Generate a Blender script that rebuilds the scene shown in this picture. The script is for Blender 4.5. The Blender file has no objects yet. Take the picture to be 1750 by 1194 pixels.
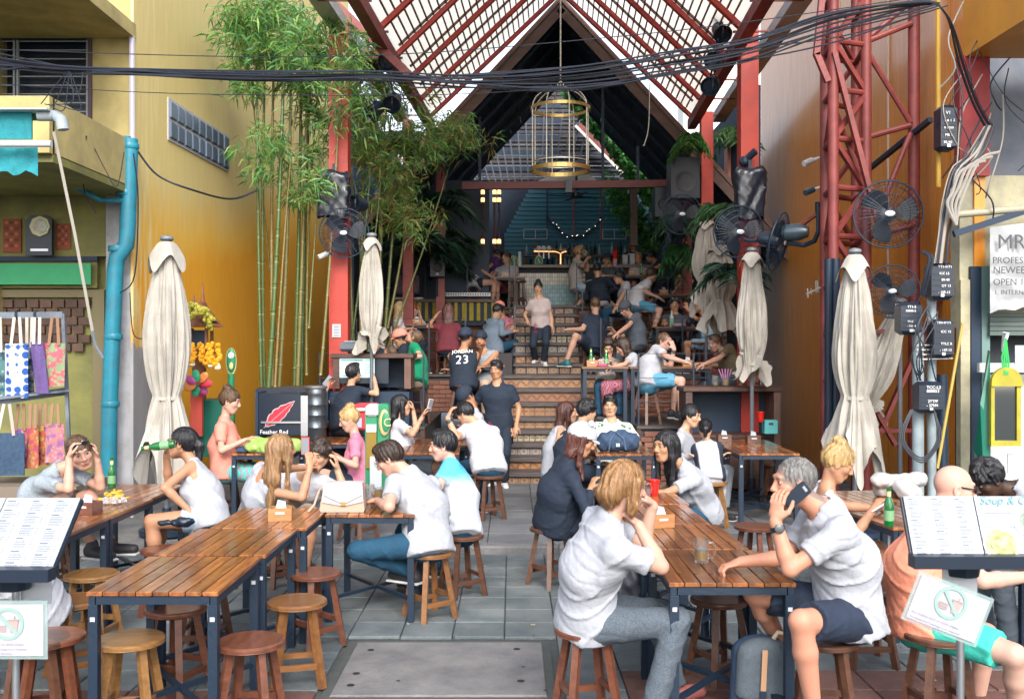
import bpy, bmesh, math, random
import numpy as np
from mathutils import Vector, Matrix, noise as mnoise
random.seed(7)
SC = bpy.context.scene
COL = SC.collection
PI = math.pi

# ------------------------------------------------------------------ camera, world, sun, exposure
CAMZ, FPX = 1.88, 1700.0
cam_d = bpy.data.cameras.new('camera')
cam = bpy.data.objects.new('camera', cam_d); COL.objects.link(cam)
cam.location = (0, 0, CAMZ); cam.rotation_euler = (PI/2, 0, 0)
cam_d.sensor_width = 36; cam_d.lens = FPX/1750*36; cam_d.clip_end = 500; cam_d.clip_start = .05
cam_d.dof.use_dof = True; cam_d.dof.focus_distance = 9.0; cam_d.dof.aperture_fstop = 9
SC.camera = cam
world = bpy.data.worlds.new('World'); SC.world = world; world.use_nodes = True
_wn = world.node_tree; _bg = _wn.nodes['Background']
_sky = _wn.nodes.new('ShaderNodeTexSky'); _sky.sky_type = 'NISHITA'; _sky.sun_disc = False
SUN_EL, SUN_AZ = math.radians(37), math.radians(172)
_sky.sun_elevation = SUN_EL; _sky.sun_rotation = SUN_AZ
_sky.dust_density = 2.5; _sky.air_density = 1.0
_hs = _wn.nodes.new('ShaderNodeHueSaturation'); _hs.inputs['Saturation'].default_value = .5
_wn.links.new(_sky.outputs[0], _hs.inputs['Color']); _wn.links.new(_hs.outputs[0], _bg.inputs[0])
_bg.inputs[1].default_value = .15
sun_d = bpy.data.lights.new('sun', 'SUN'); sun_d.energy = 1.15; sun_d.angle = math.radians(25); sun_d.color = (1, .95, .88)
sun = bpy.data.objects.new('sun', sun_d); COL.objects.link(sun)
_sd = Vector((math.sin(SUN_AZ)*math.cos(SUN_EL), math.cos(SUN_AZ)*math.cos(SUN_EL), math.sin(SUN_EL)))
sun.rotation_euler = _sd.to_track_quat('Z', 'Y').to_euler()
SC.view_settings.view_transform = 'Standard'; SC.view_settings.look = 'None'
SC.view_settings.exposure = 1.55; SC.view_settings.gamma = 1; SC.view_settings.use_curve_mapping = False
SC.cycles.max_bounces = 6; SC.cycles.diffuse_bounces = 4; SC.cycles.glossy_bounces = 3
SC.cycles.transparent_max_bounces = 8; SC.cycles.transmission_bounces = 4
SC.cycles.use_denoising = True; SC.cycles.caustics_reflective = False; SC.cycles.caustics_refractive = False
SC.cycles.sample_clamp_indirect = 6

# ------------------------------------------------------------------ helpers
AX = .047                                  # the lane's axis drifts this much to the right per metre
def W(u, v, Y): return Vector(((u-875)/FPX*Y, Y, CAMZ-(v-597)/FPX*Y))
def V(*a): return Vector(a)

class MB:
    """collects simple shapes, built into one mesh object"""
    def __init__(s): s.v = []; s.f = []
    def add(s, vs, fs):
        n = len(s.v); s.v += [tuple(x) for x in vs]; s.f += [tuple(i+n for i in f) for f in fs]; return s
    def box(s, c, d, R=None, bev=0):
        c = Vector(c); hx, hy, hz = d[0]/2, d[1]/2, d[2]/2
        if bev:
            b = min(bev, hx*.9, hy*.9, hz*.9); P = []
            for z, k in ((-hz, b), (-hz+b, 0), (hz-b, 0), (hz, b)):
                for sx, sy in ((-1, -1), (1, -1), (1, 1), (-1, 1)): P.append(Vector((sx*(hx-k), sy*(hy-k), z)))
            F = [(3, 2, 1, 0), (12, 13, 14, 15)]
            for r in range(3):
                for i in range(4): a = r*4+i; b2 = r*4+(i+1) % 4; F.append((a, b2, b2+4, a+4))
        else:
            P = [Vector((sx*hx, sy*hy, sz*hz)) for sz in (-1, 1) for sx, sy in ((-1, -1), (1, -1), (1, 1), (-1, 1))]
            F = [(3, 2, 1, 0), (4, 5, 6, 7)] + [(i, (i+1) % 4, (i+1) % 4+4, i+4) for i in range(4)]
        if R is not None: P = [R @ p for p in P]
        return s.add([p+c for p in P], F)
    def bar(s, a, b, w, h=None, up=(0, 0, 1)):
        a = Vector(a); b = Vector(b); h = h or w; d = (b-a); L = d.length
        if L < 1e-6: return s
        d.normalize(); u = Vector(up)
        if abs(d.dot(u)) > .98: u = Vector((0, 1, 0))
        x = d.cross(u).normalized(); z = x.cross(d)
        R = Matrix((x, d, z)).transposed()
        return s.box((a+b)/2, (w, L, h), R)
    def tube(s, pts, r, n=8, r1=None, cap=True):
        pts = [Vector(p) for p in pts]; m = len(pts); P = []; F = []; px = None
        for i, p in enumerate(pts):
            d = (pts[min(i+1, m-1)]-pts[max(i-1, 0)]).normalized()
            if px is None:
                px = d.orthogonal().normalized()
            px = (px-d*px.dot(d)).normalized(); py = d.cross(px)
            rr = (r[i] if isinstance(r, (list, tuple)) else (r if r1 is None else r+(r1-r)*i/(m-1)))
            for k in range(n):
                t = 2*PI*k/n; P.append(p+px*(rr*math.cos(t))+py*(rr*math.sin(t)))
        for i in range(m-1):
            for k in range(n): F.append((i*n+k, i*n+(k+1) % n, (i+1)*n+(k+1) % n, (i+1)*n+k))
        if cap: F.append(tuple(range(n-1, -1, -1))); F.append(tuple((m-1)*n+k for k in range(n)))
        return s.add(P, F)
    def lathe(s, prof, c=(0, 0, 0), n=16, R=None, fn=None):
        c = Vector(c); P = []; F = []; m = len(prof)
        for r, z in prof:
            for k in range(n):
                t = 2*PI*k/n; rr = r*(fn(t, z) if fn else 1); p = Vector((rr*math.cos(t), rr*math.sin(t), z))
                P.append((R @ p if R is not None else p)+c)
        for i in range(m-1):
            for k in range(n): F.append((i*n+k, i*n+(k+1) % n, (i+1)*n+(k+1) % n, (i+1)*n+k))
        F.append(tuple(range(n-1, -1, -1))); F.append(tuple((m-1)*n+k for k in range(n)))
        return s.add(P, F)
    def ring(s, c, R0, r, n=24, m=6, R=None, h=None):
        """torus, or flat band when h is given"""
        c = Vector(c); P = []; F = []
        for i in range(n):
            t = 2*PI*i/n
            for k in range(m):
                a = 2*PI*k/m + (PI/4 if m == 4 else 0)
                q = R0+r*math.cos(a)*(1.414 if m == 4 else 1); z = (h or r)*math.sin(a)*(1.414 if m == 4 else 1)
                p = Vector((q*math.cos(t), q*math.sin(t), z)); P.append((R @ p if R is not None else p)+c)
        for i in range(n):
            for k in range(m): F.append((i*m+k, ((i+1) % n)*m+k, ((i+1) % n)*m+(k+1) % m, i*m+(k+1) % m))
        return s.add(P, F)
    def ball(s, c, r, n=10, m=7, R=None):
        c = Vector(c); r = (r, r, r) if not isinstance(r, (tuple, list)) else r; P = []; F = []
        for i in range(m+1):
            a = PI*i/m
            for k in range(n):
                t = 2*PI*k/n; p = Vector((r[0]*math.sin(a)*math.cos(t), r[1]*math.sin(a)*math.sin(t), r[2]*math.cos(a)))
                P.append((R @ p if R is not None else p)+c)
        for i in range(m):
            for k in range(n): F.append((i*n+k, (i+1)*n+k, (i+1)*n+(k+1) % n, i*n+(k+1) % n))
        return s.add(P, F)
    def prism(s, poly, axis, t0, t1):
        """extrude a 2-D outline; axis = function (a,b,t) -> point"""
        n = len(poly)
        P = [axis(a, b, t0) for a, b in poly]+[axis(a, b, t1) for a, b in poly]
        F = [tuple(range(n-1, -1, -1)), tuple(range(n, 2*n))]+[(i, (i+1) % n, (i+1) % n+n, i+n) for i in range(n)]
        return s.add(P, F)
    def build(s, name, m, parent=None, smooth=None, kind=None, local=False, recalc=True):
        me = bpy.data.meshes.new(name); off = Vector((0, 0, 0))
        if parent is not None and not local:
            p = parent
            while p is not None: off += p.location; p = p.parent
        vs = [(x-off.x, y-off.y, z-off.z) for x, y, z in s.v] if off.length else s.v
        me.from_pydata(vs, [], s.f)
        if recalc:
            bm = bmesh.new(); bm.from_mesh(me); bmesh.ops.recalc_face_normals(bm, faces=bm.faces); bm.to_mesh(me); bm.free()
        if smooth:
            me.shade_smooth()
            me.set_sharp_from_angle(angle=math.radians(smooth if smooth is not True else 40))
        me.materials.append(m)
        o = bpy.data.objects.new(name, me); COL.objects.link(o)
        if parent is not None: o.parent = parent
        if kind: o['kind'] = kind
        return o

def tag(o, label=None, cat=None, group=None, kind=None):
    if label: o['label'] = label
    if cat: o['category'] = cat
    if group: o['group'] = group
    if kind: o['kind'] = kind
    return o
def thing(name, loc, label, cat, group=None, rz=0):
    o = bpy.data.objects.new(name, None); COL.objects.link(o); o.location = loc; o.rotation_euler = (0, 0, rz)
    o.empty_display_size = .1
    return tag(o, label, cat, group)
KIDS = {}
def dup(root, loc, rz=0, label=None, group=None, scale=None):
    r = root.copy(); COL.objects.link(r); r.location = loc; r.rotation_euler = (0, 0, rz)
    if label: r['label'] = label
    if group: r['group'] = group
    if scale: r.scale = scale
    if root.name not in KIDS: KIDS[root.name] = [(c, list(c.children)) for c in root.children]
    for ch, gs in KIDS[root.name]:
        c = ch.copy(); COL.objects.link(c); c.parent = r
        for g in gs:
            d = g.copy(); COL.objects.link(d); d.parent = c
    return r
def inst(src, name, loc, parent=None, rot=None, scale=None, m=None):
    """another object that shares src's mesh"""
    o = bpy.data.objects.new(name, src.data); COL.objects.link(o); o.location = loc
    if rot is not None: o.rotation_euler = rot
    if scale is not None: o.scale = scale
    if parent is not None: o.parent = parent
    return o
TEXTS = []
def text(s, name, m, size, loc, parent=None, rot=(PI/2, 0, 0), ext=.001, align='LEFT', shear=0):
    cu = bpy.data.curves.new(name, 'FONT'); cu.body = s; cu.size = size; cu.extrude = ext; cu.align_x = align; cu.shear = shear
    cu.resolution_u = 3
    o = bpy.data.objects.new(name, cu); COL.objects.link(o)
    loc = Vector(loc)
    if parent is not None:
        p = parent
        while p is not None: loc = loc-p.location; p = p.parent
        o.parent = parent
    o.location = loc; o.rotation_euler = rot; cu.materials.append(m); TEXTS.append(o); return o

# ------------------------------------------------------------------ materials
MC = {}
def _n(nt, t, **k):
    n = nt.nodes.new(t)
    for a, b in k.items(): setattr(n, a, b)
    return n
def mat(key, col, rough=.6, metal=0, col2=None, ns=4, det=4, bump=0, bs=30, coat=0, vary=0, stretch=None, bstretch=None,
        sheen=0, trans=0, alpha=1, emit=None, es=1, ramp=(.35, .65), spec=.5, sss=0, attr=None, ior=1.45, world_=False):
    if key in MC: return MC[key]
    m = bpy.data.materials.new(key); m.use_nodes = True; nt = m.node_tree; b = nt.nodes['Principled BSDF']; L = nt.links
    c4 = lambda c: (c[0], c[1], c[2], 1)
    b.inputs['Base Color'].default_value = c4(col); b.inputs['Roughness'].default_value = rough; b.inputs['Metallic'].default_value = metal
    b.inputs['Specular IOR Level'].default_value = spec; b.inputs['IOR'].default_value = ior
    if coat: b.inputs['Coat Weight'].default_value = coat; b.inputs['Coat Roughness'].default_value = .12
    if sheen: b.inputs['Sheen Weight'].default_value = sheen
    if trans: b.inputs['Transmission Weight'].default_value = trans
    if alpha < 1: b.inputs['Alpha'].default_value = alpha
    if sss: b.inputs['Subsurface Weight'].default_value = sss; b.inputs['Subsurface Radius'].default_value = (.02, .008, .004); b.inputs['Subsurface Scale'].default_value = .5
    if emit: b.inputs['Emission Color'].default_value = c4(emit); b.inputs['Emission Strength'].default_value = es
    tc = _n(nt, 'ShaderNodeTexCoord'); out = None
    def mapped(st):
        mp = _n(nt, 'ShaderNodeMapping'); L.new(_n(nt, 'ShaderNodeNewGeometry').outputs['Position'] if world_ else tc.outputs['Object'], mp.inputs[0]); mp.inputs['Scale'].default_value = st or (1, 1, 1); return mp.outputs[0]
    if col2 is not None:
        nz = _n(nt, 'ShaderNodeTexNoise'); nz.inputs['Scale'].default_value = ns; nz.inputs['Detail'].default_value = det; nz.inputs['Roughness'].default_value = .6
        L.new(mapped(stretch), nz.inputs['Vector'])
        r = _n(nt, 'ShaderNodeValToRGB'); r.color_ramp.elements[0].position = ramp[0]; r.color_ramp.elements[1].position = ramp[1]
        r.color_ramp.elements[0].color = c4(col); r.color_ramp.elements[1].color = c4(col2)
        L.new(nz.outputs[0], r.inputs[0]); out = r.outputs[0]
    if attr:
        a = _n(nt, 'ShaderNodeAttribute', attribute_name=attr); out = a.outputs['Color']
    if vary:
        oi = _n(nt, 'ShaderNodeObjectInfo'); h = _n(nt, 'ShaderNodeHueSaturation')
        mr = _n(nt, 'ShaderNodeMapRange'); mr.inputs['To Min'].default_value = 1-vary; mr.inputs['To Max'].default_value = 1+vary
        L.new(oi.outputs['Random'], mr.inputs[0]); L.new(mr.outputs[0], h.inputs['Value'])
        if out: L.new(out, h.inputs['Color'])
        else: h.inputs['Color'].default_value = c4(col)
        out = h.outputs[0]
    if out: L.new(out, b.inputs['Base Color'])
    if bump:
        nz2 = _n(nt, 'ShaderNodeTexNoise'); nz2.inputs['Scale'].default_value = bs; nz2.inputs['Detail'].default_value = 5
        L.new(mapped(bstretch or stretch), nz2.inputs['Vector'])
        bp = _n(nt, 'ShaderNodeBump'); bp.inputs['Strength'].default_value = bump; bp.inputs['Distance'].default_value = .02
        L.new(nz2.outputs[0], bp.inputs['Height']); L.new(bp.outputs[0], b.inputs['Normal'])
        mr2 = _n(nt, 'ShaderNodeMapRange'); mr2.inputs['To Min'].default_value = max(0, rough-.12); mr2.inputs['To Max'].default_value = min(1, rough+.12)
        L.new(nz2.outputs[0], mr2.inputs[0]); L.new(mr2.outputs[0], b.inputs['Roughness'])
    MC[key] = m; return m

def node_mat(key, fn):
    if key in MC: return MC[key]
    m = bpy.data.materials.new(key); m.use_nodes = True; nt = m.node_tree
    fn(nt, nt.nodes['Principled BSDF'], nt.links, _n(nt, 'ShaderNodeTexCoord')); MC[key] = m; return m
def ramp(nt, src, stops, interp='LINEAR'):
    r = _n(nt, 'ShaderNodeValToRGB'); cr = r.color_ramp; cr.interpolation = interp
    while len(cr.elements) < len(stops): cr.elements.new(.5)
    for e, (p, c) in zip(cr.elements, stops): e.position = p; e.color = (c[0], c[1], c[2], 1)
    nt.links.new(src, r.inputs[0]); return r.outputs[0]
def noise_n(nt, vec, scale, det=4, st=None):
    if st:
        mp = _n(nt, 'ShaderNodeMapping'); nt.links.new(vec, mp.inputs[0]); mp.inputs['Scale'].default_value = st; vec = mp.outputs[0]
    z = _n(nt, 'ShaderNodeTexNoise'); z.inputs['Scale'].default_value = scale; z.inputs['Detail'].default_value = det; nt.links.new(vec, z.inputs['Vector']); return z.outputs[0]
def mixc(nt, f, a, b, mode='MIX'):
    m = _n(nt, 'ShaderNodeMix', data_type='RGBA', blend_type=mode)
    for i, x in ((0, f), (6, a), (7, b)):
        if isinstance(x, (int, float)): m.inputs[i].default_value = x
        elif isinstance(x, tuple): m.inputs[i].default_value = (x[0], x[1], x[2], 1)
        else: nt.links.new(x, m.inputs[i])
    return m.outputs[2]
def math_n(nt, op, a, b=None, c=None):
    m = _n(nt, 'ShaderNodeMath', operation=op)
    for i, x in enumerate((a, b, c)):
        if x is None: continue
        if isinstance(x, (int, float)): m.inputs[i].default_value = x
        else: nt.links.new(x, m.inputs[i])
    return m.outputs[0]
def bump_n(nt, h, b, strength=.3, dist=.02):
    p = _n(nt, 'ShaderNodeBump'); p.inputs['Strength'].default_value = strength; p.inputs['Distance'].default_value = dist
    nt.links.new(h, p.inputs['Height']); nt.links.new(p.outputs[0], b.inputs['Normal'])
def sep(nt, v):
    s = _n(nt, 'ShaderNodeSeparateXYZ'); nt.links.new(v, s.inputs[0]); return s.outputs

NAVY = (.010, .026, .055)
m_black = mat('black_metal', (.008, .02, .04), .45, .0, bump=.1, bs=60)
m_blackp = mat('black_plastic', (.009, .017, .032), .35)
m_navy = mat('navy_wood', NAVY, .6)
m_steel = mat('steel', (.45, .47, .5), .35, .9)
m_wire = mat('black_cable', (.01, .014, .025), .5)
m_wirew = mat('white_cable', (.27, .25, .22), .55)
m_red = mat('red_painted_steel', (.42, .038, .022), .45, col2=(.30, .03, .022), ns=3, bump=.08, bs=25)
m_redd = mat('dull_red_steel', (.22, .045, .04), .5, col2=(.15, .03, .03), ns=5, bump=.12, bs=40)
m_brown = mat('brown_beam', (.10, .052, .04), .6, col2=(.14, .08, .062), ns=6)
m_dwood = mat('dark_wood', (.045, .025, .022), .45, col2=(.085, .04, .028), ns=5, stretch=(1, 8, 8), bump=.1, bs=20)
m_white = mat('white_paint', (.48, .49, .52), .5)
m_paper = mat('white_paper', (.36, .385, .42), .6)
m_glassc = mat('clear_glass', (.93, .97, .97), .03, trans=.95, ior=1.45, alpha=.55)
m_beer = mat('amber_beer', (.62, .34, .03), .1)
m_green = mat('green_bottle_glass', (.01, .17, .04), .06, trans=.35, coat=.6)
m_redp = mat('red_plastic_cup', (.65, .02, .015), .3)
m_brass = mat('brass', (.42, .29, .11), .42, .8)
m_canvas = mat('cream_canvas', (.42, .395, .355), .85, col2=(.31, .29, .255), ns=3, bump=.25, bs=120, sheen=.2)
m_ink = mat('dark_ink', (.05, .055, .07), .6)
m_inkw = mat('white_print', (.8, .8, .8), .6)
# ------------------------------------------------------------------ THE SETTING
G1 = .08; T1 = .88; T2 = 1.48; T3 = 2.05; T4 = 2.7
m_slab = mat('paving_slab', (.075, .095, .105), .75, col2=(.16, .18, .185), world_=True, ns=2.2, det=8, bump=.5, bs=90, vary=.14)
m_slab2 = mat('upper_paving', (.085, .09, .10), .8, col2=(.14, .145, .155), world_=True, ns=1.6, det=8, bump=.4, bs=70, vary=.1)
m_brickp = mat('red_paver', (.16, .075, .06), .8, col2=(.11, .06, .052), ns=6, bump=.5, bs=80, vary=.2)
m_conc = mat('concrete', (.185, .18, .18), .85, col2=(.11, .11, .115), ns=3.2, det=9, bump=.5, bs=60)
m_joint = mat('ground_joint', (.05, .06, .06), .9, col2=(.07, .075, .07), ns=9)

g = MB(); g.add([(-60, -30, -.012), (60, -30, -.012), (60, 90, -.012), (-60, 90, -.012)], [(0, 1, 2, 3)])
ground = g.build('ground', m_joint, kind='structure')
# street slabs
sl = MB().box((0, 0, 0), (.333, .333, .024), bev=.005).build('paving_slab', m_slab, ground, local=True)
sl2 = MB().box((0, 0, 0), (.333, .333, .024), bev=.005).build('paving_slab', m_brickp, ground, local=True)
first = {0: 1, 1: 1}
for j in range(13):
    Y = 4.95+j*.34
    for i in range(-11, 12):
        x = i*.34+.12+.17*(j % 2)*0
        red = 1 if (x > .75 and Y < 5.9) or (x < -.9 and Y < 5.3) else 0
        src = sl2 if red else sl
        if -1.05 < x < .3 and 5.25 < Y < 6.5: continue
        if abs(x) > Y*.53: continue
        if first[red]: src.location = (x, Y, random.uniform(-.002, .002)); first[red] = 0
        else: inst(src, 'paving_slab', (x, Y, random.uniform(-.0025, .0025)), ground, (random.uniform(-.003, .003), random.uniform(-.003, .003), 0))
# manhole cover of concrete with lifting holes
mh = thing('manhole_cover', (-.4, 5.9, 0), 'large rectangular concrete cover with round lifting holes sunk in the pavement', 'manhole cover')
MB().box((-.4, 5.88, -.002), (1.18, .98, .022), bev=.006).build('slab', m_conc, mh)
hm = mat('hole_black', (.01, .012, .014), .9)
for hx, hy in ((-.88, 6.2), (.03, 6.22), (-.9, 5.55), (.05, 5.62), (-1.0-.0+.1, 5.75)):
    MB().lathe([(.022, 0), (.022, .002)], (hx, hy, .0088), 12).build('lifting_hole', hm, mh)
MB().box((-.4, 5.88, -.008), (1.28, 1.08, .012)).build('rim', m_joint, mh)
# raised pavement with kerb
g = MB(); g.box((0, 21.2, G1/2-.03), (30, 24, G1+.02)); up = g.build('pavement', m_conc, kind='structure')
kb = None
for i in range(-5, 6):
    x = i*.86
    if kb is None: kb = MB().box((0, 0, 0), (.855, .13, .1), bev=.012).build('kerb_stone', m_conc, up, local=True); kb.location = (x, 9.15, G1-.047)
    else: inst(kb, 'kerb_stone', (x, 9.15+random.uniform(-.004, .004), G1-.047+random.uniform(-.003, .003)), up)
us = None
for j in range(9):
    for i in range(-9, 10):
        x = i*.46; Y = 9.46+j*.46
        if abs(x) > Y*.33: continue
        z = G1-.004+random.uniform(-.001, .001)
        if us is None: us = MB().box((0, 0, 0), (.452, .452, .03), bev=.004).build('paving_slab', m_slab2, up, local=True); us.location = (x, Y, z)
        else: inst(us, 'paving_slab', (x, Y, z), up)

gs = MB(); ls = MB(); r5 = random.Random(21)
for k in range(45): x, y = r5.uniform(-3, 3.4), r5.uniform(5, 9); gs.lathe([(r5.uniform(.005, .013), 0), (.005, .0016)], (x, y, .0135), 7, fn=lambda t_, z_: 1+.25*math.sin(3*t_+x))
for k in range(60): x, y = r5.uniform(-2.4, 2.4), r5.uniform(9.3, 13); gs.lathe([(r5.uniform(.008, .02), 0), (.005, .0016)], (x, y, G1+.0125), 7)
tag(gs.build('gum_spots', mat('old_gum', (.03, .032, .036), .7), kind='stuff'), 'dark trodden gum spots on the paving')
for k in range(26): x, y = r5.uniform(-2.6, 3), r5.uniform(5.2, 11); ls.box((x, y, (.018 if y < 9.1 else G1+.016)), (r5.uniform(.01, .05), r5.uniform(.008, .02), .004), Matrix.Rotation(r5.uniform(0, 3), 3, 'Z'))
tag(ls.build('litter', mat('litter_tan', (.38, .32, .22), .8), kind='stuff'), 'small butts and paper scraps on the paving')
# ---------------------------------------------------------------- stairs and terraces
def tile_pat(nt, b, L, tc, base, fg, kind):
    s = sep(nt, tc.outputs['Object']); u = math_n(nt, 'MULTIPLY', s[0], 2/.155); w = math_n(nt, 'MULTIPLY', s[2], 2/.145)
    r2 = math_n(nt, 'SQRT', math_n(nt, 'ADD', math_n(nt, 'MULTIPLY', u, u), math_n(nt, 'MULTIPLY', w, w)))
    an = math_n(nt, 'ARCTAN2', w, u)
    if kind == 0: f = math_n(nt, 'SUBTRACT', r2, math_n(nt, 'ADD', .62, math_n(nt, 'MULTIPLY', math_n(nt, 'COSINE', math_n(nt, 'MULTIPLY', an, 4)), .3)))
    elif kind == 1: f = math_n(nt, 'SUBTRACT', math_n(nt, 'ABSOLUTE', math_n(nt, 'SUBTRACT', r2, .75)), .14)
    else: f = math_n(nt, 'SUBTRACT', math_n(nt, 'ABSOLUTE', math_n(nt, 'ADD', w, math_n(nt, 'MULTIPLY', math_n(nt, 'SINE', math_n(nt, 'MULTIPLY', u, 3.14)), .45))), .28)
    c = ramp(nt, math_n(nt, 'ADD', math_n(nt, 'MULTIPLY', f, 2.2), .5), [(.3, fg), (.55, base)])
    g2 = math_n(nt, 'SUBTRACT', r2, .28); c = mixc(nt, ramp(nt, math_n(nt, 'ADD', math_n(nt, 'MULTIPLY', g2, 3), .5), [(.35, (1, 1, 1)), (.5, (0, 0, 0))]), c, (fg[0]*.5, fg[1]*.45, fg[2]*.5))
    nz = noise_n(nt, tc.outputs['Object'], 25); c = mixc(nt, .28, c, base); c = mixc(nt, .45, c, nz, 'MULTIPLY'); oi = _n(nt, 'ShaderNodeObjectInfo'); c = mixc(nt, math_n(nt, 'MULTIPLY', oi.outputs['Random'], .45), c, (.12, .075, .05))
    L.new(c, b.inputs['Base Color']); b.inputs['Roughness'].default_value = .35
TILES = [((.42, .22, .10), (.16, .05, .03), 0), ((.40, .24, .13), (.13, .06, .04), 1), ((.5, .42, .28), (.08, .055, .05), 0),
         ((.36, .16, .08), (.14, .045, .03), 2), ((.46, .22, .08), (.22, .07, .03), 2), ((.44, .26, .13), (.17, .06, .035), 0),
         ((.48, .25, .12), (.16, .07, .05), 2), ((.38, .34, .3), (.1, .07, .06), 1)]
tmats = [node_mat('riser_tile_%d' % i, (lambda a, bb, k: lambda nt, b, L, tc: tile_pat(nt, b, L, tc, a, bb, k))(*t)) for i, t in enumerate(TILES)]
m_tread = mat('dark_tread', (.05, .042, .045), .5, col2=(.085, .07, .068), ns=8, stretch=(.6, 6, 6), bump=.15, bs=30)
m_core = mat('stair_core', (.045, .04, .045), .8)
stair = thing('staircase', (.5, 13.3, G1), 'wide staircase of dark treads with patterned tile risers climbing between the terraces', 'staircase')
steps = []; z = G1; Y = 13.3
XL = [(-1.5, 1.5)]*4+[(-1.0, 1.15)]*4
for n in range(5): steps.append((Y, z, .16)); z += .16; Y += .34
for n in range(3): steps.append((Y, z, .2)); z += .2; Y += .33
Y += .35
for n in range(7): steps.append((Y, z, .1743)); z += .1743; Y += .33
nt_ = 0
for n, (Y, z, h) in enumerate(steps):
    cx = .047*Y
    if n < 4: x0, x1 = -1.12, 1.62
    elif n < 8: x0, x1 = -.72+.0, 1.4
    else: x0, x1 = cx-.86, cx+.42
    if n >= 8: x0, x1 = .02, 1.17
    nY = steps[n+1][0] if n+1 < len(steps) else Y+.5
    MB().box(((x0+x1)/2, (Y+nY)/2+.01, z+h-.032), (x1-x0, nY-Y+.07, .064), bev=.01).build('tread', m_tread, stair)
    MB().box(((x0+x1)/2, (Y+.03+nY+.3)/2, (z+h-.064+max(0, z-.6))/2), (x1-x0-.01, nY-Y+.27, z+h-.064-max(0, z-.6))).build('riser_core', m_core, stair)
    th = h-.068; k = int((x1-x0-.06)/.158); tm = tmats[(n*3+1) % 8]; src = None
    for i in range(k):
        x = x0+.03+(i+.5)*(x1-x0-.06)/k
        if src is None: src = MB().box((0, 0, 0), (.155, .012, th), bev=.002).build('riser_tile', tm, stair, local=True); o = src
        else: o = inst(src, 'riser_tile', (0, 0, 0), stair)
        o.location = Vector((x, Y+.026, z+th/2+.001))-stair.location

m_brick = mat('terracotta_brick', (.22, .09, .055), .7, col2=(.16, .07, .05), ns=10, bump=.3, bs=60, vary=.25)
m_deck = mat('deck_board', (.045, .04, .042), .55, col2=(.08, .065, .06), ns=6, stretch=(1, 7, 7), bump=.15, bs=25, vary=.2)
def terrace(name, x0, x1, Y0, Y1, z0, z1, label, bricks=True):
    t = thing(name, ((x0+x1)/2, Y0, z0), label, 'terrace')
    MB().box(((x0+x1)/2, (Y0+Y1)/2+.02, (z0+z1)/2-.02), (x1-x0-.01, Y1-Y0-.04, z1-z0-.04)).build('base', m_core, t)
    n = max(2, int((Y1-Y0)/.3)); src = None
    for i in range(n):
        d = (Y1-Y0)/n; loc = Vector(((x0+x1)/2, Y0+d*(i+.5)-.012, z1-.02))-t.location
        if src is None: src = MB().box((0, 0, 0), (x1-x0, d-.008, .04), bev=.006).build('deck_board', m_deck, t, local=True); src.location = loc
        else: inst(src, 'deck_board', loc, t)
    for px_ in (x0+.03, x1-.03): MB().box((px_, Y0+.03, (z0+z1)/2-.02), (.06, .07, z1-z0-.045)).build('corner_post', m_dwood, t)
    if bricks:
        bw, bh = .205, .072; rows = int((z1-z0-.06)/bh); cols = int((x1-x0)/bw); b = None
        for r in range(rows):
            for c in range(cols):
                x = x0+(c+.5+(.5 if r % 2 else 0)*.98)*bw
                if x > x1-.13: continue
                loc = Vector((x, Y0+.012+random.uniform(-.002, .002), z0+.01+(r+.5)*bh))-t.location
                if b is None: b = MB().box((0, 0, 0), (bw-.008, .03, bh-.008), bev=.003).build('brick', m_brick, t, local=True); b.location = loc
                else: inst(b, 'brick', loc, t)
    return t
terrace('terrace', -2.6, -1.13, 12.9, 15.95, G1, T1, 'lowest left terrace of dark boards beside the desk with the screen')
terrace('terrace', -2.6, -.73, 15.96, 19.2, T1-.01, T2, 'middle left terrace with brick front below the seated hooded man')
terrace('terrace', -2.6, .0, 19.21, 24.9, T2-.01, T4, 'upper left terrace under the keyboard shelf')
terrace('terrace', 1.63, 3.45, 13.0, 15.95, G1, T1, 'lowest right terrace of dark boards carrying the bald man’s stool')
terrace('terrace', 1.41, 3.6, 15.96, 17.6, T1-.01, T2, 'middle right terrace behind the bald man in white')
terrace('terrace', 1.19, 3.8, 17.61, 19.2, T2-.01, T3, 'third right terrace below the bar')
terrace('terrace', 1.19, 4.2, 19.21, 24.9, T3-.01, T4, 'top right terrace in front of the bar')
MB().box((.6, 22.2, T4/2), (1.18, 5.9, T4)).build('upper_floor', m_deck, kind='structure')
for sx0, sx1, lab in ((-.72, .01, 'left'), ):
    MB().box(((sx0+sx1)/2, 17.6, T2/2+.35), (sx1-sx0-.01, 3.2, T2+.7-.72)).build('stair_flank', m_core, kind='structure')

# railings of thin cable between terraces
def railing(pts, z0, h, label, n=3, posts=4):
    t = thing('railing', pts[0], label, 'railing'); a, b = Vector(pts[0]), Vector(pts[1])
    for i in range(posts):
        p = a.lerp(b, i/(posts-1)); MB().bar((p.x, p.y, z0), (p.x, p.y, z0+h), .022).build('post', m_black, t)
    for i in range(n):
        zz = z0+h*(i+1)/n; MB().tube([(a.x, a.y, zz-.004), (b.x, b.y, zz-.004)], .0045, 5).build('wire', m_black, t)
    return t
railing([(-2.5, 12.95, T1), (-1.15, 12.95, T1)], T1, .95, 'thin black wire railing in front of the man in the green shirt', posts=4)
railing([(-2.5, 16.0, T2), (-.75, 16.0, T2)], T2, .9, 'thin black wire railing in front of the two chatting women on the left', posts=4)
railing([(-2.5, 19.25, T4), (-.05, 19.25, T4)], T4, .85, 'thin black wire railing in front of the keyboard', posts=4)
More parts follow.
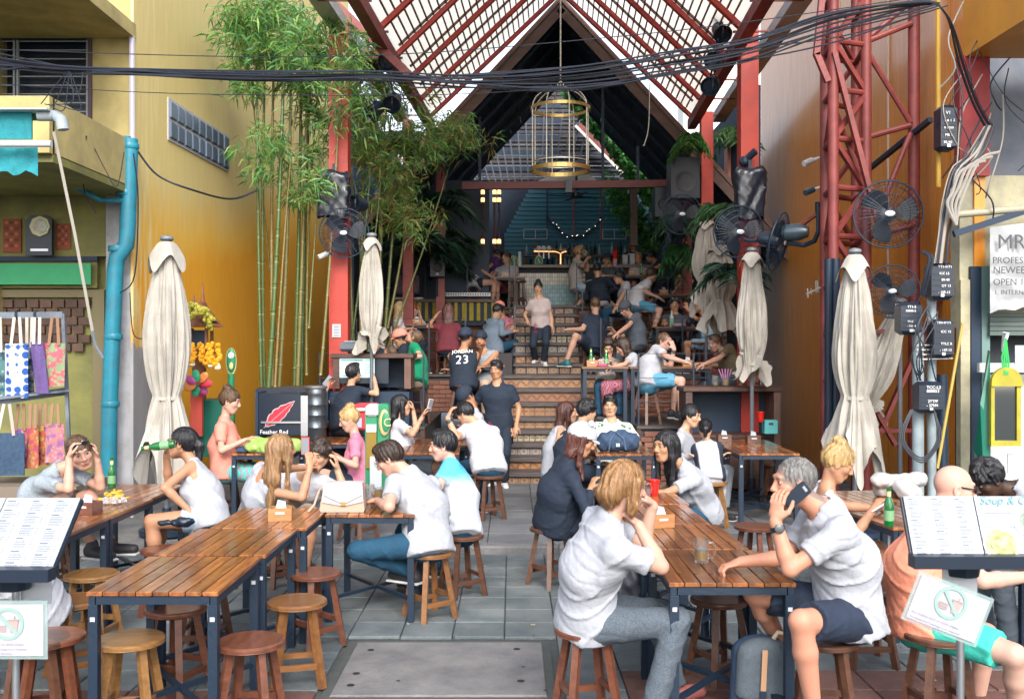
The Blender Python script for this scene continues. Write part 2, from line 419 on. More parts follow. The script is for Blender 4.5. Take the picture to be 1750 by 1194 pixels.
railing([(1.66, 13.05, T1), (3.1, 13.05, T1)], T1, .95, 'thin black wire railing in front of the bald man’s table', posts=3)
railing([(1.43, 16.02, T2), (3.4, 16.02, T2)], T2, .9, 'thin black wire railing in front of the table with the water bottle', posts=4)
railing([(1.25, 17.65, T3), (3.6, 17.65, T3)], T3, .9, 'thin black wire railing beside the laughing man', posts=4)
railing([(1.25, 19.25, T4), (3.9, 19.25, T4)], T4, .85, 'thin black wire railing at the edge of the bar floor', posts=4)
t = thing('handrail', (.03, 17.3, T2), 'steel handrail post standing on the left of the stairs', 'handrail')
MB().tube([(.05, 17.2, T2), (.05, 17.2, T2+1.15)], .018, 8).build('post', m_steel, t, smooth=True)
MB().tube([(.05, 17.2, T2+1.14), (.05, 18.9, T4+.95), (.05, 19.2, T4+.95)], .018, 8).build('rail', m_steel, t, smooth=True)

# ---------------------------------------------------------------- glass roof
def cx(Y): return .049*Y
roof = thing('glass_roof', (cx(12.4), 12.4, 5.85), 'pitched roof of translucent sheets on red rafters and brown battens above the terraces', 'roof')
Hr, He, hw = 7.95, 5.87, 2.18; Yn, Yf = 9.6, 17.1
def RP(sd, t, Y, dz=0):       # t 0 = eave, 1 = ridge
    return Vector((cx(Y)+sd*hw*(1-t), Y, He+(Hr-He)*t+dz))
def sheet_mat(nt, b, L, tc):
    o = nt.nodes['Material Output']
    tr = _n(nt, 'ShaderNodeBsdfTranslucent'); tr.inputs[0].default_value = (.78, .77, .75, 1)
    tp = _n(nt, 'ShaderNodeBsdfTransparent'); tp.inputs[0].default_value = (.93, .92, .90, 1)
    z = noise_n(nt, tc.outputs['Object'], 1.2, 5); f = ramp(nt, z, [(.3, (.7,)*3), (.7, (.88,)*3)])
    mx = _n(nt, 'ShaderNodeMixShader'); L.new(f, mx.inputs[0]); L.new(tp.outputs[0], mx.inputs[1]); L.new(tr.outputs[0], mx.inputs[2]); L.new(mx.outputs[0], o.inputs[0])
m_sheet = node_mat('translucent_sheet', sheet_mat)
for sd in (-1, 1):
    for j in range(5):
        Ya, Yb = Yn+(Yf-Yn)*j/5, Yn+(Yf-Yn)*(j+1)/5-.02
        b = MB()
        b.add([RP(sd, -.03, Ya, .14), RP(sd, 1, Ya, .14), RP(sd, 1, Yb, .14), RP(sd, -.03, Yb, .14), RP(sd, -.03, Ya, .146), RP(sd, 1, Ya, .146), RP(sd, 1, Yb, .146), RP(sd, -.03, Yb, .146)],
              [(0, 1, 2, 3), (4, 5, 6, 7), (0, 1, 5, 4), (1, 2, 6, 5), (2, 3, 7, 6), (3, 0, 4, 7)])
        b.build('roof_sheet', m_sheet, roof)
    for j in range(7):
        Y = Yn+.3+(Yf-Yn-.5)*j/6; MB().bar(RP(sd, -.02, Y), RP(sd, .985, Y), .062, .09, up=(0, 1, 0)).build('rafter', m_red, roof)
    for j in range(15):
        if j % 2 == 0: continue
        Y = Yn+.3+(Yf-Yn-.5)*j/14; MB().bar(RP(sd, 0, Y, .1), RP(sd, .985, Y, .1), .032, .03, up=(0, 1, 0)).build('batten', m_brown, roof)
    for k in range(26):
        t_ = .02+k*.0385; MB().bar(RP(sd, t_, Yn, .09), RP(sd, t_, Yf, .09), .017, .028, up=(0, 0, 1)).build('purlin', m_brown, roof)
    for k in (0,):
        MB().bar(RP(sd, -.03, Yn, -.07), RP(sd, -.03, Yf, -.07), .14, .16).build('eave_beam', m_redd, roof)
MB().bar(RP(1, 1, Yn, .03), RP(1, 1, Yf, .03), .1, .14).build('ridge_beam', m_redd, roof)
# white gutter in depth on both sides
for sd, lab in ((-1, 'long pale grey gutter running into depth behind the bamboo'), (1, 'long pale grey gutter above the right red columns')):
    gt = thing('gutter', (cx(12.4)+sd*2.8, 12.4, 5.9), lab, 'gutter')
    a = Vector((cx(10.8)+sd*2.78, 10.8, 5.88)); c = Vector((cx(17.5)+sd*2.78, 17.5, 5.88))
    b = MB()
    for w_, h_, dx, dz in ((.2, .02, 0, 0), (.02, .14, -.1, .07), (.02, .14, .1, .07)): b.bar(a+V(dx, 0, dz), c+V(dx, 0, dz), w_, h_)
    b.build('channel', mat('pale_gutter', (.5, .52, .5), .6, col2=(.38, .4, .38), ns=3, bump=.2), gt)
    for i in range(6):
        p = a.lerp(c, (i+.5)/6); MB().bar(p+V(0, 0, -.012), p+V(-sd*.62, 0, -.02), .04, .02).build('bracket', m_redd, gt)

# columns
def column(u, Y, w, z0, z1, label, m=m_red, x=None):
    x = (u-875)/FPX*Y if x is None else x
    c = thing('column', (x, Y, z0), label, 'column')
    MB().box((x, Y, (z0+z1)/2), (w, w, z1-z0), bev=.012).build('shaft', m, c)
    MB().box((x, Y, z0+.01), (w+.14, w+.14, .02)).build('base_plate', m_redd, c)
    for i in (-1, 1):
        for k in (-1, 1): MB().lathe([(.014, 0), (.014, .02), (.004, .024)], (x+i*(w/2+.04), Y+k*(w/2+.04), z0+.02), 6).build('bolt', m_redd, c)
    return c
cl = column(581, 12.55, .235, G1, 6.0, 'tall red square column with a small white notice, left of the screen desk')
cr = column(1278, 12.7, .225, G1, 6.0, 'tall bright red column behind the black plastic covered speaker')
column(1207, 16.9, .2, T2, 5.9, 'slimmer red column to the left of the bright gap between buildings')
column(698, 16.6, .17, T2, 5.7, 'thin dark red column behind the palm leaves, nearest the bamboo', m_redd)
column(753, 18.3, .16, T2, 5.4, 'thin dark red column with a loudspeaker hung in front of it', m_redd)
column(1174, 18.6, .16, T3, 5.4, 'thin dark red column to the left of the cream parasols', m_redd)
nt0 = MB().box(W(575, 565, 12.42), (.11, .004, .165)).build('notice', m_paper, cl)
for k in range(4): MB().box(W(575, 558+k*5, 12.415), (.06, .002, .006)).build('printed_line', m_ink, nt0)
MB().bar(W(575, 10, 12.55), W(700, 130, 12.6), .1, .1).build('brace', m_redd, cl)
MB().bar(W(1278, -20, 12.7), W(1330, -60, 12.7), .12, .12).build('brace', m_red, cr)

# ---------------------------------------------------------------- dark gabled hall behind
Yg = 17.3; ap = 7.95; gw = 4.0
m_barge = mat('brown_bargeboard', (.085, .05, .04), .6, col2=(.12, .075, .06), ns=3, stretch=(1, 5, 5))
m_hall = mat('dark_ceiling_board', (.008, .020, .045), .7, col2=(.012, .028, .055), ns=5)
hall = thing('gabled_hall', (cx(Yg), Yg, T4), 'dark boarded gable roof with a wide brown bargeboard over the bar', 'building')
sl_ = 1.08
def GP(sd, d, Y, dz=0): return Vector((cx(Y)+sd*d, Y, ap-d*sl_+dz))
for sd in (-1, 1):
    for k, (w_, dz, dy, m_) in enumerate(((.22, -.12, 0, m_barge), (.07, .02, -.03, m_brown))):
        MB().bar(GP(sd, 0 if sd < 0 else .0, Yg+dy, dz), GP(sd, gw, Yg+dy, dz), .05, w_, up=(0, 0, 1)).build('bargeboard', m_, hall)
    n = 18
    for i in range(n):
        d0, d1 = gw*i/n, gw*(i+1)/n-.012; a, b_, c, d = GP(sd, d0, Yg+.03, -.1), GP(sd, d1, Yg+.03, -.1), GP(sd, d1, 22.2, -.1), GP(sd, d0, 22.2, -.1)
        up_ = V(0, 0, .05)
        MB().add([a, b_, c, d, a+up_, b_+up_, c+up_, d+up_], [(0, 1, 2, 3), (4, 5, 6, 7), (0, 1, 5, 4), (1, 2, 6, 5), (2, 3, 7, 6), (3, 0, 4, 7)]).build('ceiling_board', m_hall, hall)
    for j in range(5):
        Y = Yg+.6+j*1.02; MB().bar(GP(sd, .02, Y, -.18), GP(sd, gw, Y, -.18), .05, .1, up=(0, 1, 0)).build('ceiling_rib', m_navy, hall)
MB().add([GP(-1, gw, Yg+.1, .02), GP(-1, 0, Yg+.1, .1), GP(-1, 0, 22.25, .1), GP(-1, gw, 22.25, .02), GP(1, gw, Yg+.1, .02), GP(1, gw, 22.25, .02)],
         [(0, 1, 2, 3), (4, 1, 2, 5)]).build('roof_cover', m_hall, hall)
# side walls of the hall
for x0, lab in ((-2.75, 'l'), (4.2, 'r')):
    MB().box((x0, 21.0, 3.2), (.1, 8, 6.4)).build('side_wall', m_hall, hall)
# cross beam
MB().bar(W(790, 318, 18.0), W(1138, 314, 18.0), .12, .13).build('cross_beam', mat('maroon_beam', (.13, .028, .03), .5), hall)
MB().box(W(972, 318, 17.9), (.12, .12, .24)).build('junction_box', m_blackp, hall)
for u, v0, v1 in ((1030, 150, 316), (1090, 250, 316), (1083, 316, 420), (820, 200, 316)):
    MB().bar(W(u, v0, 18.05 if v1 < 400 else 20.5), W(u, v1, 18.05 if v1 < 400 else 20.5), .05 if v1 < 400 else .14, .05 if v1 < 400 else .14).build('post', m_navy if v1 < 400 else m_barge, hall)
# back gable: corrugated roof slope, hedge strip, teal wall
def corr(nt, b, L, tc):
    s = sep(nt, tc.outputs['Object']); w = math_n(nt, 'SINE', math_n(nt, 'MULTIPLY', s[2], 60)); nz = noise_n(nt, tc.outputs['Object'], 2, 5, (2, 1, 1))
    c = ramp(nt, nz, [(.35, (.008, .014, .028)), (.65, (.04, .034, .034))]); L.new(c, b.inputs['Base Color']); b.inputs['Roughness'].default_value = .6; bump_n(nt, w, b, .8, .02)
m_corr = node_mat('corrugated_sheet', corr)
Yb = 24.6
back = thing('rear_gable', (cx(Yb), Yb, T4), 'weathered corrugated rear gable seen behind the hanging birdcage', 'gable wall')
for i in range(26):
    z0 = 5.9+i*.13
    for sd in (-1, 1):
        xm = (9.05-z0)/1.0
        if xm <= .05: continue
        xm = min(xm, 2.9 if sd < 0 else 1.9)
        MB().box((cx(Yb)+sd*xm/2+(0), Yb+.01*(i % 2), z0+.06), (xm, .03, .124)).build('slat', m_corr if sd > 0 or i % 3 else m_hall, back)  # some left slats take the darker board colour: rear shade put into colour
for i in range(17):   # light struts of the rear roof, slanting
    u = 815+i*11; MB().bar(W(u, 314, 24.3), W(u-45+i*5, 190, 24.3), .03, .03).build('strut', mat('grey_strut', (.05, .06, .08), .6), back)
MB().bar(W(983, 215, 24.2), W(1122, 356, 24.2), .07, .06).build('light_flashing', mat('pale_flashing', (.8, .75, .7), .4), back)
MB().bar(W(989, 213, 24.22), W(1128, 354, 24.22), .1, .12).build('red_flashing', m_redd, back)
MB().add([W(905, 316, 24.1), W(962, 290, 24.1), W(1010, 300, 24.1), W(1030, 316, 24.1)], [(0, 1, 2, 3)]).build('canvas_awning', m_canvas, back)
m_teal = mat('teal_board', (.012, .095, .15), .55, col2=(.016, .12, .18), ns=3, stretch=(.5, 5, 5), vary=.08)
tw = thing('teal_wall', (cx(Yb), 24.0, T4), 'teal clapboard wall behind the bar bottles', 'wall')
for i in range(36):
    z0 = T4+i*.105; v = 597-(z0+.05-CAMZ)*FPX/24.0
    if v < 318: break
    ul = 862-(v-316)*(-.0) + max(0, (316+85-v))*.55; ur = 1105
    ur = 1108 if v > 330 else 1090
    a, b_ = W(ul, v, 24.0), W(ur, v, 24.0)
    MB().box((a+b_)/2, (b_.x-a.x, .02, .1), Matrix.Rotation(math.radians(-9), 3, 'X')).build('board', m_teal, tw)
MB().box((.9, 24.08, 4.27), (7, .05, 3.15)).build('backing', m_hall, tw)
for u in (980, 1027, 1072, 935): MB().bar(W(u, 316, 23.9), W(u, 410, 23.9), .04, .04).build('upright', m_redd if u != 935 else m_navy, tw)
for u in (915, 1050):
    f = MB()
    for a, b_ in (((-20, -8), (20, -8)), ((-20, 8), (20, 8)), ((-20, -8), (-20, 8)), ((20, -8), (20, 8)), ((0, -8), (0, 8))): f.bar(W(u+a[0], 400+a[1], 23.85), W(u+b_[0], 400+b_[1], 23.85), .018)
    f.build('vent_frame', mat('grey_frame', (.35, .42, .48), .5), tw)

# hedge / leaf helper
def leaves(n, place, size, m, name, parent=None, kind=None, aspect=.35, droop=0, fold=.0, cols=None):
    """n leaf blades; place() -> (pos, dir)"""
    vs = np.zeros((n*4, 3)); cl_ = np.ones((n*4, 4))
    for i in range(n):
        p, d = place(); L = size*random.uniform(.6, 1.25); d = d.normalized()
        s = d.cross(Vector((random.gauss(0, 1), random.gauss(0, 1), random.gauss(0, .6)))).normalized()*(L*aspect/2)
        q = p+d*L*.45; e = p+d*L+V(0, 0, -droop*L)
        vs[i*4] = p; vs[i*4+1] = q+s; vs[i*4+2] = e; vs[i*4+3] = q-s
        k = random.choice(cols) if cols else (1, 1, 1); w = random.uniform(.7, 1.25)
        cl_[i*4:i*4+4, :3] = [c*w for c in k]
    off = Vector((0, 0, 0)); p = parent
    while p is not None: off += p.location; p = p.parent
    vs -= np.array(off)
    me = bpy.data.meshes.new(name); me.vertices.add(n*4); me.vertices.foreach_set('co', vs.ravel())
    me.loops.add(n*4); me.polygons.add(n)
    me.loops.foreach_set('vertex_index', np.arange(n*4)); me.polygons.foreach_set('loop_start', np.arange(n)*4); me.polygons.foreach_set('loop_total', np.full(n, 4))
    me.update(); a = me.color_attributes.new('Col', 'FLOAT_COLOR', 'POINT'); a.data.foreach_set('color', cl_.ravel())
    me.materials.append(m); o = bpy.data.objects.new(name, me); COL.objects.link(o)
    if parent is not None: o.parent = parent
    if kind: o['kind'] = kind
    return o
def leaf_mat(nt, b, L, tc):
    a = _n(nt, 'ShaderNodeAttribute', attribute_name='Col'); b.inputs['Roughness'].default_value = .5; L.new(a.outputs[0], b.inputs['Base Color'])
    tr = _n(nt, 'ShaderNodeBsdfTranslucent'); L.new(a.outputs[0], tr.inputs[0]); mx = _n(nt, 'ShaderNodeMixShader'); mx.inputs[0].default_value = .4
    L.new(b.outputs[0], mx.inputs[1]); L.new(tr.outputs[0], mx.inputs[2]); L.new(mx.outputs[0], nt.nodes['Material Output'].inputs[0])
m_leaf = node_mat('leaf', leaf_mat)
rg = random.gauss; ru = random.uniform
def rdir(z=0): return Vector((rg(0, 1), rg(0, 1), rg(z, 1)))
GREENS = [(.07, .26, .06), (.10, .34, .08), (.04, .17, .05), (.15, .42, .1)]
def hedge_place():
    t = ru(0, 1); w = ru(0, 1)*(.35+.65*t)
    u = 968+172*t; v = 140+172*t+w*62+(12 if t > .6 else 0)
    return W(u+rg(0, 3), v, 22.5+ru(0, .8)), rdir(-.3)
hd = leaves(7500, hedge_place, .16, m_leaf, 'climbing_vine', aspect=.6, cols=GREENS); tag(hd, 'dense green climbing vine hanging along the right slope of the rear roof', 'vine')
def hp2():
    t = ru(0, 1); return W(1040+75*t+rg(0, 10), 318+100*t+rg(0, 14), 22.6+ru(0, .6)), rdir(-.3)
hd2 = leaves(1500, hp2, .12, m_leaf, 'climbing_vine', aspect=.6, cols=GREENS); tag(hd2, 'lower green vine trailing over the right side of the teal wall', 'vine')

# ---------------------------------------------------------------- left building
m_cream = None
def wall_mat(nt, b, L, tc):
    s = sep(nt, tc.outputs['Object']); n1 = noise_n(nt, tc.outputs['Object'], 1.1, 8, (1, 1, .35)); n2 = noise_n(nt, tc.outputs['Object'], 5, 8, (2.2, 2.2, .3)); n3 = noise_n(nt, tc.outputs['Object'], 3, 6)
    # saturated ochre low, paler cream high, meeting along a ragged line; object z runs from 0 at the pavement
    h = math_n(nt, 'ADD', s[2], math_n(nt, 'MULTIPLY', n1, 1.1)); h = math_n(nt, 'ADD', h, math_n(nt, 'MULTIPLY', s[1], -.16))
    base = ramp(nt, math_n(nt, 'MULTIPLY', h, .2), [(.63, (.78, .36, .018)), (.70, (.78, .46, .07)), (.82, (.68, .54, .22))])
    faded = ramp(nt, math_n(nt, 'ADD', n2, math_n(nt, 'MULTIPLY', s[1], -.17)), [(.40, (0, 0, 0)), (.6, (1, 1, 1))])
    c = mixc(nt, faded, base, (.74, .60, .28))
    # peeling grey patch near the bottom front corner
    pf = math_n(nt, 'ADD', math_n(nt, 'MULTIPLY', s[2], .33), math_n(nt, 'ADD', math_n(nt, 'MULTIPLY', s[1], .26), math_n(nt, 'MULTIPLY', n3, .75)))
    peel = ramp(nt, pf, [(.98, (1, 1, 1)), (1.0, (0, 0, 0))])
    c = mixc(nt, peel, c, mixc(nt, n2, (.26, .26, .27), (.44, .44, .47)))
    st = ramp(nt, noise_n(nt, tc.outputs['Object'], 9, 6, (3, 3, .25)), [(.35, (.78, .78, .74)), (.6, (1, 1, 1))]); c = mixc(nt, .3, c, st, 'MULTIPLY')
    L.new(c, b.inputs['Base Color']); b.inputs['Roughness'].default_value = .75; bump_n(nt, noise_n(nt, tc.outputs['Object'], 14, 8), b, .1, .02)
m_wall = node_mat('ochre_peeling_plaster', wall_mat)
m_ywall = mat('pale_yellow_plaster', (.5, .41, .17), .8, col2=(.33, .27, .12), ns=2.5, det=9, bump=.2, bs=15)
m_olive = mat('olive_paint', (.23, .22, .065), .7, col2=(.14, .14, .05), ns=2.5, det=7, bump=.15, bs=20)
m_greyw = mat('bare_plaster', (.42, .42, .45), .85, col2=(.28, .28, .29), ns=3, det=9, bump=.3, bs=25)
lb = thing('yellow_building', (-4.1, 10.8, G1), 'weathered yellow building with peeling side wall, barred upper window and olive shopfront', 'building')
XW = -4.1
b = MB(); b.add([(XW, 10.77, 0), (XW+.047*11, 21.8, 0), (XW+.047*11, 21.8, 10), (XW, 10.77, 10), (XW-.03, 10.77, 0), (XW-.3, 21.8, 0), (XW-.3, 21.8, 10), (XW-.03, 10.77, 10)],
                [(0, 1, 2, 3), (4, 5, 6, 7), (3, 2, 6, 7), (0, 3, 7, 4)])
b.build('side_wall', m_wall, lb)
fw = lambda u, v, Y=10.8: W(u, v, Y)
def fbox(u0, v0, u1, v1, Y, d, name, m, par=lb, bev=0):   # a box facing the camera, pixel box at its front face Y, depth d behind
    a, c = W(u0, v0, Y), W(u1, v1, Y)
    return MB().box(((a.x+c.x)/2, Y+d/2, (a.z+c.z)/2), (abs(c.x-a.x), d, abs(a.z-c.z)), bev=bev).build(name, m, par)
# front wall in pieces round the window opening and the shop opening
fbox(-330, -180, -2, 640, 10.8, .25, 'front_wall', m_ywall)
fbox(153, -180, 227, 318, 10.8, .25, 'front_wall', m_ywall)
fbox(-2, -180, 153, 62, 10.8, .25, 'front_wall', m_ywall)
fbox(-2, 228, 153, 318, 10.8, .25, 'front_wall', m_ywall)
fbox(-2, 318, 181, 438, 10.82, .22, 'front_wall', m_olive)
fbox(181, 318, 227, 860, 10.78, .27, 'pillar', m_greyw)
fbox(-330, 438, 181, 880, 10.95, .1, 'back_panel', m_olive)
fbox(-40, 495, 165, 508, 10.86, .09, 'door_lintel', mat('khaki_frame', (.17, .14, .075), .7)); fbox(158, 495, 178, 880, 10.84, .1, 'door_jamb', MC['khaki_frame'])
fbox(-40, 438, 166, 446, 10.78, .06, 'ledge', m_navy); fbox(-40, 446, 166, 492, 10.84, .05, 'fascia', m_olive)
gb = fbox(-40, 450, 155, 486, 10.74, .02, 'green_board', mat('green_sheet', (.03, .35, .14), .5, col2=(.025, .28, .11), ns=3))
# weave of short brown boards
m_weave = mat('brown_weave', (.12, .065, .045), .7, col2=(.08, .045, .035), ns=9, vary=.25)
for r in range(6):
    for c in range(8):
        u0 = -20+c*22+(11 if r % 2 else 0); v0 = 512+r*15
        if u0 > 140: continue
        fbox(u0, v0, u0+19, v0+13, 10.9-(.02 if (r+c) % 2 else 0), .03, 'weave_board', m_weave)
# barred window
win = fbox(0, 64, 152, 226, 10.98, .04, 'window', mat('dark_glass', (.012, .022, .04), .25), lb)
for u in (22, 28, 147): fbox(u, 64, u+3, 226, 10.83, .03, 'window_bar', mat('grey_bar', (.33, .37, .42), .5), win)
for k in range(11): fbox(0, 70+k*15, 152, 71.6+k*15, 10.86, .012, 'grille_bar', MC['grey_bar'], win)
fbox(-2, 60, 156, 66, 10.78, .1, 'window_head', m_navy, win); fbox(150, 62, 156, 228, 10.77, .1, 'window_side', mat('plum_frame', (.08, .05, .07), .6), win)
# glass blocks
def sidept(Y, z): return Vector((XW+.047*(Y-10.8), Y, z))
m_gblock = mat('glass_block', (.12, .16, .22), .12, coat=.5, vary=.25)
m_grout = mat('block_grout', (.42, .42, .46), .7)
Y0, z0 = 11.72, 4.36; s0 = .235; rot = math.atan(-.047)
MB().box(sidept(Y0+9*s0/2, z0+s0), (.03, 9*s0+.03, 2*s0+.03), Matrix.Rotation(-math.atan(.047), 3, 'Z')).build('block_panel', m_grout, lb); 
gsrc = None
for r in range(2):
    for c in range(9):
        p = sidept(Y0+(c+.5)*s0, z0+(r+.5)*s0)+V(.02, 0, 0)
        if gsrc is None: gsrc = MB().box((0, 0, 0), (.03, s0-.035, s0-.035), bev=.012).build('glass_block', m_gblock, lb, local=True); gsrc.location = p-lb.location
        else: inst(gsrc, 'glass_block', p-lb.location, lb)
# roof slab and balcony
MB().add([(-9, 7.5, 5.25), (-4.08, 7.5, 5.25), (-4.08, 10.79, 5.25), (-9, 10.79, 5.25), (-9, 7.5, 5.4), (-4.08, 7.5, 5.4), (-4.08, 10.79, 5.4), (-9, 10.79, 5.4)], [(3, 2, 1, 0), (4, 5, 6, 7), (0, 1, 5, 4), (1, 2, 6, 5), (2, 3, 7, 6)]).build('canopy_slab', m_ywall, lb)
MB().box((-4.12, 9.8, 3.86), (.1, 1.96, .5)).build('balcony_wall', m_ywall, lb)
MB().box((-6.6, 9.8, 3.58), (5.06, 1.96, .08)).build('balcony_floor', m_olive, lb)
MB().box((-6.6, 8.8, 3.86), (5.06, .1, .5)).build('balcony_wall', m_ywall, lb)
MB().tube([W(225, 62, 10.74), W(226, 240, 10.74)], .03, 8).build('white_conduit', mat('lilac_conduit', (.45, .43, .52), .6), lb, smooth=True)
MB().box((-4.0, 16, 7.2), (.06, 8, .04)).build('dark_eave', m_navy, lb)
MB().add([sidept(15.2, 7.0), sidept(17, 6.1), sidept(17, 7.6), sidept(15.2, 7.6)], [(0, 1, 2, 3)]).build('vent_opening', m_navy, lb)

# blue drain pipe
m_pipe = mat('blue_pvc', (.015, .24, .34), .4, col2=(.03, .17, .24), ns=6, det=9, bump=.12)
pp = thing('drain_pipe', W(190, 850, 10.55), 'bright blue plastic drainpipe running down the corner of the yellow building', 'pipe')
MB().tube([W(222, 238, 10.55), W(222, 260, 10.55), W(218, 395, 10.55), W(216, 418, 10.55), W(200, 440, 10.55), W(197, 460, 10.55), W(187, 700, 10.55), W(185, 870, 10.55)], .083, 16).build('down_pipe', m_pipe, pp, smooth=True)
MB().tube([W(168, 236, 10.6), W(222, 240, 10.6)], .045, 12).build('upper_branch', m_pipe, pp, smooth=True)
MB().tube([W(66, 287, 9.9), W(100, 305, 10.2), W(172, 342, 10.5), W(214, 343, 10.5)], .03, 10).build('side_branch', m_pipe, pp, smooth=True)
for v in (250, 330, 425, 575, 690): MB().lathe([(.09, -.03), (.095, -.02), (.095, .02), (.09, .03)], W(222-(v-250)*.085 if v < 400 else 200-(v-440)*.045, v, 10.55), 16).build('collar', m_pipe, pp, smooth=30)

# ---------------------------------------------------------------- right wall
def owall(nt, b, L, tc):
    s = sep(nt, tc.outputs['Object']); n = noise_n(nt, tc.outputs['Object'], 2.6, 6, (1, 1.2, .35)); n2 = noise_n(nt, tc.outputs['Object'], 7, 8, (1, 2.5, .22))
    c = ramp(nt, n2, [(.3, (.66, .22, .015)), (.7, (.76, .30, .025))])
    c = mixc(nt, ramp(nt, s[1], [(0, (0, 0, 0)), (1, (1, 1, 1))]), c, c); L.new(c, b.inputs['Base Color']); b.inputs['Roughness'].default_value = .5
    b.inputs['Coat Weight'].default_value = .28; b.inputs['Coat Roughness'].default_value = .13
    bump_n(nt, math_n(nt, 'ADD', n, math_n(nt, 'MULTIPLY', n2, .4)), b, .28, .05)
m_orange = node_mat('glossy_orange_panel', owall)
XR = 3.98
def rx(Y): return XR+.047*Y
ow = thing('orange_wall', (rx(10), 10, 0), 'tall glossy orange panelled wall behind the red lattice tower', 'wall')
ed = [19.6, 17.2, 14.6, 12.7, 10.5, 9.55]
ed = [19.6, 14.05, 13.9-1.9, 10.1, 9.5]
for a, c in zip(ed[:-1], ed[1:]):
    MB().add([(rx(a), a, 0), (rx(c), c+.02, 0), (rx(c), c+.02, 10), (rx(a), a, 10), (rx(a)+.1, a, 0), (rx(c)+.1, c+.02, 0), (rx(c)+.1, c+.02, 10), (rx(a)+.1, a, 10)],
             [(0, 1, 2, 3), (7, 6, 5, 4), (0, 3, 7, 4), (1, 5, 6, 2)]).build('panel', m_orange, ow)
m_strip = mat('pale_strip', (.6, .5, .42), .5)
for Y in (11.98, ): MB().bar((rx(Y)-.015, Y, 1.6), (rx(Y)-.015, Y, 8), .02).build('joint_strip', m_strip, ow)
MB().bar(W(1484, 290, 11.7), W(1590, 205, 10.2), .05, .05).build('dark_brace', m_navy, ow)
# far bright buildings seen in the gap
fb = thing('distant_house', (6.2, 30, 0), 'sunlit white house with brown railings in the gap between the red columns', 'house')
MB().box((7.5, 31, 5), (4.5, 1, 12)).build('wall', mat('sunlit_white', (.8, .77, .72), .7), fb)
for v in (300, 335, 372):
    MB().box(W(1235, v, 30.3), (1.6, .3, .12)).build('balcony_slab', mat('tan_slab', (.45, .33, .25), .7), fb)
    for k in range(9): MB().bar(W(1221+k*4.2, v, 30.2), W(1221+k*4.2, v-16, 30.2), .025).build('baluster', m_brown, fb)
MB().box(W(1253, 300, 19), (.28, .3, 1.5)).build('salmon_pier', mat('salmon_paint', (.62, .22, .15), .6), fb)
# ------------------------------------------------------------------ PEOPLE: signed-distance bodies turned into one mesh each
A = lambda v: np.array([v[0], v[1], v[2]], dtype=np.float32)
class Field:
    """a list of primitives merged with a smooth minimum"""
    def __init__(s): s.p = []; s.cuts = []; s.disp = None; s.cutn = None
    def cap(s, a, b, ra, rb, k=.02, side=None, w=1, planes=None, sub=False): s.p.append(('c', A(a), A(b), ra, rb, k, None if side is None else A(side), w, planes, sub)); return s
    def ell(s, c, r, fr=None, k=.02, sub=False, planes=None): s.p.append(('e', A(c), A(r), fr, k, planes, sub)); return s
    def bounds(s):
        lo = np.full(3, 1e9); hi = -lo
        for p in s.p:
            if p[-1]: continue
            if p[0] == 'c':
                r = max(p[3], p[4])*max(1, p[7]); lo = np.minimum(lo, np.minimum(p[1], p[2])-r); hi = np.maximum(hi, np.maximum(p[1], p[2])+r)
            else: r = p[2].max(); lo = np.minimum(lo, p[1]-r); hi = np.maximum(hi, p[1]+r)
        return lo-.03, hi+.03
def _eval_prim(p, X, Y, Z):
    if p[0] == 'c':
        _, a, b, ra, rb, k, side, w, planes, sub = p
        d = b-a; L2 = float(d@d)+1e-9
        px, py, pz = X-a[0], Y-a[1], Z-a[2]
        t = np.clip((px*d[0]+py*d[1]+pz*d[2])/L2, 0, 1)
        px = px-t*d[0]; py = py-t*d[1]; pz = pz-t*d[2]
        if side is not None:
            q = (px*side[0]+py*side[1]+pz*side[2])*(1-1/w); px = px-q*side[0]; py = py-q*side[1]; pz = pz-q*side[2]
        F = np.sqrt(px*px+py*py+pz*pz)-(ra+(rb-ra)*t)
    else:
        _, c, r, fr, k, planes, sub = p
        px, py, pz = X-c[0], Y-c[1], Z-c[2]
        if fr is not None:
            s, f, u = fr
            px, py, pz = px*s[0]+py*s[1]+pz*s[2], px*f[0]+py*f[1]+pz*f[2], px*u[0]+py*u[1]+pz*u[2]
        n = np.sqrt((px/r[0])**2+(py/r[1])**2+(pz/r[2])**2); F = (n-1)*float(r.min())
        g = np.sqrt((px/r[0]**2)**2+(py/r[1]**2)**2+(pz/r[2]**2)**2)+1e-6; F = n*(n-1)/g
    if planes:
        for o, nn in planes: F = np.maximum(F, (X-o[0])*nn[0]+(Y-o[1])*nn[1]+(Z-o[2])*nn[2])
    return F
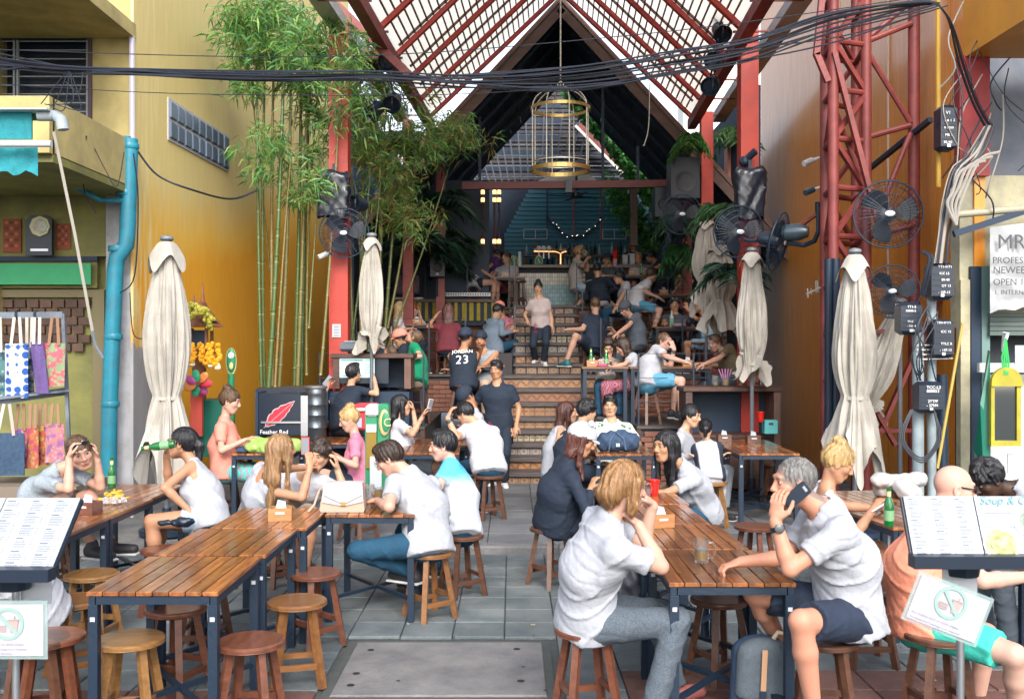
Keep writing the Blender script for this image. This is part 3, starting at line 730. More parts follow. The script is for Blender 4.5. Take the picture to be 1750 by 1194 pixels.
def grid_eval(fld, lo, hi, h):
    n = np.maximum(np.ceil((hi-lo)/h).astype(int)+1, 4)
    ax = [lo[i]+h*np.arange(n[i], dtype=np.float32) for i in range(3)]
    G = np.full(n, .2, dtype=np.float32)
    for p in fld.p:
        k = p[5] if p[0] == 'c' else p[4]; m = k+.03+h
        if p[0] == 'c': r = max(p[3], p[4])*max(1, p[7]); a = np.minimum(p[1], p[2])-r-m; b = np.maximum(p[1], p[2])+r+m
        else: r = p[2].max(); a = p[1]-r-m; b = p[1]+r+m
        i0 = np.clip(((a-lo)/h).astype(int), 0, n-1); i1 = np.clip(((b-lo)/h).astype(int)+2, 1, n)
        if (i1 <= i0).any(): continue
        sl_ = tuple(slice(i0[i], i1[i]) for i in range(3))
        X = ax[0][sl_[0]][:, None, None]; Y = ax[1][sl_[1]][None, :, None]; Z = ax[2][sl_[2]][None, None, :]
        F = _eval_prim(p, X, Y, Z); g = G[sl_]
        if p[-1]: F = -F; hh = np.clip(.5-.5*(g-F)/k, 0, 1); G[sl_] = g*(1-hh)+F*hh+k*hh*(1-hh)
        else: hh = np.clip(.5+.5*(g-F)/k, 0, 1); G[sl_] = g*(1-hh)+F*hh-k*hh*(1-hh)
    X = ax[0][:, None, None]; Y = ax[1][None, :, None]; Z = ax[2][None, None, :]
    if fld.disp is not None: G = G+fld.disp(X, Y, Z)
    cn = fld.cutn(X, Y, Z) if fld.cutn is not None else 0
    for o, nn in fld.cuts: G = np.maximum(G, (X-o[0])*nn[0]+(Y-o[1])*nn[1]+(Z-o[2])*nn[2]+cn)
    return G.astype(np.float32), n
CORN = np.array([(i, j, k) for i in (0, 1) for j in (0, 1) for k in (0, 1)])
EDG = [(a, b) for a in range(8) for b in range(a+1, 8) if np.abs(CORN[a]-CORN[b]).sum() == 1]
def surf_nets(G, lo, h):
    S = G < 0; nx, ny, nz = G.shape
    c = np.zeros((nx-1, ny-1, nz-1), dtype=np.int8)
    for a in CORN: c += S[a[0]:nx-1+a[0], a[1]:ny-1+a[1], a[2]:nz-1+a[2]]
    msk = (c > 0) & (c < 8); I = np.argwhere(msk)
    if len(I) == 0: return np.zeros((0, 3)), np.zeros((0, 4), int)
    idx = np.full(c.shape, -1, dtype=np.int64); idx[msk] = np.arange(len(I))
    vals = np.stack([G[I[:, 0]+a[0], I[:, 1]+a[1], I[:, 2]+a[2]] for a in CORN], 1)
    pos = np.zeros((len(I), 3)); cnt = np.zeros(len(I))
    for a, b in EDG:
        fa, fb = vals[:, a], vals[:, b]; x = (fa < 0) != (fb < 0)
        t = fa[x]/(fa[x]-fb[x]); pos[x] += CORN[a]+t[:, None]*(CORN[b]-CORN[a]); cnt[x] += 1
    P = (I+pos/cnt[:, None])*h+lo
    Q = []
    for ax in range(3):
        o1, o2 = [(1, 2), (2, 0), (0, 1)][ax]
        s0 = [slice(1, None)]*3; s1 = [slice(1, None)]*3
        sa = [slice(None)]*3; sa[ax] = slice(0, -1); sb = [slice(None)]*3; sb[ax] = slice(1, None)
        D = (S[tuple(sa)].astype(np.int8)-S[tuple(sb)].astype(np.int8)); E = np.argwhere(D != 0)
        E = E[(E[:, o1] > 0) & (E[:, o2] > 0) & (E[:, o1] < G.shape[o1]-1) & (E[:, o2] < G.shape[o2]-1)]
        if len(E) == 0: continue
        sg = D[E[:, 0], E[:, 1], E[:, 2]]; q = []
        for d1, d2 in ((0, 0), (1, 0), (1, 1), (0, 1)):
            e = E.copy(); e[:, o1] -= d1; e[:, o2] -= d2; q.append(idx[e[:, 0], e[:, 1], e[:, 2]])
        q = np.stack(q, 1); q[sg < 0] = q[sg < 0][:, ::-1]; Q.append(q)
    return P, np.concatenate(Q)
def mesh_field(fld, h, boxes=()):
    """boxes: (lo, hi, fine h) regions meshed finer"""
    lo, hi = fld.bounds(); G, n = grid_eval(fld, lo, hi, h); P, Q = surf_nets(G, lo, h)
    if boxes:
        C = P[Q].mean(1); keep = np.ones(len(Q), bool)
        for a, b, hh in boxes: keep &= ~((C > a+h*.5).all(1) & (C < b-h*.5).all(1))
        Q = Q[keep]; Ps, Qs, off = [P], [Q], len(P)
        for a, b, hh in boxes:
            G, n = grid_eval(fld, a, b, hh); p, q = surf_nets(G, a, hh); Ps.append(p); Qs.append(q+off); off += len(p)
        P = np.concatenate(Ps); Q = np.concatenate(Qs)
        used = np.zeros(len(P), bool); used[Q.ravel()] = True; mp = np.cumsum(used)-1; P = P[used]; Q = mp[Q]
    return P, Q
NTRI = [0]
def mk_mesh(name, P, Q, m, parent, cols=None):
    me = bpy.data.meshes.new(name); off = np.array(parent.location) if parent is not None else 0
    me.vertices.add(len(P)); me.vertices.foreach_set('co', (P-off).astype(np.float32).ravel())
    me.loops.add(len(Q)*4); me.polygons.add(len(Q)); me.loops.foreach_set('vertex_index', Q.ravel().astype(np.int32))
    me.polygons.foreach_set('loop_start', np.arange(len(Q), dtype=np.int32)*4); me.polygons.foreach_set('loop_total', np.full(len(Q), 4, dtype=np.int32))
    me.update(calc_edges=True); me.shade_smooth(); NTRI[0] += 2*len(Q)
    if cols is not None:
        a = me.color_attributes.new('Col', 'FLOAT_COLOR', 'POINT'); c4 = np.ones((len(P), 4), dtype=np.float32); c4[:, :3] = cols; a.data.foreach_set('color', c4.ravel())
    me.materials.append(m); o = bpy.data.objects.new(name, me); COL.objects.link(o)
    if parent is not None: o.parent = parent
    return o

m_skin = mat('skin', (.5, .3, .2), .48, attr='Col', spec=.35, bump=.12, bs=140)
def hairmat(c):
    return mat('hair_%.3f_%.3f' % (c[0], c[1]), tuple(x*.75 for x in c), .42, col2=tuple(min(1, x*1.45) for x in c), ns=45, det=3, stretch=(1, 1, .12), bump=.5, bs=110, bstretch=(1, 1, .08), spec=.6)
SK = dict(f=(.47, .275, .205), f2=(.50, .30, .235), t=(.39, .20, .12), a=(.46, .27, .175), a2=(.38, .205, .12), b=(.28, .14, .078), d=(.05, .025, .016), s=(.47, .22, .145))
HC = dict(k=(.009, .009, .012), d=(.03, .017, .012), b=(.08, .043, .022), l=(.22, .125, .055), y=(.42, .28, .12), g=(.13, .125, .12), r=(.17, .035, .014), s=(.28, .16, .075))
CC = dict(white=(.37, .385, .43), black=(.011, .020, .038), grey=(.25, .29, .33), lgrey=(.5, .5, .55), coral=(.72, .26, .2), pink=(.55, .18, .27), navy=(.015, .025, .05),
          green=(.0, .22, .11), dgrey=(.06, .075, .095), tan=(.42, .35, .35), olive=(.13, .105, .06), jean=(.01, .06, .115), ljean=(.22, .35, .48), denim=(.35, .48, .62),
          hoodie=(.15, .2, .27), slate=(.075, .095, .12), orange=(.75, .27, .17), turq=(.05, .5, .4), purple=(.08, .02, .16), blue=(.09, .30, .46), cream=(.42, .39, .37), khaki=(.38, .29, .22), maroon=(.17, .03, .045), brown=(.1, .06, .04))
def cloth(c, pat=None):
    key = 'cloth_%s_%s' % (c, pat)
    if key in MC: return MC[key]
    col = CC[c]
    if pat is None: return mat(key, col, .85, col2=tuple(x*.84 for x in col), ns=7, bump=.3, bs=30)
    def fn(nt, b, L, tc):
        b.inputs['Roughness'].default_value = .85; o = tc.outputs['Object']; s = sep(nt, o)
        if pat == 'dip':      # blue shoulders fading to white
            n = noise_n(nt, o, 4); c_ = ramp(nt, math_n(nt, 'ADD', s[2], math_n(nt, 'MULTIPLY', n, .14)), [(.90, (.47, .5, .56)), (1.04, (.07, .38, .68))])
        elif pat == 'leafy':  # green palm print on white
            v = _n(nt, 'ShaderNodeTexVoronoi'); v.inputs['Scale'].default_value = 16; L.new(o, v.inputs['Vector']); n = noise_n(nt, o, 22, 2)
            c_ = ramp(nt, math_n(nt, 'ADD', v.outputs['Distance'], math_n(nt, 'MULTIPLY', n, .5)), [(.5, (.03, .14, .07)), (.54, (.16, .10, .04)), (.57, (.5, .52, .48))])
        elif pat == 'batik':
            w = _n(nt, 'ShaderNodeTexWave'); w.inputs['Scale'].default_value = 9; w.inputs['Distortion'].default_value = 14; L.new(o, w.inputs['Vector'])
            c_ = ramp(nt, w.outputs[0], [(.42, col), (.5, (col[0]*.3+.25, col[1]*.2+.12, col[2]*.3+.16))])
        elif pat == 'floral':
            v = _n(nt, 'ShaderNodeTexVoronoi'); v.inputs['Scale'].default_value = 22; L.new(o, v.inputs['Vector'])
            c_ = ramp(nt, v.outputs['Distance'], [(.28, (.05, .06, .1)), (.36, (.6, .6, .66))])
        elif pat == 'raglan':  # dark sleeves, white body
            c_ = ramp(nt, math_n(nt, 'ABSOLUTE', s[0]), [(.098, (.42, .43, .48)), (.108, (.012, .018, .035))])
        elif pat == 'heather':
            n = noise_n(nt, o, 130, 2); c_ = ramp(nt, n, [(.35, tuple(x*.72 for x in col)), (.65, tuple(x*1.15 for x in col))])
        L.new(c_, b.inputs['Base Color']); bump_n(nt, noise_n(nt, o, 26, 5), b, .22, .02)
    return node_mat(key, fn)

def reach(P, u, v, L, sg):
    d = Vector(((u-875)/FPX, 1, -(v-597)/FPX)); C0 = Vector((0, 0, CAMZ)); q = C0-P
    a = d.dot(d); b = 2*d.dot(q); c = q.dot(q)-L*L; D = b*b-4*a*c
    if D <= 0: X = C0+d*(-b/(2*a)); return P+(X-P).normalized()*L
    return C0+d*((-b+sg*math.sqrt(D))/(2*a))
def ik(S, T, la, lb, hint):
    d = T-S; L = d.length; L2 = min(max(L, abs(la-lb)+.02), (la+lb)*.995)
    if L > 1e-6: d.normalize()
    T = S+d*L2; x = (la*la-lb*lb+L2*L2)/(2*L2); h = math.sqrt(max(0, la*la-x*x))
    n = hint-d*hint.dot(d)
    if n.length < 1e-4: n = d.orthogonal()
    n.normalize(); return S+d*x+n*h, T

def hand_prims(F, w, d, n, thumb, s, curl, g):
    """palm, four jointed fingers and a thumb"""
    d = d.normalized(); t = (thumb-d*thumb.dot(d)).normalized(); n = (n-d*n.dot(d)-t*n.dot(t))
    n = n.normalized() if n.length > 1e-3 else d.cross(t)
    F.cap(w-d*.01*s, w+d*.03*s, .021*s*g, .02*s*g, .012, t, 1.25)
    F.cap(w+d*.03*s, w+d*.08*s, .0145*s*g, .0125*s*g, .01, t, 2.7)
    for q, L in ((.031, .068), (.0105, .077), (-.010, .071), (-.029, .056)):
        p = w+d*(.088*s-abs(q)*.12*s)+t*q*s*g; dd = d; a = 0
        for j, fr in enumerate((.43, .32, .27)):
            a = curl*(.45, 1.0, .75)[j]; dd = (dd*math.cos(a)+n*math.sin(a)).normalized()
            # keep n turning with the finger
            n2 = (n*math.cos(a*(j+1)*.5)-d*math.sin(a*(j+1)*.5)).normalized(); e = p+dd*L*fr*s
            F.cap(p, e, (.0092-.0008*j)*s*g, (.0086-.0009*j)*s*g, .004); p = e
            dd = (dd+n2*0).normalized()
    b0 = w+d*.022*s+t*.022*s; b1 = b0+(d*.6+t*.75+n*.25).normalized()*.042*s; b2 = b1+(d*.85+t*.15+n*.45).normalized()*.036*s; b3 = b2+(d*.9-t*.1+n*.4).normalized()*.022*s
    F.cap(b0, b1, .014*s*g, .0115*s*g, .01); F.cap(b1, b2, .0108*s*g, .0098*s*g, .004); F.cap(b2, b3, .0098*s*g, .008*s*g, .004)

def vec_ang(yaw, pitch=0): return Vector((math.cos(yaw)*math.cos(pitch), math.sin(yaw)*math.cos(pitch), math.sin(pitch)))
from mathutils.kdtree import KDTree
def strands(P, Q, hk, q, s, hf, hu, m, root, n):
    """fine loose strands lying on the hair, following its fall"""
    rr = np.random.RandomState(NP_[0]); a = P[Q]; nf = np.cross(a[:, 2]-a[:, 0], a[:, 3]-a[:, 1]); VN = np.zeros_like(P)
    for i in range(4): np.add.at(VN, Q[:, i], nf)
    VN /= np.linalg.norm(VN, axis=1)[:, None]+1e-9; kd = KDTree(len(P))
    for i, p in enumerate(P): kd.insert(p, i)
    kd.balance(); tgt = np.array({'bun': q(0, -.05, .12), 'pony': q(0, -.10, .04)}.get(hk, q(0, 0, -.6))); crown = np.array(q(0, -.05, .11)); vs = []; fs = []
    L = {'short': .03, 'buzz': .006, 'cap': .01, 'curly': .02, 'bun': .035, 'pony': .04}.get(hk, .055)*s; w = .0011*s if root.location.y < 9 else .0018
    for i in rr.randint(0, len(P), n):
        p = P[i].copy(); nn = VN[i]; d = None; row = []
        for k in range(5):
            if hk in ('bun',) or (hk == 'pony' and p[2] > tgt[2]-.03): g_ = tgt-p
            else: g_ = np.array([0, 0, -1.])+(p-crown)*3
            g_ = g_+rr.normal(0, .28 if hk != 'curly' else 1.2, 3)*np.linalg.norm(g_); g_ = g_-nn*(g_@nn); g_ /= np.linalg.norm(g_)+1e-9; d = g_ if d is None else d*.6+g_*.4
            sd = np.cross(d, nn); o = p+nn*(.0015+.0035*rr.rand()*(k/4)+.0012*k*(rr.rand() < .12)); row.append((o-sd*w*(1-k/5), o+sd*w*(1-k/5))); p = p+d*L/2.2
            c, j, _ = kd.find(p); p = P[j]*.6+p*.4; nn = VN[j]
        b = len(vs)
        for r in row: vs += r
        fs += [(b+2*k, b+2*k+1, b+2*k+3, b+2*k+2) for k in range(4)]
    o = mk_mesh('loose_hair', np.array(vs), np.array(fs), m, root); o['kind'] = 'stuff'
NP_ = [0]
PEOPLE = []
def person(label, Y, pel, neck, head, by, look=None, roll=0, ln=1, hn=0, arms=(None, None), feet=None, floor=G1, sex='m', skin='f', hair=('short', 'd'), top=('white', None, 'short'),
           bot=('jean', 'long'), shoes=(.03, .03, .035), s=1.0, fat=0, slouch=1.0, torso=None, group=None, extras=(), beard=None, hand=(None, None), detail=1.0, mouth=0, legs=True, glasses=None):
    """pel, neck, head: photo pixels; by: the way the body faces (deg, 0 right, 90 away); arms: wrist (u,v,Y[,elbow u,v,Y]) for left, right"""
    NP_[0] += 1; by = math.radians(by); fem = sex == 'f'; g = .86 if fem else 1.0
    P = W(pel[0], pel[1], Y); N = reach(P, neck[0], neck[1], (torso or (.49 if fem else .52))*s, ln)
    Hc = reach(N, head[0], head[1], .2*s, hn) if hn else N+(W(head[0], head[1], N.y)-N).normalized()*.2*s
    f0 = Vector((math.cos(by), math.sin(by), 0)); U = (N-P).normalized(); S = f0.cross(U).normalized(); Fw = U.cross(S).normalized()
    ly, lp = (math.radians(look[0]), math.radians(look[1])) if look else (by, 0)
    hf = vec_ang(ly, lp); hup = Vector((0, 0, 1)); hs = hf.cross(hup).normalized(); hu = hs.cross(hf).normalized()
    if roll:
        rm = Matrix.Rotation(math.radians(roll), 3, hf); hs = rm @ hs; hu = rm @ hu
    root = thing('person', (P.x, P.y, floor), label, 'person', group)
    hb = max(.0078, min(.024, Y*.0019))*detail; hh = max(.0042, min(.011, Y*.00085))*detail
    B = Field(); M = P.lerp(N, .48)-Fw*(.035*slouch*s)
    sw = (.145 if fem else .178)*s; shw = N-U*.06*s; sh = [shw-S*sw, shw+S*sw]; hipw = .092*s
    ft = fat
    def torso_p(F, e, pl=None):
        F.cap(P, M, (.118+e)*s*(1 if fem else .98)+ft*.6, (.094 if fem else .108)*s+e+ft, .05, S, 1.36, planes=pl)
        F.cap(M, N-U*.17*s, (.094 if fem else .108)*s+e+ft, (.102 if fem else .118)*s+e, .05, S, 1.34 if fem else 1.4)
        F.cap(N-U*.17*s, N-U*.085*s, (.102 if fem else .118)*s+e, (.07 if fem else .08)*s+e, .05, S, 1.4 if fem else 1.5)
        F.cap(shw-S*(sw-.015*s)-U*.02*s, shw+S*(sw-.015*s)-U*.02*s, (.045 if fem else .054)*s+e, (.045 if fem else .054)*s+e, .05)
        F.cap(shw, N+U*.012*s, .064*s*g+e, .052*s*g+e*.9, .04, S, 1.35)
        F.cap(P+U*.09*s+Fw*(.07+ft)*s, P+U*.22*s+Fw*(.055+ft)*s, .03*s+e+ft*.8, .03*s+e+ft*.5, .06, S, 2.2, planes=pl)
        if fem:
            for q in (-1, 1): F.ell(N-U*.235*s+Fw*.083*s+S*q*.068*s, (.056*s+e, .05*s+e, .056*s+e), (A(S), A(Fw), A(U)), .035)
    torso_p(B, 0)
    # neck and head
    B.cap(N-U*.02*s, Hc-hu*.05*s-hf*.022*s, .055*s*g, .052*s*g, .03)
    fr = (A(hs), A(hf), A(hu)); q = lambda a, f, u: Hc+hs*a*s+hf*f*s+hu*u*s
    R3 = lambda a, b, c: (a*s, b*s, c*s)
    B.ell(q(0, -.012, .024), R3(.074, .094, .088), fr, .02)
    B.ell(q(0, .022, -.038), R3(.057 if fem else .061, .069, .078), fr, .03)
    B.ell(q(0, .052, -.098), R3(.027 if fem else .032, .028, .022), fr, .025)
    for e in (-1, 1):
        B.cap(q(e*.052, -.005, -.05), q(e*.026, .055, -.095), .02*s, .017*s, .03)
        B.ell(q(e*.04, .058, -.022), R3(.022, .02, .02), fr, .025)
    B.cap(q(-.03, .079, .033), q(.03, .079, .033), .012*s, .012*s, .014)
    for e in (-1, 1): B.ell(q(e*.031, .097, .010), R3(.018, .014, .012), fr, .012, sub=True)
    B.cap(q(0, .085, .018), q(0, .105, -.02), .0075*s, .0115*s, .012); B.ell(q(0, .107, -.026), R3(.0115, .011, .009), fr, .008)
    for e in (-1, 1): B.ell(q(e*.013, .095, -.03), R3(.008, .010, .007), fr, .006)
    for e in (-1, 1): B.ell(q(e*.031, .0765, .010), R3(.0125, .0125, .011), fr, .003)
    B.cap(q(-.017, .086, -.057), q(.017, .086, -.057), .0075*s, .0075*s, .008); B.cap(q(-.014, .085, -.068), q(.014, .085, -.068), .0082*s, .0082*s, .008)
    for e in (-1, 1):
        B.ell(q(e*.077, -.006, -.008), R3(.008, .02, .032), fr, .008); B.ell(q(e*.083, -.002, -.006), R3(.007, .010, .018), fr, .006, sub=True)
    # arms
    ua, fa = .285*s*(.95 if fem else 1), .25*s*(.95 if fem else 1); fine = []; wr = []
    sleeve = top[2]; armpts = []
    for i in (0, 1):
        e = -1 if i == 0 else 1; a = arms[i]; S0 = sh[i]
        if a is None: T = P+f0*.30*s+S*e*.10*s+V(0, 0, .10*s); hint = -f0*.4+S*e*.7+V(0, 0, -.6); E, T = ik(S0, T, ua, fa, hint)
        elif len(a) == 6:
            E = W(a[3], a[4], a[5]); E = S0+(E-S0).normalized()*min(max((E-S0).length, ua*.9), ua*1.1); T = W(a[0], a[1], a[2]); T = E+(T-E).normalized()*min(max((T-E).length, fa*.9), fa*1.12)
        elif len(a) == 4: E, T = ik(S0, W(a[0], a[1], a[2]), ua, fa, a[3])
        else: T = W(a[0], a[1], a[2]); hint = -f0*.35+S*e*.55+V(0, 0, -.8); E, T = ik(S0, T, ua, fa, hint)
        armpts.append((S0, E, T)); k1, k2, k3 = .047*s*g, .039*s*g, .0265*s*g
        B.cap(S0-U*.01*s, E, k1, k2*.95, .03); B.cap(E, E.lerp(T, .3), k2, k2*1.02, .012); B.cap(E.lerp(T, .3), T, k2*1.02, k3, .012)
        fd = (T-E).normalized(); hd_ = hand[i] or {}
        d = Vector(hd_['d']).normalized() if 'd' in hd_ else fd; nrm = Vector(hd_['n']) if 'n' in hd_ else (Hc-T).normalized()*(.0 if (Hc-T).length > .3 else 1)+V(0, 0, -1)*(1 if (Hc-T).length > .3 else 0)
        if nrm.length < .01 or abs(nrm.normalized().dot(d)) > .93: nrm = -S*e+V(0, 0, -.2)
        th = Vector(hd_['t']) if 't' in hd_ else nrm.cross(d)*(e)
        if 't' not in hd_ and th.length < .05: th = S*-e
        hand_prims(B, T, d, nrm, th, s*(.95 if fem else 1.03), hd_.get('c', .55), .9 if fem else 1)
        c = T+d*.08*s; wr.append((T, d, nrm)); fine.append((A(c)-.12*s, A(c)+.12*s, hh*1.12))
    hb_ = (A(Hc)-np.array([.135, .135, .15], np.float32)*s, A(Hc)+np.array([.135, .135, .145], np.float32)*s, hh)
    # legs
    lpts = []; ut, lt = .43*s*(.95 if fem else 1), .42*s*(.95 if fem else 1)
    if legs:
        for i in (0, 1):
            e = -1 if i == 0 else 1; H = P+S*e*hipw+V(0, 0, -.01)
            if feet is not None and feet[i] is not None:
                a = feet[i]; T = W(a[0], a[1], a[2]) if len(a) == 3 else None
                if T is None: K = W(a[3], a[4], a[5]); K = H+(K-H).normalized()*ut; T = W(a[0], a[1], a[2]); T = K+(T-K).normalized()*lt
                else: K, T = ik(H, T, ut, lt, f0*1+V(0, 0, .5)+S*e*.15)
            else:
                T = P+f0*(.36*s)+S*e*.13*s; T.z = floor+.10*s; K, T = ik(H, T, ut, lt, f0+V(0, 0, .8)+S*e*.12)
            lpts.append((H, K, T)); r1, r2, r3 = .086*s*(1.0 if fem else 1), .055*s, .036*s*g
            B.cap(H, K, r1+ft*.3, r2, .04); B.cap(K, K.lerp(T, .35), r2*.93, r2*.98, .02); B.cap(K.lerp(T, .35), T, r2*.98, r3, .02)
            fwd = (f0*.9+S*e*.2).normalized(); B.cap(T+V(0, 0, -.04*s)-fwd*.03*s, T+V(0, 0, -.062*s)+fwd*.16*s, .034*s, .024*s, .02, S, 1.25)
    PB, QB = mesh_field(B, hb, [hb_]+fine)
    base = np.array(SK[skin] if isinstance(skin, str) else skin); cols = np.tile(base, (len(PB), 1))
    loc = PB-np.array(Hc); la = np.stack([loc@np.array(hs), loc@np.array(hf), loc@np.array(hu)], 1)/s
    nzv = np.sin(PB[:, 0]*31+np.sin(PB[:, 2]*23)*2)*np.sin(PB[:, 1]*27+PB[:, 2]*19); cols *= (1+.035*nzv)[:, None]
    def paint(c, r, col, st=1.0, hard=3):
        d = np.sqrt((((la-np.array(c))/np.array(r))**2).sum(1)); w = np.clip((1-d)*hard, 0, 1)*st; cols[:] = cols*(1-w[:, None])+np.array(col)*w[:, None]
    dk = base*np.array([.55, .42, .4]); blush = base*np.array([1.06, .78, .76])
    for e in (-1, 1): paint((e*.045, .07, -.025), (.035, .04, .03), blush, .5, 1.5)
    paint((0, .11, -.026), (.02, .02, .018), blush, .6, 2)
    lip = base*np.array([.85, .42, .42]) if fem else base*np.array([.85, .58, .56])
    paint((0, .096, -.0625), (.029, .02, .0125), lip, .9); paint((0, .097, -.0625), (.026, .02, .0035+mouth), dk*.4, .85)
    hcol = np.array(HC[hair[1]] if isinstance(hair[1], str) else hair[1])
    for e in (-1, 1):
        paint((e*.032, .09, .034), (.022, .025, .0065), hcol*.7+base*.12, .85)
        paint((e*.031, .088, .0105), (.021, .02, .0115), dk*.55, .75); paint((e*.031, .09, .0105), (.0155, .02, .0058), (.42, .39, .37), .9, 4)
        paint((e*.031, .092, .011), (.0075, .02, .0078), (.02, .012, .01), 1, 4)
    if beard: 
        paint((0, .03, -.085), (.075, .095, .05), hcol*1.1+base*.05, .85 if beard == 'full' else .45, 2.5); paint((0, .1, -.044), (.034, .02, .0085), hcol*1.1+base*.08, .7 if beard == 'full' else .35)
        paint((0, .097, -.0625), (.022, .02, .007), lip, .8)
    if hair[0] == 'bald': paint((0, -.04, .03), (.10, .075, .055), base*.93, .4, 2)
    if hair[0] in ('short', 'buzz', 'cap', 'curly'):
        m_ = (la[:, 2] > -.03+.55*la[:, 1])*(la[:, 1] < .075)*(np.abs(la).max(1) < .13)*(np.abs(la[:, 0]) < .079); cols[m_] = cols[m_]*.25+hcol*.75
    body = mk_mesh('body', PB, QB, m_skin, root, cols)
    # hair ---------------------------------------------------------
    hk = hair[0]; down = V(0, 0, -1); hres = hh*1.15
    if hk not in ('bald',):
        HF = Field(); inf = {'buzz': .006, 'short': .012, 'cap': .004, 'curly': .018}.get(hk, .013)
        HF.ell(q(0, -.019, .028), R3(.0745+inf*.8, .0925+inf, .088+inf), fr, .01)
        if hk == 'short': HF.ell(q(.012, .035, .103), R3(.055, .045, .026), fr, .03)
        slant = hk in ('short', 'buzz', 'cap', 'curly', 'pony', 'bun')
        if slant:
            of = -.012 if hk in ('short', 'buzz', 'cap', 'curly') else -.03
            nn = (hf*.62-hu).normalized() if hk not in ('pony', 'bun') else (hf*.75-hu).normalized()
            HF.cuts.append((A(q(0, 0, of)), A(nn)))
        else: HF.ell(q(0, .10, -.015), R3(.058, .07, .078), fr, .01, sub=True); 
        if hk == 'buzz': HF.cuts.append((A(q(0, .062, .0)), A((hf+hu*.1).normalized())))
        if hk in ('short', 'buzz', 'curly'):
            for e in (-1, 1): HF.cap(q(e*.074, .012, .0), q(e*.076, .006, -.02), .008*s, .004*s, .01)
        if hk in ('long', 'bob', 'vlong'):
            L = {'long': .27, 'bob': .10, 'vlong': .42}[hk]*s
            bk = (-hf+V(0, 0, -.2)).normalized()
            a0 = q(0, -.055, .0); a1 = a0-hf*.03*s+down*L*.5; a2 = a1+down*L*.5-Vector((hf.x, hf.y, 0))*.01
            HF.cap(a0, a1, .062*s, .055*s, .03, hs, 1.45); HF.cap(a1, a2, .05*s, .028*s, .03, hs, 1.6)
            for e in (-1, 1):
                b0 = q(e*.076, .012, .03); b1 = q(e*.083, .012, -.06)+down*.02*s; b2 = b1+down*L*.42-hf*.01*s
                HF.cap(b0, b1, .026*s, .024*s, .02); HF.cap(b1, b2, .024*s, .016*s, .02)
                if hk != 'bob':
                    b3 = b2+down*L*.35+hf*.03*s; HF.cap(b2, b3, .019*s, .01*s, .02)
        if hk == 'pony':
            b0 = q(0, -.1, .04); b1 = b0-hf*.035*s+down*.05*s; b2 = b1+down*.16*s; HF.cap(q(0, -.09, .045), b1, .026*s, .03*s, .015); HF.cap(b1, b2, .032*s, .014*s, .02, hs, 1.2)
        if hk == 'bun':
            c = q(0, -.06, .125); HF.ell(c, R3(.045, .045, .038), fr, .012)
            for k in range(7): a_ = k*.9; HF.ell(c+hs*.03*s*math.cos(a_)+hf*.03*s*math.sin(a_)+hu*.012*s*math.sin(k*2.3), R3(.02, .02, .018), fr, .008)
            HF.cap(q(0, .06, .09), q(0, -.02, .12), .014*s, .02*s, .02)
        if hk == 'curly':
            rr = random.Random(NP_[0])
            for k in range(26):
                a_, b_ = rr.uniform(0, 6.28), rr.uniform(-.1, 1.4); HF.ell(q(.082*math.cos(a_)*math.cos(b_), -.014+.1*math.sin(a_)*math.cos(b_), .028+.1*math.sin(b_)), R3(.024, .024, .022), fr, .008)
        sx, fx, ux = A(hs), A(hf), A(hu); Hn = A(Hc); amp = .0032*s if hh < .008 else .003*s
        def dsp(X, Y_, Z, amp=amp):
            a = (X-Hn[0])*sx[0]+(Y_-Hn[1])*sx[1]+(Z-Hn[2])*sx[2]; b = (X-Hn[0])*fx[0]+(Y_-Hn[1])*fx[1]+(Z-Hn[2])*fx[2]; c = Z-Hn[2]
            an = np.arctan2(a, -b+.0001); return amp*(np.sin(an*19+np.sin(c*38)*1.1)+.7*np.sin(an*43+c*25+1)+.5*np.sin(a*160+c*30))
        HF.disp = dsp
        if slant: HF.cutn = lambda X, Y_, Z: .006*np.sin((X-Hn[0])*120+(Z-Hn[2])*60+2)+.004*np.sin((X-Hn[0])*310+(Y_-Hn[1])*240)
        Ph, Qh = mesh_field(HF, hres); mk_mesh('hair', Ph, Qh, hairmat(tuple(hcol)), root)
        if Y < 11.5 and not any(e_[0] == 'cap' for e_ in extras): strands(Ph, Qh, hk, q, s, hf, hu, hairmat(tuple(hcol)), root, int(1500 if Y < 9 else 700))
    # clothes --------------------------------------------------------
    fold = max(0, min(1, (20-Y)/12))*.0045+.0015; cres = hb*.95
    def foldf(X, Y_, Z, a=fold*.9, ph=NP_[0]*1.7):
        w = np.sin(X*11+Z*7+ph)*1.5; w2 = np.sin(Z*13-Y_*9+ph)*1.2; k1 = .5+.5*np.sin(X*7-Z*5+ph*3); return -a*(2.2*k1*np.exp(-(np.sin(Z*13+X*10+Y_*7+w+ph)/.3)**2)+1.5*(1-k1)*np.exp(-(np.sin(X*15-Z*16+Y_*11+ph*2+w2)/.28)**2)+.9*np.exp(-(np.sin(Z*27-Y_*17+w2*1.3)/.3)**2)*np.sin(X*9+ph))
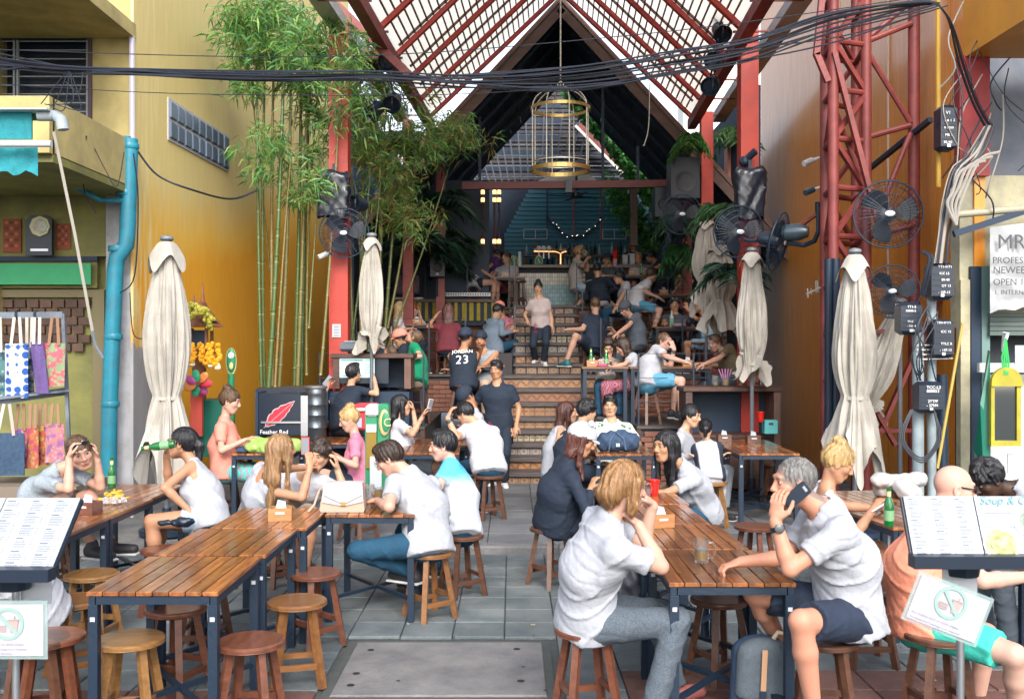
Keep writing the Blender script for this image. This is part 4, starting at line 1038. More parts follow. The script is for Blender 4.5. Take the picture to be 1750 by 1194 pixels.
    if top is not None:
        tcol, tpat, sl = top; T_ = Field(); hpl = [(A(P-U*.085*s), A(-(U+V(0, 0, .3)).normalized()))]; torso_p(T_, .015, hpl); T_.disp = foldf
        if sl in ('short', 'long', 'hood', 'cap'):
            for S0, E, T in armpts:
                d = (E-S0).normalized(); kk = {'short': .66, 'cap': .38}.get(sl, 1.2)
                r0, r1 = (.06, .056) if sl in ('short', 'cap') else (.058, .05)
                if fem: r0 -= .008; r1 -= .008
                if kk < 1: c = S0+(E-S0)*kk; T_.cap(S0-U*.005, c+d*.02, r0*s, (r1+.006)*s, .035, planes=[(A(c), A(d))])
                else:
                    T_.cap(S0, E, r0*s, r1*s, .035); dd = (T-E).normalized(); c = E+(T-E)*.9; T_.cap(E, c+dd*.02, r1*s, .036*s, .02, planes=[(A(c), A(dd))])
        if sl == 'hood': T_.cap(N-Fw*.06*s+S*.06*s+U*.0*s, N-Fw*.06*s-S*.06*s, .05*s, .05*s, .03)
        # neck hole
        if sl == 'tank' or sl == 'none':
            T_.cap(N+Fw*.02*s+U*.03*s, N+Fw*.09*s-U*.07*s, .07*s*g, .055*s*g, .01, sub=True)
            T_.cap(N-Fw*.03*s+U*.03*s, N-Fw*.10*s-U*.05*s, .066*s*g, .05*s*g, .01, sub=True)
            for e in (-1, 1): T_.cap(shw+S*e*(sw+.055*s)+U*.07*s, shw+S*e*(sw+.05*s)-U*.10*s, .058*s, .055*s, .01, sub=True)
        elif tpat != 'collar': T_.cap(N+Fw*.02*s+U*.06*s, N+Fw*.03*s+U*.002*s, .058*s*g, .055*s*g, .008, sub=True)
        T_.cap(P+U*.03*s, P-U*.06*s, (.140)*s+ft*.6, (.146)*s+ft*.5, .04, S, 1.34, planes=hpl)
        Pt, Qt = mesh_field(T_, cres); mk_mesh('shirt' if sl not in ('hood',) else 'hooded_jacket', Pt, Qt, cloth(tcol, tpat if tpat != 'collar' else None), root)
    if bot is not None and legs:
        bcol, bk = bot[0], bot[1]; bp = bot[2] if len(bot) > 2 else None; L_ = Field(); L_.disp = lambda X, Y_, Z: foldf(X, Y_, Z, fold*.8, NP_[0]*.7)
        L_.cap(P-U*.01*s, P+U*.05*s, .128*s+ft*.5, .116*s+ft*.4, .05, S, 1.33, planes=[(A(P+U*.1*s), A(U))])
        for H, K, T in lpts:
            d = (K-H).normalized(); d2 = (T-K).normalized()
            if bk == 'shorts': c = H+(K-H)*.82; L_.cap(H, K, .099*s+ft*.3, .085*s, .04, planes=[(A(c), A(d))])
            elif bk == 'mini': c = H+(K-H)*.42; L_.cap(H, K, .098*s, .085*s, .04, planes=[(A(c), A(d))])
            else:
                c = K+(T-K)*(.98 if bk == 'long' else .55); r = .066*s if bk != 'wide' else .082*s; c = K+(T-K)*.98 if bk == 'wide' else c
                L_.cap(H, K, .098*s+ft*.3, r, .04); L_.cap(K, c+d2*.02, r, r*.88 if bk != 'wide' else r*1.1, .02, planes=[(A(c), A(d2))])
        Pl, Ql = mesh_field(L_, cres); mk_mesh('shorts' if bk in ('shorts', 'mini') else 'trousers', Pl, Ql, cloth(bcol, bp), root)
    if legs and shoes is not None:
        ms = mat('shoe_%.2f' % shoes[0], shoes, .6, bump=.1); msol = mat('shoe_sole', (.6, .6, .58), .6)
        for i, (H, K, T) in enumerate(lpts):
            e = -1 if i == 0 else 1; fwd = (f0*.9+S*e*.2).normalized(); F2 = Field()
            F2.cap(T+V(0, 0, .0)-fwd*.012*s, T+V(0, 0, -.045*s)-fwd*.03*s, .042*s, .045*s, .02); F2.cap(T+V(0, 0, -.05*s)-fwd*.03*s, T+V(0, 0, -.06*s)+fwd*.165*s, .043*s, .034*s, .02, S, 1.2)
            F2.cuts.append((A(T+V(0, 0, -.088*s)), A(V(0, 0, -1)))); Pp, Qp = mesh_field(F2, max(.008, hb*.8)); mk_mesh('shoe', Pp, Qp, ms, root)
            MB().box(T+fwd*.06*s+V(0, 0, -.093*s), (.27*s, .085*s, .018), Matrix.Rotation(math.atan2(fwd.y, fwd.x), 3, 'Z'), bev=.006).build('shoe_sole', msol, root)
    info = dict(root=root, P=P, N=N, Hc=Hc, hf=hf, hs=hs, hu=hu, s=s, q=q, arms=armpts, wr=wr, S=S, F=Fw, U=U, f0=f0, legs=lpts, Y=Y)
    for ex in extras: EXTRA[ex[0]](info, *ex[1:])
    PEOPLE.append(info); return info

# accessories (children of the person)
def ex_cap(I, c, back=False, brim=None, tilt=0):
    s = I['s']; F = Field(); q = I['q']; fr = (A(I['hs']), A(I['hf']), A(I['hu'])); hh = max(.006, I['Y']*.0009)
    F.ell(q(0, -.014, .04), (.099*s, .12*s, .109*s), fr, .01); F.cuts.append((A(q(0, 0, .028)), A(-(I['hu']-I['hf']*.12))))
    P_, Q_ = mesh_field(F, hh); mc = mat('cap_%s' % c, CC.get(c, (.5, .02, .02)), .8, bump=.1)
    r = mk_mesh('cap', P_, Q_, mc, I['root'])
    F = Field(); d = -1 if back else 1; F.cap(q(0, .075*d, .034), q(0, .13*d, .028), .012*s, .011*s, .01, I['hs'], 5.2)
    P_, Q_ = mesh_field(F, hh); mk_mesh('cap_brim', P_, Q_, mat('cap_%s' % (brim or c), CC.get(brim or c, (.5, .02, .03)), .8), I['root'])
def ex_shades(I, where='face', c='black'):
    q = I['q']; o = .0 if where == 'face' else .085; dz = 0; dk = mat('dark_lens', (.01, .012, .016), .1, coat=.8)
    b = MB(); R = Matrix((I['hs'], I['hf'], I['hu'])).transposed(); y = .098 if where == 'face' else .072
    for e in (-1, 1): b.ball(q(e*.033, y, .008+o), (.027*I['s'], .006*I['s'], .02*I['s']), 10, 6, R)
    b.bar(q(-.02, y, .014+o), q(.02, y, .014+o), .005, .005)
    for e in (-1, 1): b.bar(q(e*.058, y-.006, .013+o), q(e*.079, .0, .013+o*.8), .004, .007)
    b.build('sunglasses', dk, I['root'], smooth=True)
def ex_specs(I):
    q = I['q']; b = MB(); R = Matrix((I['hs'], I['hu'], I['hf'])).transposed()
    for e in (-1, 1): b.ring(q(e*.033, .1, .008), .022*I['s'], .0018, 14, 5, R); b.bar(q(e*.055, .096, .013), q(e*.08, .0, .013), .003)
    b.bar(q(-.011, .101, .012), q(.011, .101, .012), .003); b.build('glasses', m_blackp, I['root'])
def ex_watch(I, i):
    S0, E, T = I['arms'][i]; d = (T-E).normalized(); c = T-d*.035; R = d.to_track_quat('Z', 'Y').to_matrix(); b = MB(); b.ring(c, .031*I['s'], .004, 18, 4, R, h=.011)
    w = b.build('wristwatch', m_blackp, I['root']); n = d.cross(V(0, -1, 0)).cross(d).normalized() if abs(d.y) < .95 else V(0, 0, 1)
    n = (V(0, -1, 0)-d*V(0, -1, 0).dot(d)).normalized(); R2 = n.to_track_quat('Z', 'Y').to_matrix()
    b = MB(); b.lathe([(.021, 0), (.023, .004), (.022, .011), (.017, .013)], c+n*.03*I['s'], 16, R2); b.build('watch_case', mat('watch_grey', (.05, .055, .06), .3), I['root'], smooth=True)
def ex_print(I, s_, size=.2, dz=-.2, back=True):
    f = -I['F'] if back else I['F']; c = I['N']+I['U']*dz+f*(.15 if size < .1 else .17); R = Matrix((f.cross(I['U'])*-1, I['U'], f)).transposed()
    o = text(s_, 'shirt_print', m_inkw, size, c, I['root'], R.to_euler(), .001, 'CENTER')
def ex_apron(I, c='black'):
    f = I['f0']; L_ = Field(); s = I['s']; P = I['P']
    L_.cap(P+V(0, 0, .10*s), P+V(0, 0, -.28*s), .142*s, .155*s, .03, I['S'], 1.28); L_.cuts += [(A(P+V(0, 0, .12*s)), A(V(0, 0, 1))), (A(P+V(0, 0, -.28*s)), A(V(0, 0, -1)))]
    p, q_ = mesh_field(L_, max(.012, I['Y']*.0012)); mk_mesh('apron', p, q_, cloth(c), I['root'])
    R = Matrix((I['S'], V(0, 0, 1), f)).transposed(); d = MB(); cc = P+f*.165*s+I['S']*.10*s+V(0, 0, -.02)
    for a, b in (((0, .05), (.035, 0)), ((.035, 0), (0, -.05)), ((0, -.05), (-.035, 0)), ((-.035, 0), (0, .05)), ((0, .022), (.015, 0)), ((.015, 0), (0, -.022)), ((0, -.022), (-.015, 0)), ((-.015, 0), (0, .022)), ((-.04, -.085), (.04, -.085)), ((-.04, -.1), (.04, -.1))):
        d.bar(cc+I['S']*a[0]+V(0, 0, a[1]), cc+I['S']*b[0]+V(0, 0, b[1]), .006, .006)
    d.build('emblem', mat('magenta_print', (.3, .02, .07), .7), I['root'])
def ex_hat_bow(I):
    q = I['q']; b = MB()
    for e in (-1, 1): b.ball(q(e*.04, .02, .145), .028, 10, 7)
    b.build('cap_ear', mat('cap_white', CC['white'], .8), I['root'], smooth=True)
EXTRA = dict(cap=ex_cap, shades=ex_shades, specs=ex_specs, watch=ex_watch, printed=ex_print, apron=ex_apron, bow=ex_hat_bow)
def item(name, mb, m, label, cat, loc, group=None, smooth=True):
    t = mb.build(name, m, None, smooth=smooth); tag(t, label, cat, group); return t
# ------------------------------------------------------------------ TABLES AND STOOLS
def plank_fn(nt, b, L, tc):
    oi = _n(nt, 'ShaderNodeObjectInfo'); mp = _n(nt, 'ShaderNodeMapping'); L.new(tc.outputs['Object'], mp.inputs[0]); mp.inputs['Scale'].default_value = (28, 1.6, 20)
    cmb = _n(nt, 'ShaderNodeCombineXYZ')
    for i in range(3): L.new(math_n(nt, 'MULTIPLY', oi.outputs['Random'], 37.0+i*11), cmb.inputs[i])
    L.new(cmb.outputs[0], mp.inputs['Location'])
    z = _n(nt, 'ShaderNodeTexNoise'); z.inputs['Scale'].default_value = 1.3; z.inputs['Detail'].default_value = 7; z.inputs['Distortion'].default_value = .8; L.new(mp.outputs[0], z.inputs['Vector'])
    c = ramp(nt, z.outputs[0], [(.28, (.09, .026, .01)), (.5, (.25, .085, .025)), (.75, (.42, .165, .045))])
    w = noise_n(nt, tc.outputs['Object'], 6, 6); c = mixc(nt, ramp(nt, w, [(.55, (0, 0, 0)), (.75, (.35, .35, .35))]), c, (.16, .075, .04))
    h = _n(nt, 'ShaderNodeHueSaturation'); L.new(c, h.inputs['Color']); mr = _n(nt, 'ShaderNodeMapRange'); mr.inputs['To Min'].default_value = .5; mr.inputs['To Max'].default_value = 1.2
    r2 = math_n(nt, 'FRACT', math_n(nt, 'MULTIPLY', oi.outputs['Random'], 17.3)); L.new(r2, mr.inputs[0]); L.new(mr.outputs[0], h.inputs['Value'])
    L.new(h.outputs[0], b.inputs['Base Color']); b.inputs['Coat Weight'].default_value = .7; b.inputs['Coat Roughness'].default_value = .12
    L.new(ramp(nt, w, [(.35, (.25,)*3), (.65, (.5,)*3)]), b.inputs['Roughness']); bump_n(nt, z.outputs[0], b, .12, .01)
m_plank = node_mat('varnished_plank', plank_fn)
TW, TD = .62, .80
GRP_T = 'slatted wooden tables with black metal legs'
def mk_table(w, d, h=.75):
    t = thing('slatted_table', (0, 0, 0), '', 'table', GRP_T); n = 8; pw = w/n; src = None
    for i in range(n):
        if src is None: src = MB().box((0, 0, 0), (pw-.005, d-.006, .022), bev=.003).build('plank', m_plank, t, local=True); o = src
        else: o = inst(src, 'plank', (0, 0, 0), t)
        o.location = (-w/2+(i+.5)*pw, 0, h-.011+random.uniform(-.0008, .0008))
    b = MB()
    for s_ in (-1, 1): b.box((s_*(w/2-.025), 0, h-.043), (.03, d-.02, .04)); b.box((0, s_*(d/2-.025), h-.043), (w-.09, .03, .036))
    b.build('frame', m_black, t, local=True); leg = None
    for sx in (-1, 1):
        for sy in (-1, 1):
            if leg is None: leg = MB().box((0, 0, 0), (.044, .044, h-.065), bev=.004).build('leg', m_black, t, local=True); o = leg
            else: o = inst(leg, 'leg', (0, 0, 0), t)
            o.location = (sx*(w/2-.03), sy*(d/2-.03), (h-.063)/2)
            MB().box((sx*(w/2-.03), sy*(d/2-.03)-.024, h-.13), (.022, .003, .02)).build('bracket_label', m_white, t, local=True)
    for s_ in (-1, 1): MB().bar((-w/2+.04, -s_*(d/2-.04), .17), (w/2-.04, s_*(d/2-.04), .17+.002*s_), .028, .022).build('cross_brace', m_black, t, local=True)
    return t
table0 = mk_table(TW, TD)
TABLES = [  # x, Y, z, rz, label
 (-1.68, 5.04, 0, 0, 'bare varnished slatted table nearest the camera at bottom left'),
 (-1.665, 5.88, 0, 0, 'second slatted table of the long left row, with nothing on it'),
 (-1.61, 6.71, 0, .0, 'left slatted table carrying the small wooden tissue box, third in its row'),
 (-.975, 7.21, 0, 0, 'slatted table under the white handbag and beer glasses'),
 (-3.03, 6.34, 0, 0, 'slatted table at the far left behind the menu board'),
 (-3.03, 7.15, 0, 0, 'slatted table with the dark tissue box under the leaning grey-shirted woman'),
 (-3.05, 7.96, 0, 0, 'slatted table with the yellow snack bag beside the ochre wall'),
 (-2.55, 10.45, G1, .05, 'slatted table with the pale green bag in front of the coral-shirted woman'),
 (-1.95, 11.6, G1, .05, 'weathered slatted table in front of the black board with the red feather'),
 (-.86, 10.5, G1, .04, 'reddish slatted table between the woman with phone and the man in blue and white'),
 (-.80, 11.32, G1, .04, 'far slatted table nearest the steps on the left'),
 (1.07, 5.22, 0, .0, 'slatted table with the half-full beer mug at bottom right'),
 (1.03, 6.04, 0, .02, 'slatted table with a square wooden tissue box, next to the woman resting her chin'),
 (.97, 6.86, 0, .03, 'slatted table with the red plastic cup'),
 (.98, 7.68, 0, .03, 'slatted table behind the red cup where the long haired woman leans'),
 (1.15, 10.4, G1, .0, 'slatted table carrying the navy duffel bag'),
 (2.60, 10.45, G1, .0, 'slatted table with white legs tags to the right of the ponytailed girl'),
 (2.64, 11.27, G1, .0, 'slatted table with two dark wooden tissue boxes near the open counter'),
 (2.68, 6.75, 0, .12, 'slatted table with the green beer bottle beside the bald man'),
 (2.75, 7.58, 0, .12, 'slatted table carrying the crumpled white plastic bag'),
 (3.35, 5.6, 0, 0, 'slatted table at the right edge in front of the bald man'),
]
for i, (x, Y, z, rz, lab) in enumerate(TABLES):
    if i == 0: table0.location = (x, Y, z); table0['label'] = lab
    else: dup(table0, (x, Y, z), rz, lab)
# terrace tables: dark solid tops
m_ttop = mat('terrace_tabletop', (.20, .09, .04), .4, col2=(.12, .055, .03), ns=5, stretch=(1, 7, 7), coat=.3)
def ttable(x, Y, z, w, d, h, lab):
    t = thing('terrace_table', (x, Y, z), lab, 'table', 'dark high tables on the terraces')
    n = max(3, int(d/.12)); dd = d/n
    for k in range(n): MB().box((x, Y-d/2+dd*(k+.5), z+h-.016), (w, dd-.006, .032), bev=.004).build('plank', m_ttop, t)
    for sx in (-1, 1):
        for sy in (-1, 1): MB().bar((x+sx*(w/2-.04), Y+sy*(d/2-.04), z), (x+sx*(w/2-.04), Y+sy*(d/2-.04), z+h-.032), .05).build('leg', m_black, t)
    MB().box((x, Y, z+h-.052), (w-.1, d-.06, .036)).build('apron', m_black, t); return t
def pxw(u0, u1, Y): return (u1-u0)/FPX*Y
ttable(W(1032, 0, 13.5).x, 13.55, T1, .62, .5, .77, 'dark high table where two women in sunglasses write')
ttable(W(1143, 0, 13.5).x, 13.55, T1, 1.1, .5, .77, 'dark high table between the bald man and the brown shirted man')
ttable(W(1158, 0, 16.6).x, 16.75, T2, .78, .5, .78, 'dark high table with a water bottle and black helmet')
ttable(W(1148, 0, 18.2).x, 18.35, T3, .75, .5, .84, 'dark high table with the wooden caddy of tissues on the third terrace')
ttable(W(1062, 0, 19.9).x, 20.0, T4, .85, .55, .66, 'dark high table in front of the man in the white tank top')
ttable(W(855, 0, 19.7).x, 19.9, T4, 1.0, .5, .62, 'dark high table between the couple near the keyboard')
ttable(W(1195, 0, 20.2).x, 20.4, T4, .9, .45, .7, 'dark high shelf table behind the leaning man in black')
ttable(W(722, 0, 16.5).x, 16.7, T2, .95, .5, .82, 'pale topped high table between the three women on the left terrace')
ttable(W(655, 0, 13.3).x, 13.45, T1, 1.15, .5, .68, 'dark table under the teal tissue box beside the green shirted man')
ttable(W(835, 0, 14.2).x-.02, 14.3, T1-.0, .5, .5, .78, 'small dark table beside the man in the number 23 vest')
ttable(W(880, 0, 17.5).x-.3, 17.5, T2, .5, .5, .72, 'dark high table in front of the man in the grey hooded top')

m_stool = [mat('stool_wood_%d' % i, c, .35, col2=tuple(x*.6 for x in c), ns=5, stretch=(1, 5, 5), coat=.35, bump=.08, bs=20, vary=.12) for i, c in enumerate([(.23, .10, .035), (.16, .055, .03), (.30, .15, .05), (.115, .05, .03)])]
GRP_S = 'round wooden stools'
def mk_stool(mi, H=.47):
    t = thing('round_stool', (0, 0, 0), '', 'stool', GRP_S); m_ = m_stool[mi]
    MB().lathe([(.02, H-.035), (.15, H-.035), (.164, H-.028), (.168, H-.018), (.166, H-.006), (.157, H), (.02, H-.003), (0.001, H-.003)], (0, 0, 0), 28).build('seat', m_, t, smooth=35, local=True)
    MB().ring((0, 0, H-.026), .1655, .0022, 28, 5).build('seat_groove', m_, t, local=True, smooth=True)
    P = []
    for k in range(4):
        a = PI/4+k*PI/2; p0 = V(.105*math.cos(a), .105*math.sin(a), H-.035); p1 = V(.185*math.cos(a), .185*math.sin(a), 0); P.append((p0, p1))
        r_ = V(math.cos(a), math.sin(a), 0); b = MB().bar(p0, p1, .036, .036, up=r_); b.build('leg', m_, t, local=True)
    for k in range(4):
        f = .62 if k % 2 else .72; a, c = P[k][0].lerp(P[k][1], f), P[(k+1) % 4][0].lerp(P[(k+1) % 4][1], f); MB().bar(a, c, .022, .032).build('stretcher', m_, t, local=True)
    return t
stools = [mk_stool(i) for i in range(4)]; sused = [0]*4
def stool(u, v, lab, mi=0, z=0, rz=None, Y=None, H=.47):
    if Y is None: Y = (CAMZ-H-z)*FPX/(v-597)
    x = (u-875)/FPX*Y; rz = random.uniform(0, 1.5) if rz is None else rz
    if not sused[mi]: sused[mi] = 1; o = stools[mi]; o.location = (x, Y, z); o.rotation_euler = (0, 0, rz); o['label'] = lab
    else: o = dup(stools[mi], (x, Y, z), rz, lab)
    o.scale = (1, 1, H/.47); return o
ST = [(222, 1088, 'empty olive-brown round stool at the front end of the bare slatted table', 2), (428, 1092, 'empty reddish round stool at bottom left, nearest the concrete cover', 1),
 (508, 1024, 'empty honey coloured stool standing second from the front along the bare tables', 0), (538, 976, 'empty reddish stool in front of the black sneakers', 1),
 (157, 978, 'empty stool with a worn olive seat in front of the bare-legged grey shirted woman', 2), (130, 1022, 'empty stool with pale edged seat tucked by the left menu board', 0),
 (85, 1084, 'reddish stool beside the no food sign at the far left', 1), (282, 936, 'low brown stool between the two left rows of tables', 1), (300, 1036, 'dark reddish stool pushed under the bare slatted table', 1),
 (350, 985, 'dark stool pushed under the middle of the left row', 3), (735, 941, 'brown stool under the man in the plain white shirt and jeans', 0), (790, 912, 'brown stool under the man in the blue and white shirt', 3),
 (941, 900, 'brown stool under the woman in black wearing a white cap', 3), (1003, 1071, 'large reddish stool under the blond haired person in white at front', 1),
 (1408, 1088, 'dark stool under the man talking on the phone', 3), (1605, 1082, 'dark stool under the bald man in coral', 3), (1290, 897, 'empty brown stool behind the phone man', 1),
 (362, 905, 'stool under the woman drinking from a green bottle', 3), (480, 900, 'dark stool under the woman in the white laced top', 3), (1480, 1000, 'dark stool under the blond woman in the grey top', 3), (90, 905, 'stool under the leaning woman in grey', 3),
 (1230, 1020, 'dark stool behind the striped bag under the right tables', 3), (60, 1090, 'dark stool hidden behind the left menu board', 3)]
for u, v, lab, mi in ST: stool(u, v, lab, mi)
for u, v, lab, mi in [(835, 811, 'stool under the man in the light grey shirt near the steps', 3), (1215, 822, 'honey coloured stool under the girl with the ponytail', 2), (385, 805, 'stool under the woman in coral', 3),
  (612, 838, 'stool under the woman in the pink shirt', 3), (1322, 790, 'empty dark stool right of the tables with white leg tags', 3), (1170, 806, 'stool under the long haired woman in white', 3), (1005, 800, 'stool under the man in black at the duffel bag table', 3), (675, 790, 'stool under the woman looking at her phone', 3)]: stool(u, v, lab, mi, G1)
for u, Y, z, lab, mi in [(1105, 13.35, T1, 'stool with splayed legs under the bald man in white', 3), (712, 13.35, T1, 'stool under the man in the green shirt', 3), (790, 13.75, T1, 'stool under the man in the number 23 vest', 3), (1250, 13.5, T1, 'stool under the brown shirted man', 3),
  (845, 17.0, T2, 'stool under the man in the grey hooded top', 3), (765, 16.5, T2, 'stool under the woman with brown hair seen from behind', 3), (1012, 16.4, T2, 'stool under the man in the navy shirt seen from behind', 3), (1195, 16.5, T2, 'stool under the woman in the blue off-shoulder top', 3),
  (1102, 17.9, T3, 'stool under the man in blue shorts', 3), (998, 19.7, T4, 'stool under the man drinking at the bar', 0), (885, 19.4, T4, 'stool beside the man in the white shirt on the bar floor', 3), (812, 19.6, T4, 'stool under the woman in the white vest', 3)]: stool(u, 0, lab, mi, z, Y=Y, H=.52)

# ------------------------------------------------------------------ COUNTERS, BAR
def frame_box(label, name, u0, v0, u1, v1, Y, d, shelf=None, cat='counter'):
    a, c = W(u0, v0, Y), W(u1, v1, Y); w, h = c.x-a.x, a.z-c.z; t = thing(name, ((a.x+c.x)/2, Y, c.z), label, cat)
    MB().box(((a.x+c.x)/2, Y+d/2, a.z-.03), (w+.06, d+.04, .06), bev=.01).build('top', m_dwood, t)
    for x in (a.x+.04, c.x-.04): MB().box((x, Y+d/2, (a.z+c.z)/2-.03), (.08, d, h-.06)).build('side_panel', m_brown if x > a.x+.1 else m_dwood, t)
    MB().box(((a.x+c.x)/2, Y+d-.01, (a.z+c.z)/2-.03), (w-.16, .02, h-.06)).build('back_panel', m_navy, t)
    if shelf: zz = W(0, shelf, Y).z; MB().box(((a.x+c.x)/2, Y+d/2-.01, zz-.02), (w-.17, d-.03, .04)).build('shelf', m_dwood, t)
    return t
ct = frame_box('open fronted dark wooden counter with drinks on top beside the orange wall', 'open_counter', 1172, 661, 1334, 845, 12.15, .5, 743)
MB().box(W(1252, 792, 12.14)+V(0, .02, 0), (1.0, .02, .6)).build('front_panel', m_dwood, ct)
ds = frame_box('dark desk cabinet holding the till screen beneath a printer', 'till_desk', 569, 604, 702, 664, 12.3, .5)
MB().box(W(636, 770, 12.5), (.98, .5, 1.5)).build('lower_cabinet', m_navy, ds)
mon = thing('till_screen', W(634, 655, 12.4), 'lit till screen with windows and a number pad, on the dark desk', 'screen')
fb_ = lambda u0, v0, u1, v1, Y, d, name, m, par, bev=0: fbox(u0, v0, u1, v1, Y, d, name, m, par, bev)
fb_(578, 608, 642+22, 655, 12.33, .04, 'housing', m_blackp, mon)
def em(key, c, s_): return mat(key, c, .4, emit=c, es=s_)
fb_(580, 612, 640, 645, 12.32, .01, 'display', em('screen_pale', (.36, .5, .46), .45), mon)
for a in ((583, 618, 620, 638, (.5, .55, .45)), (583, 614, 620, 617, (.1, .2, .25)), (623, 620, 638, 640, (.42, .55, .65)), (583, 641, 621, 643, (.1, .2, .2)), (624, 613, 638, 617, (.2, .5, .3))):
    fb_(a[0], a[1], a[2], a[3], 12.316, .004, 'display_window', em('scr_%s' % (a[4],), a[4], .45), mon)
for r in range(4):
    for c in range(4): fb_(624+c*3.6, 622+r*4.4, 626.6+c*3.6, 625.2+r*4.4, 12.312, .003, 'key', em('scr_key', (.12, .3, .42), .4), mon)
pr = thing('receipt_printer', W(601, 602, 12.4), 'grey receipt printer standing on top of the till desk', 'printer')
MB().box(W(597, 592, 12.5), (.2, .22, .12), bev=.03).build('case', mat('printer_grey', (.09, .11, .14), .45), pr)
MB().box(W(599, 583.5, 12.45), (.14, .1, .02), bev=.006).build('lid', mat('printer_lid', (.22, .25, .28), .4), pr); MB().box(W(617, 592, 12.45), (.06, .14, .1), bev=.01).build('side_module', m_blackp, pr)

bar = thing('bar_counter', W(950, 527, 20.8), 'long bar counter with a dark top and a front of small pale tiles', 'bar')
m_tilew = mat('small_pale_tile', (.50, .49, .43), .35, vary=.18); m_tileb = mat('small_blue_tile', (.22, .40, .46), .35, vary=.18); m_gr = mat('dark_grout', (.04, .045, .05), .8)
a, c = W(790, 458, 20.8), W(1125, 530, 20.8)
MB().box(((a.x+c.x)/2, 21.1, (a.z+c.z)/2), (c.x-a.x, .55, a.z-c.z)).build('carcass', m_gr, bar)
MB().box(((a.x+c.x)/2, 21.05, a.z+.03), (c.x-a.x+.1, .75, .075), bev=.01).build('bar_top', mat('bar_top_wood', (.11, .085, .07), .4, col2=(.07, .055, .05), ns=5), bar)
ts = [None, None]; cnt = 0
for i in range(33):
    for j in range(9):
        u_ = 876+i*3.9*1.0; 
        x = W(868, 0, 20.8).x+(i+.5)*.0545*.9; z = c.z+.02+(j+.5)*.084*1.0
        if x > W(1010, 0, 20.8).x: continue
        k = 1 if (i > 12 and j < 6 and (i+j) > 17) else 0
        if ts[k] is None: ts[k] = MB().box((0, 0, 0), (.044, .01, .078)).build('tile', (m_tilew, m_tileb)[k], bar, local=True); o = ts[k]
        else: o = inst(ts[k], 'tile', (0, 0, 0), bar)
        o.location = Vector((x, 20.822, z))-bar.location
MB().box(W(1080, 494, 20.81)+V(0, 0, 0), (.9, .012, .7)).build('front_panel', m_navy, bar)
bt = MB()
bprof = [(.033, 0), (.036, .01), (.036, .17), (.03, .195), (.013, .225), (.012, .285), (.014, .29), (.014, .3)]
bs = thing('bottle_shelf', W(985, 452, 23.2), 'dark back shelf full of bottles behind the bar', 'shelf')
for v in (436, 458): a, c = W(895, v, 23.2), W(1090, v, 23.2); MB().box(((a.x+c.x)/2, 23.3, a.z-.02), (c.x-a.x, .3, .035)).build('board', m_dwood, bs)
proto = {}
for j, v in enumerate((436, 458)):
    for i in range(26):
        if random.random() < .12: continue
        k = random.choice('abcde'); col = dict(a=(.02, .03, .03), b=(.03, .08, .05), c=(.25, .3, .32), d=(.16, .08, .03), e=(.5, .45, .35))[k]
        p = W(900+i*7.3, v, 23.25+random.uniform(-.06, .06))
        lab = dict(a='black', b='dark green', c='pale grey', d='brown', e='cream')[k]+' spirit bottle in the '+('lower' if j else 'upper')+' row on the back shelf of the bar'
        if k not in proto: o = MB().lathe(bprof, (0, 0, 0), 8).build('spirit_bottle', mat('spirit_'+k, col, .12, coat=.5), None, smooth=True); proto[k] = o
        else: o = proto[k].copy(); COL.objects.link(o)
        o.location = p; o.scale = (1, 1, random.uniform(.8, 1.15)); tag(o, lab, 'bottle', 'bottles on the back shelf')
tp = thing('beer_font', W(940, 455, 20.95), 'shiny copper beer font with a forked pipe and round badges on the bar', 'beer tap')
m_cop = mat('copper', (.75, .40, .2), .18, .9)
MB().tube([W(912, 430, 20.95), W(950, 430, 20.95), W(958, 434, 20.95), W(958, 452, 20.95)], .07, 14).build('main_pipe', m_cop, tp, smooth=True)
MB().tube([W(968, 430, 20.95), W(960, 432, 20.95), W(957, 438, 20.95)], .065, 12).build('side_pipe', m_cop, tp, smooth=True)
for u in (921, 929, 938): MB().ball(W(u, 424, 20.85), (.05, .02, .05)).build('badge', m_white, tp, smooth=True); MB().bar(W(u, 432, 20.85), W(u, 442, 20.82), .02).build('tap', m_steel, tp)
MB().lathe([(.1, 0), (.1, .03), (.07, .05)], W(957, 457, 20.95), 16).build('foot', m_cop, tp, smooth=True)
m_sg = mat('sign_green', (.02, .19, .09), .4); m_gold = mat('pale_gold', (.55, .48, .22), .4)
for u, lab in ((921, 'green and gold oval beer badge standing on the bar under the copper font'), (878, 'green beer badge on the bar behind the man in the open white shirt')):
    g_ = thing('beer_badge', W(u, 455, 20.8), lab, 'sign'); MB().ball(W(u, 446, 20.8), (.085, .02, .12)).build('rim', m_gold, g_, smooth=True); MB().ball(W(u, 446, 20.79), (.068, .02, .1)).build('face', m_sg, g_, smooth=True)
    MB().bar(W(u-2, 441, 20.765), W(u+2, 450, 20.765), .02, .01).build('mark', m_white, g_)
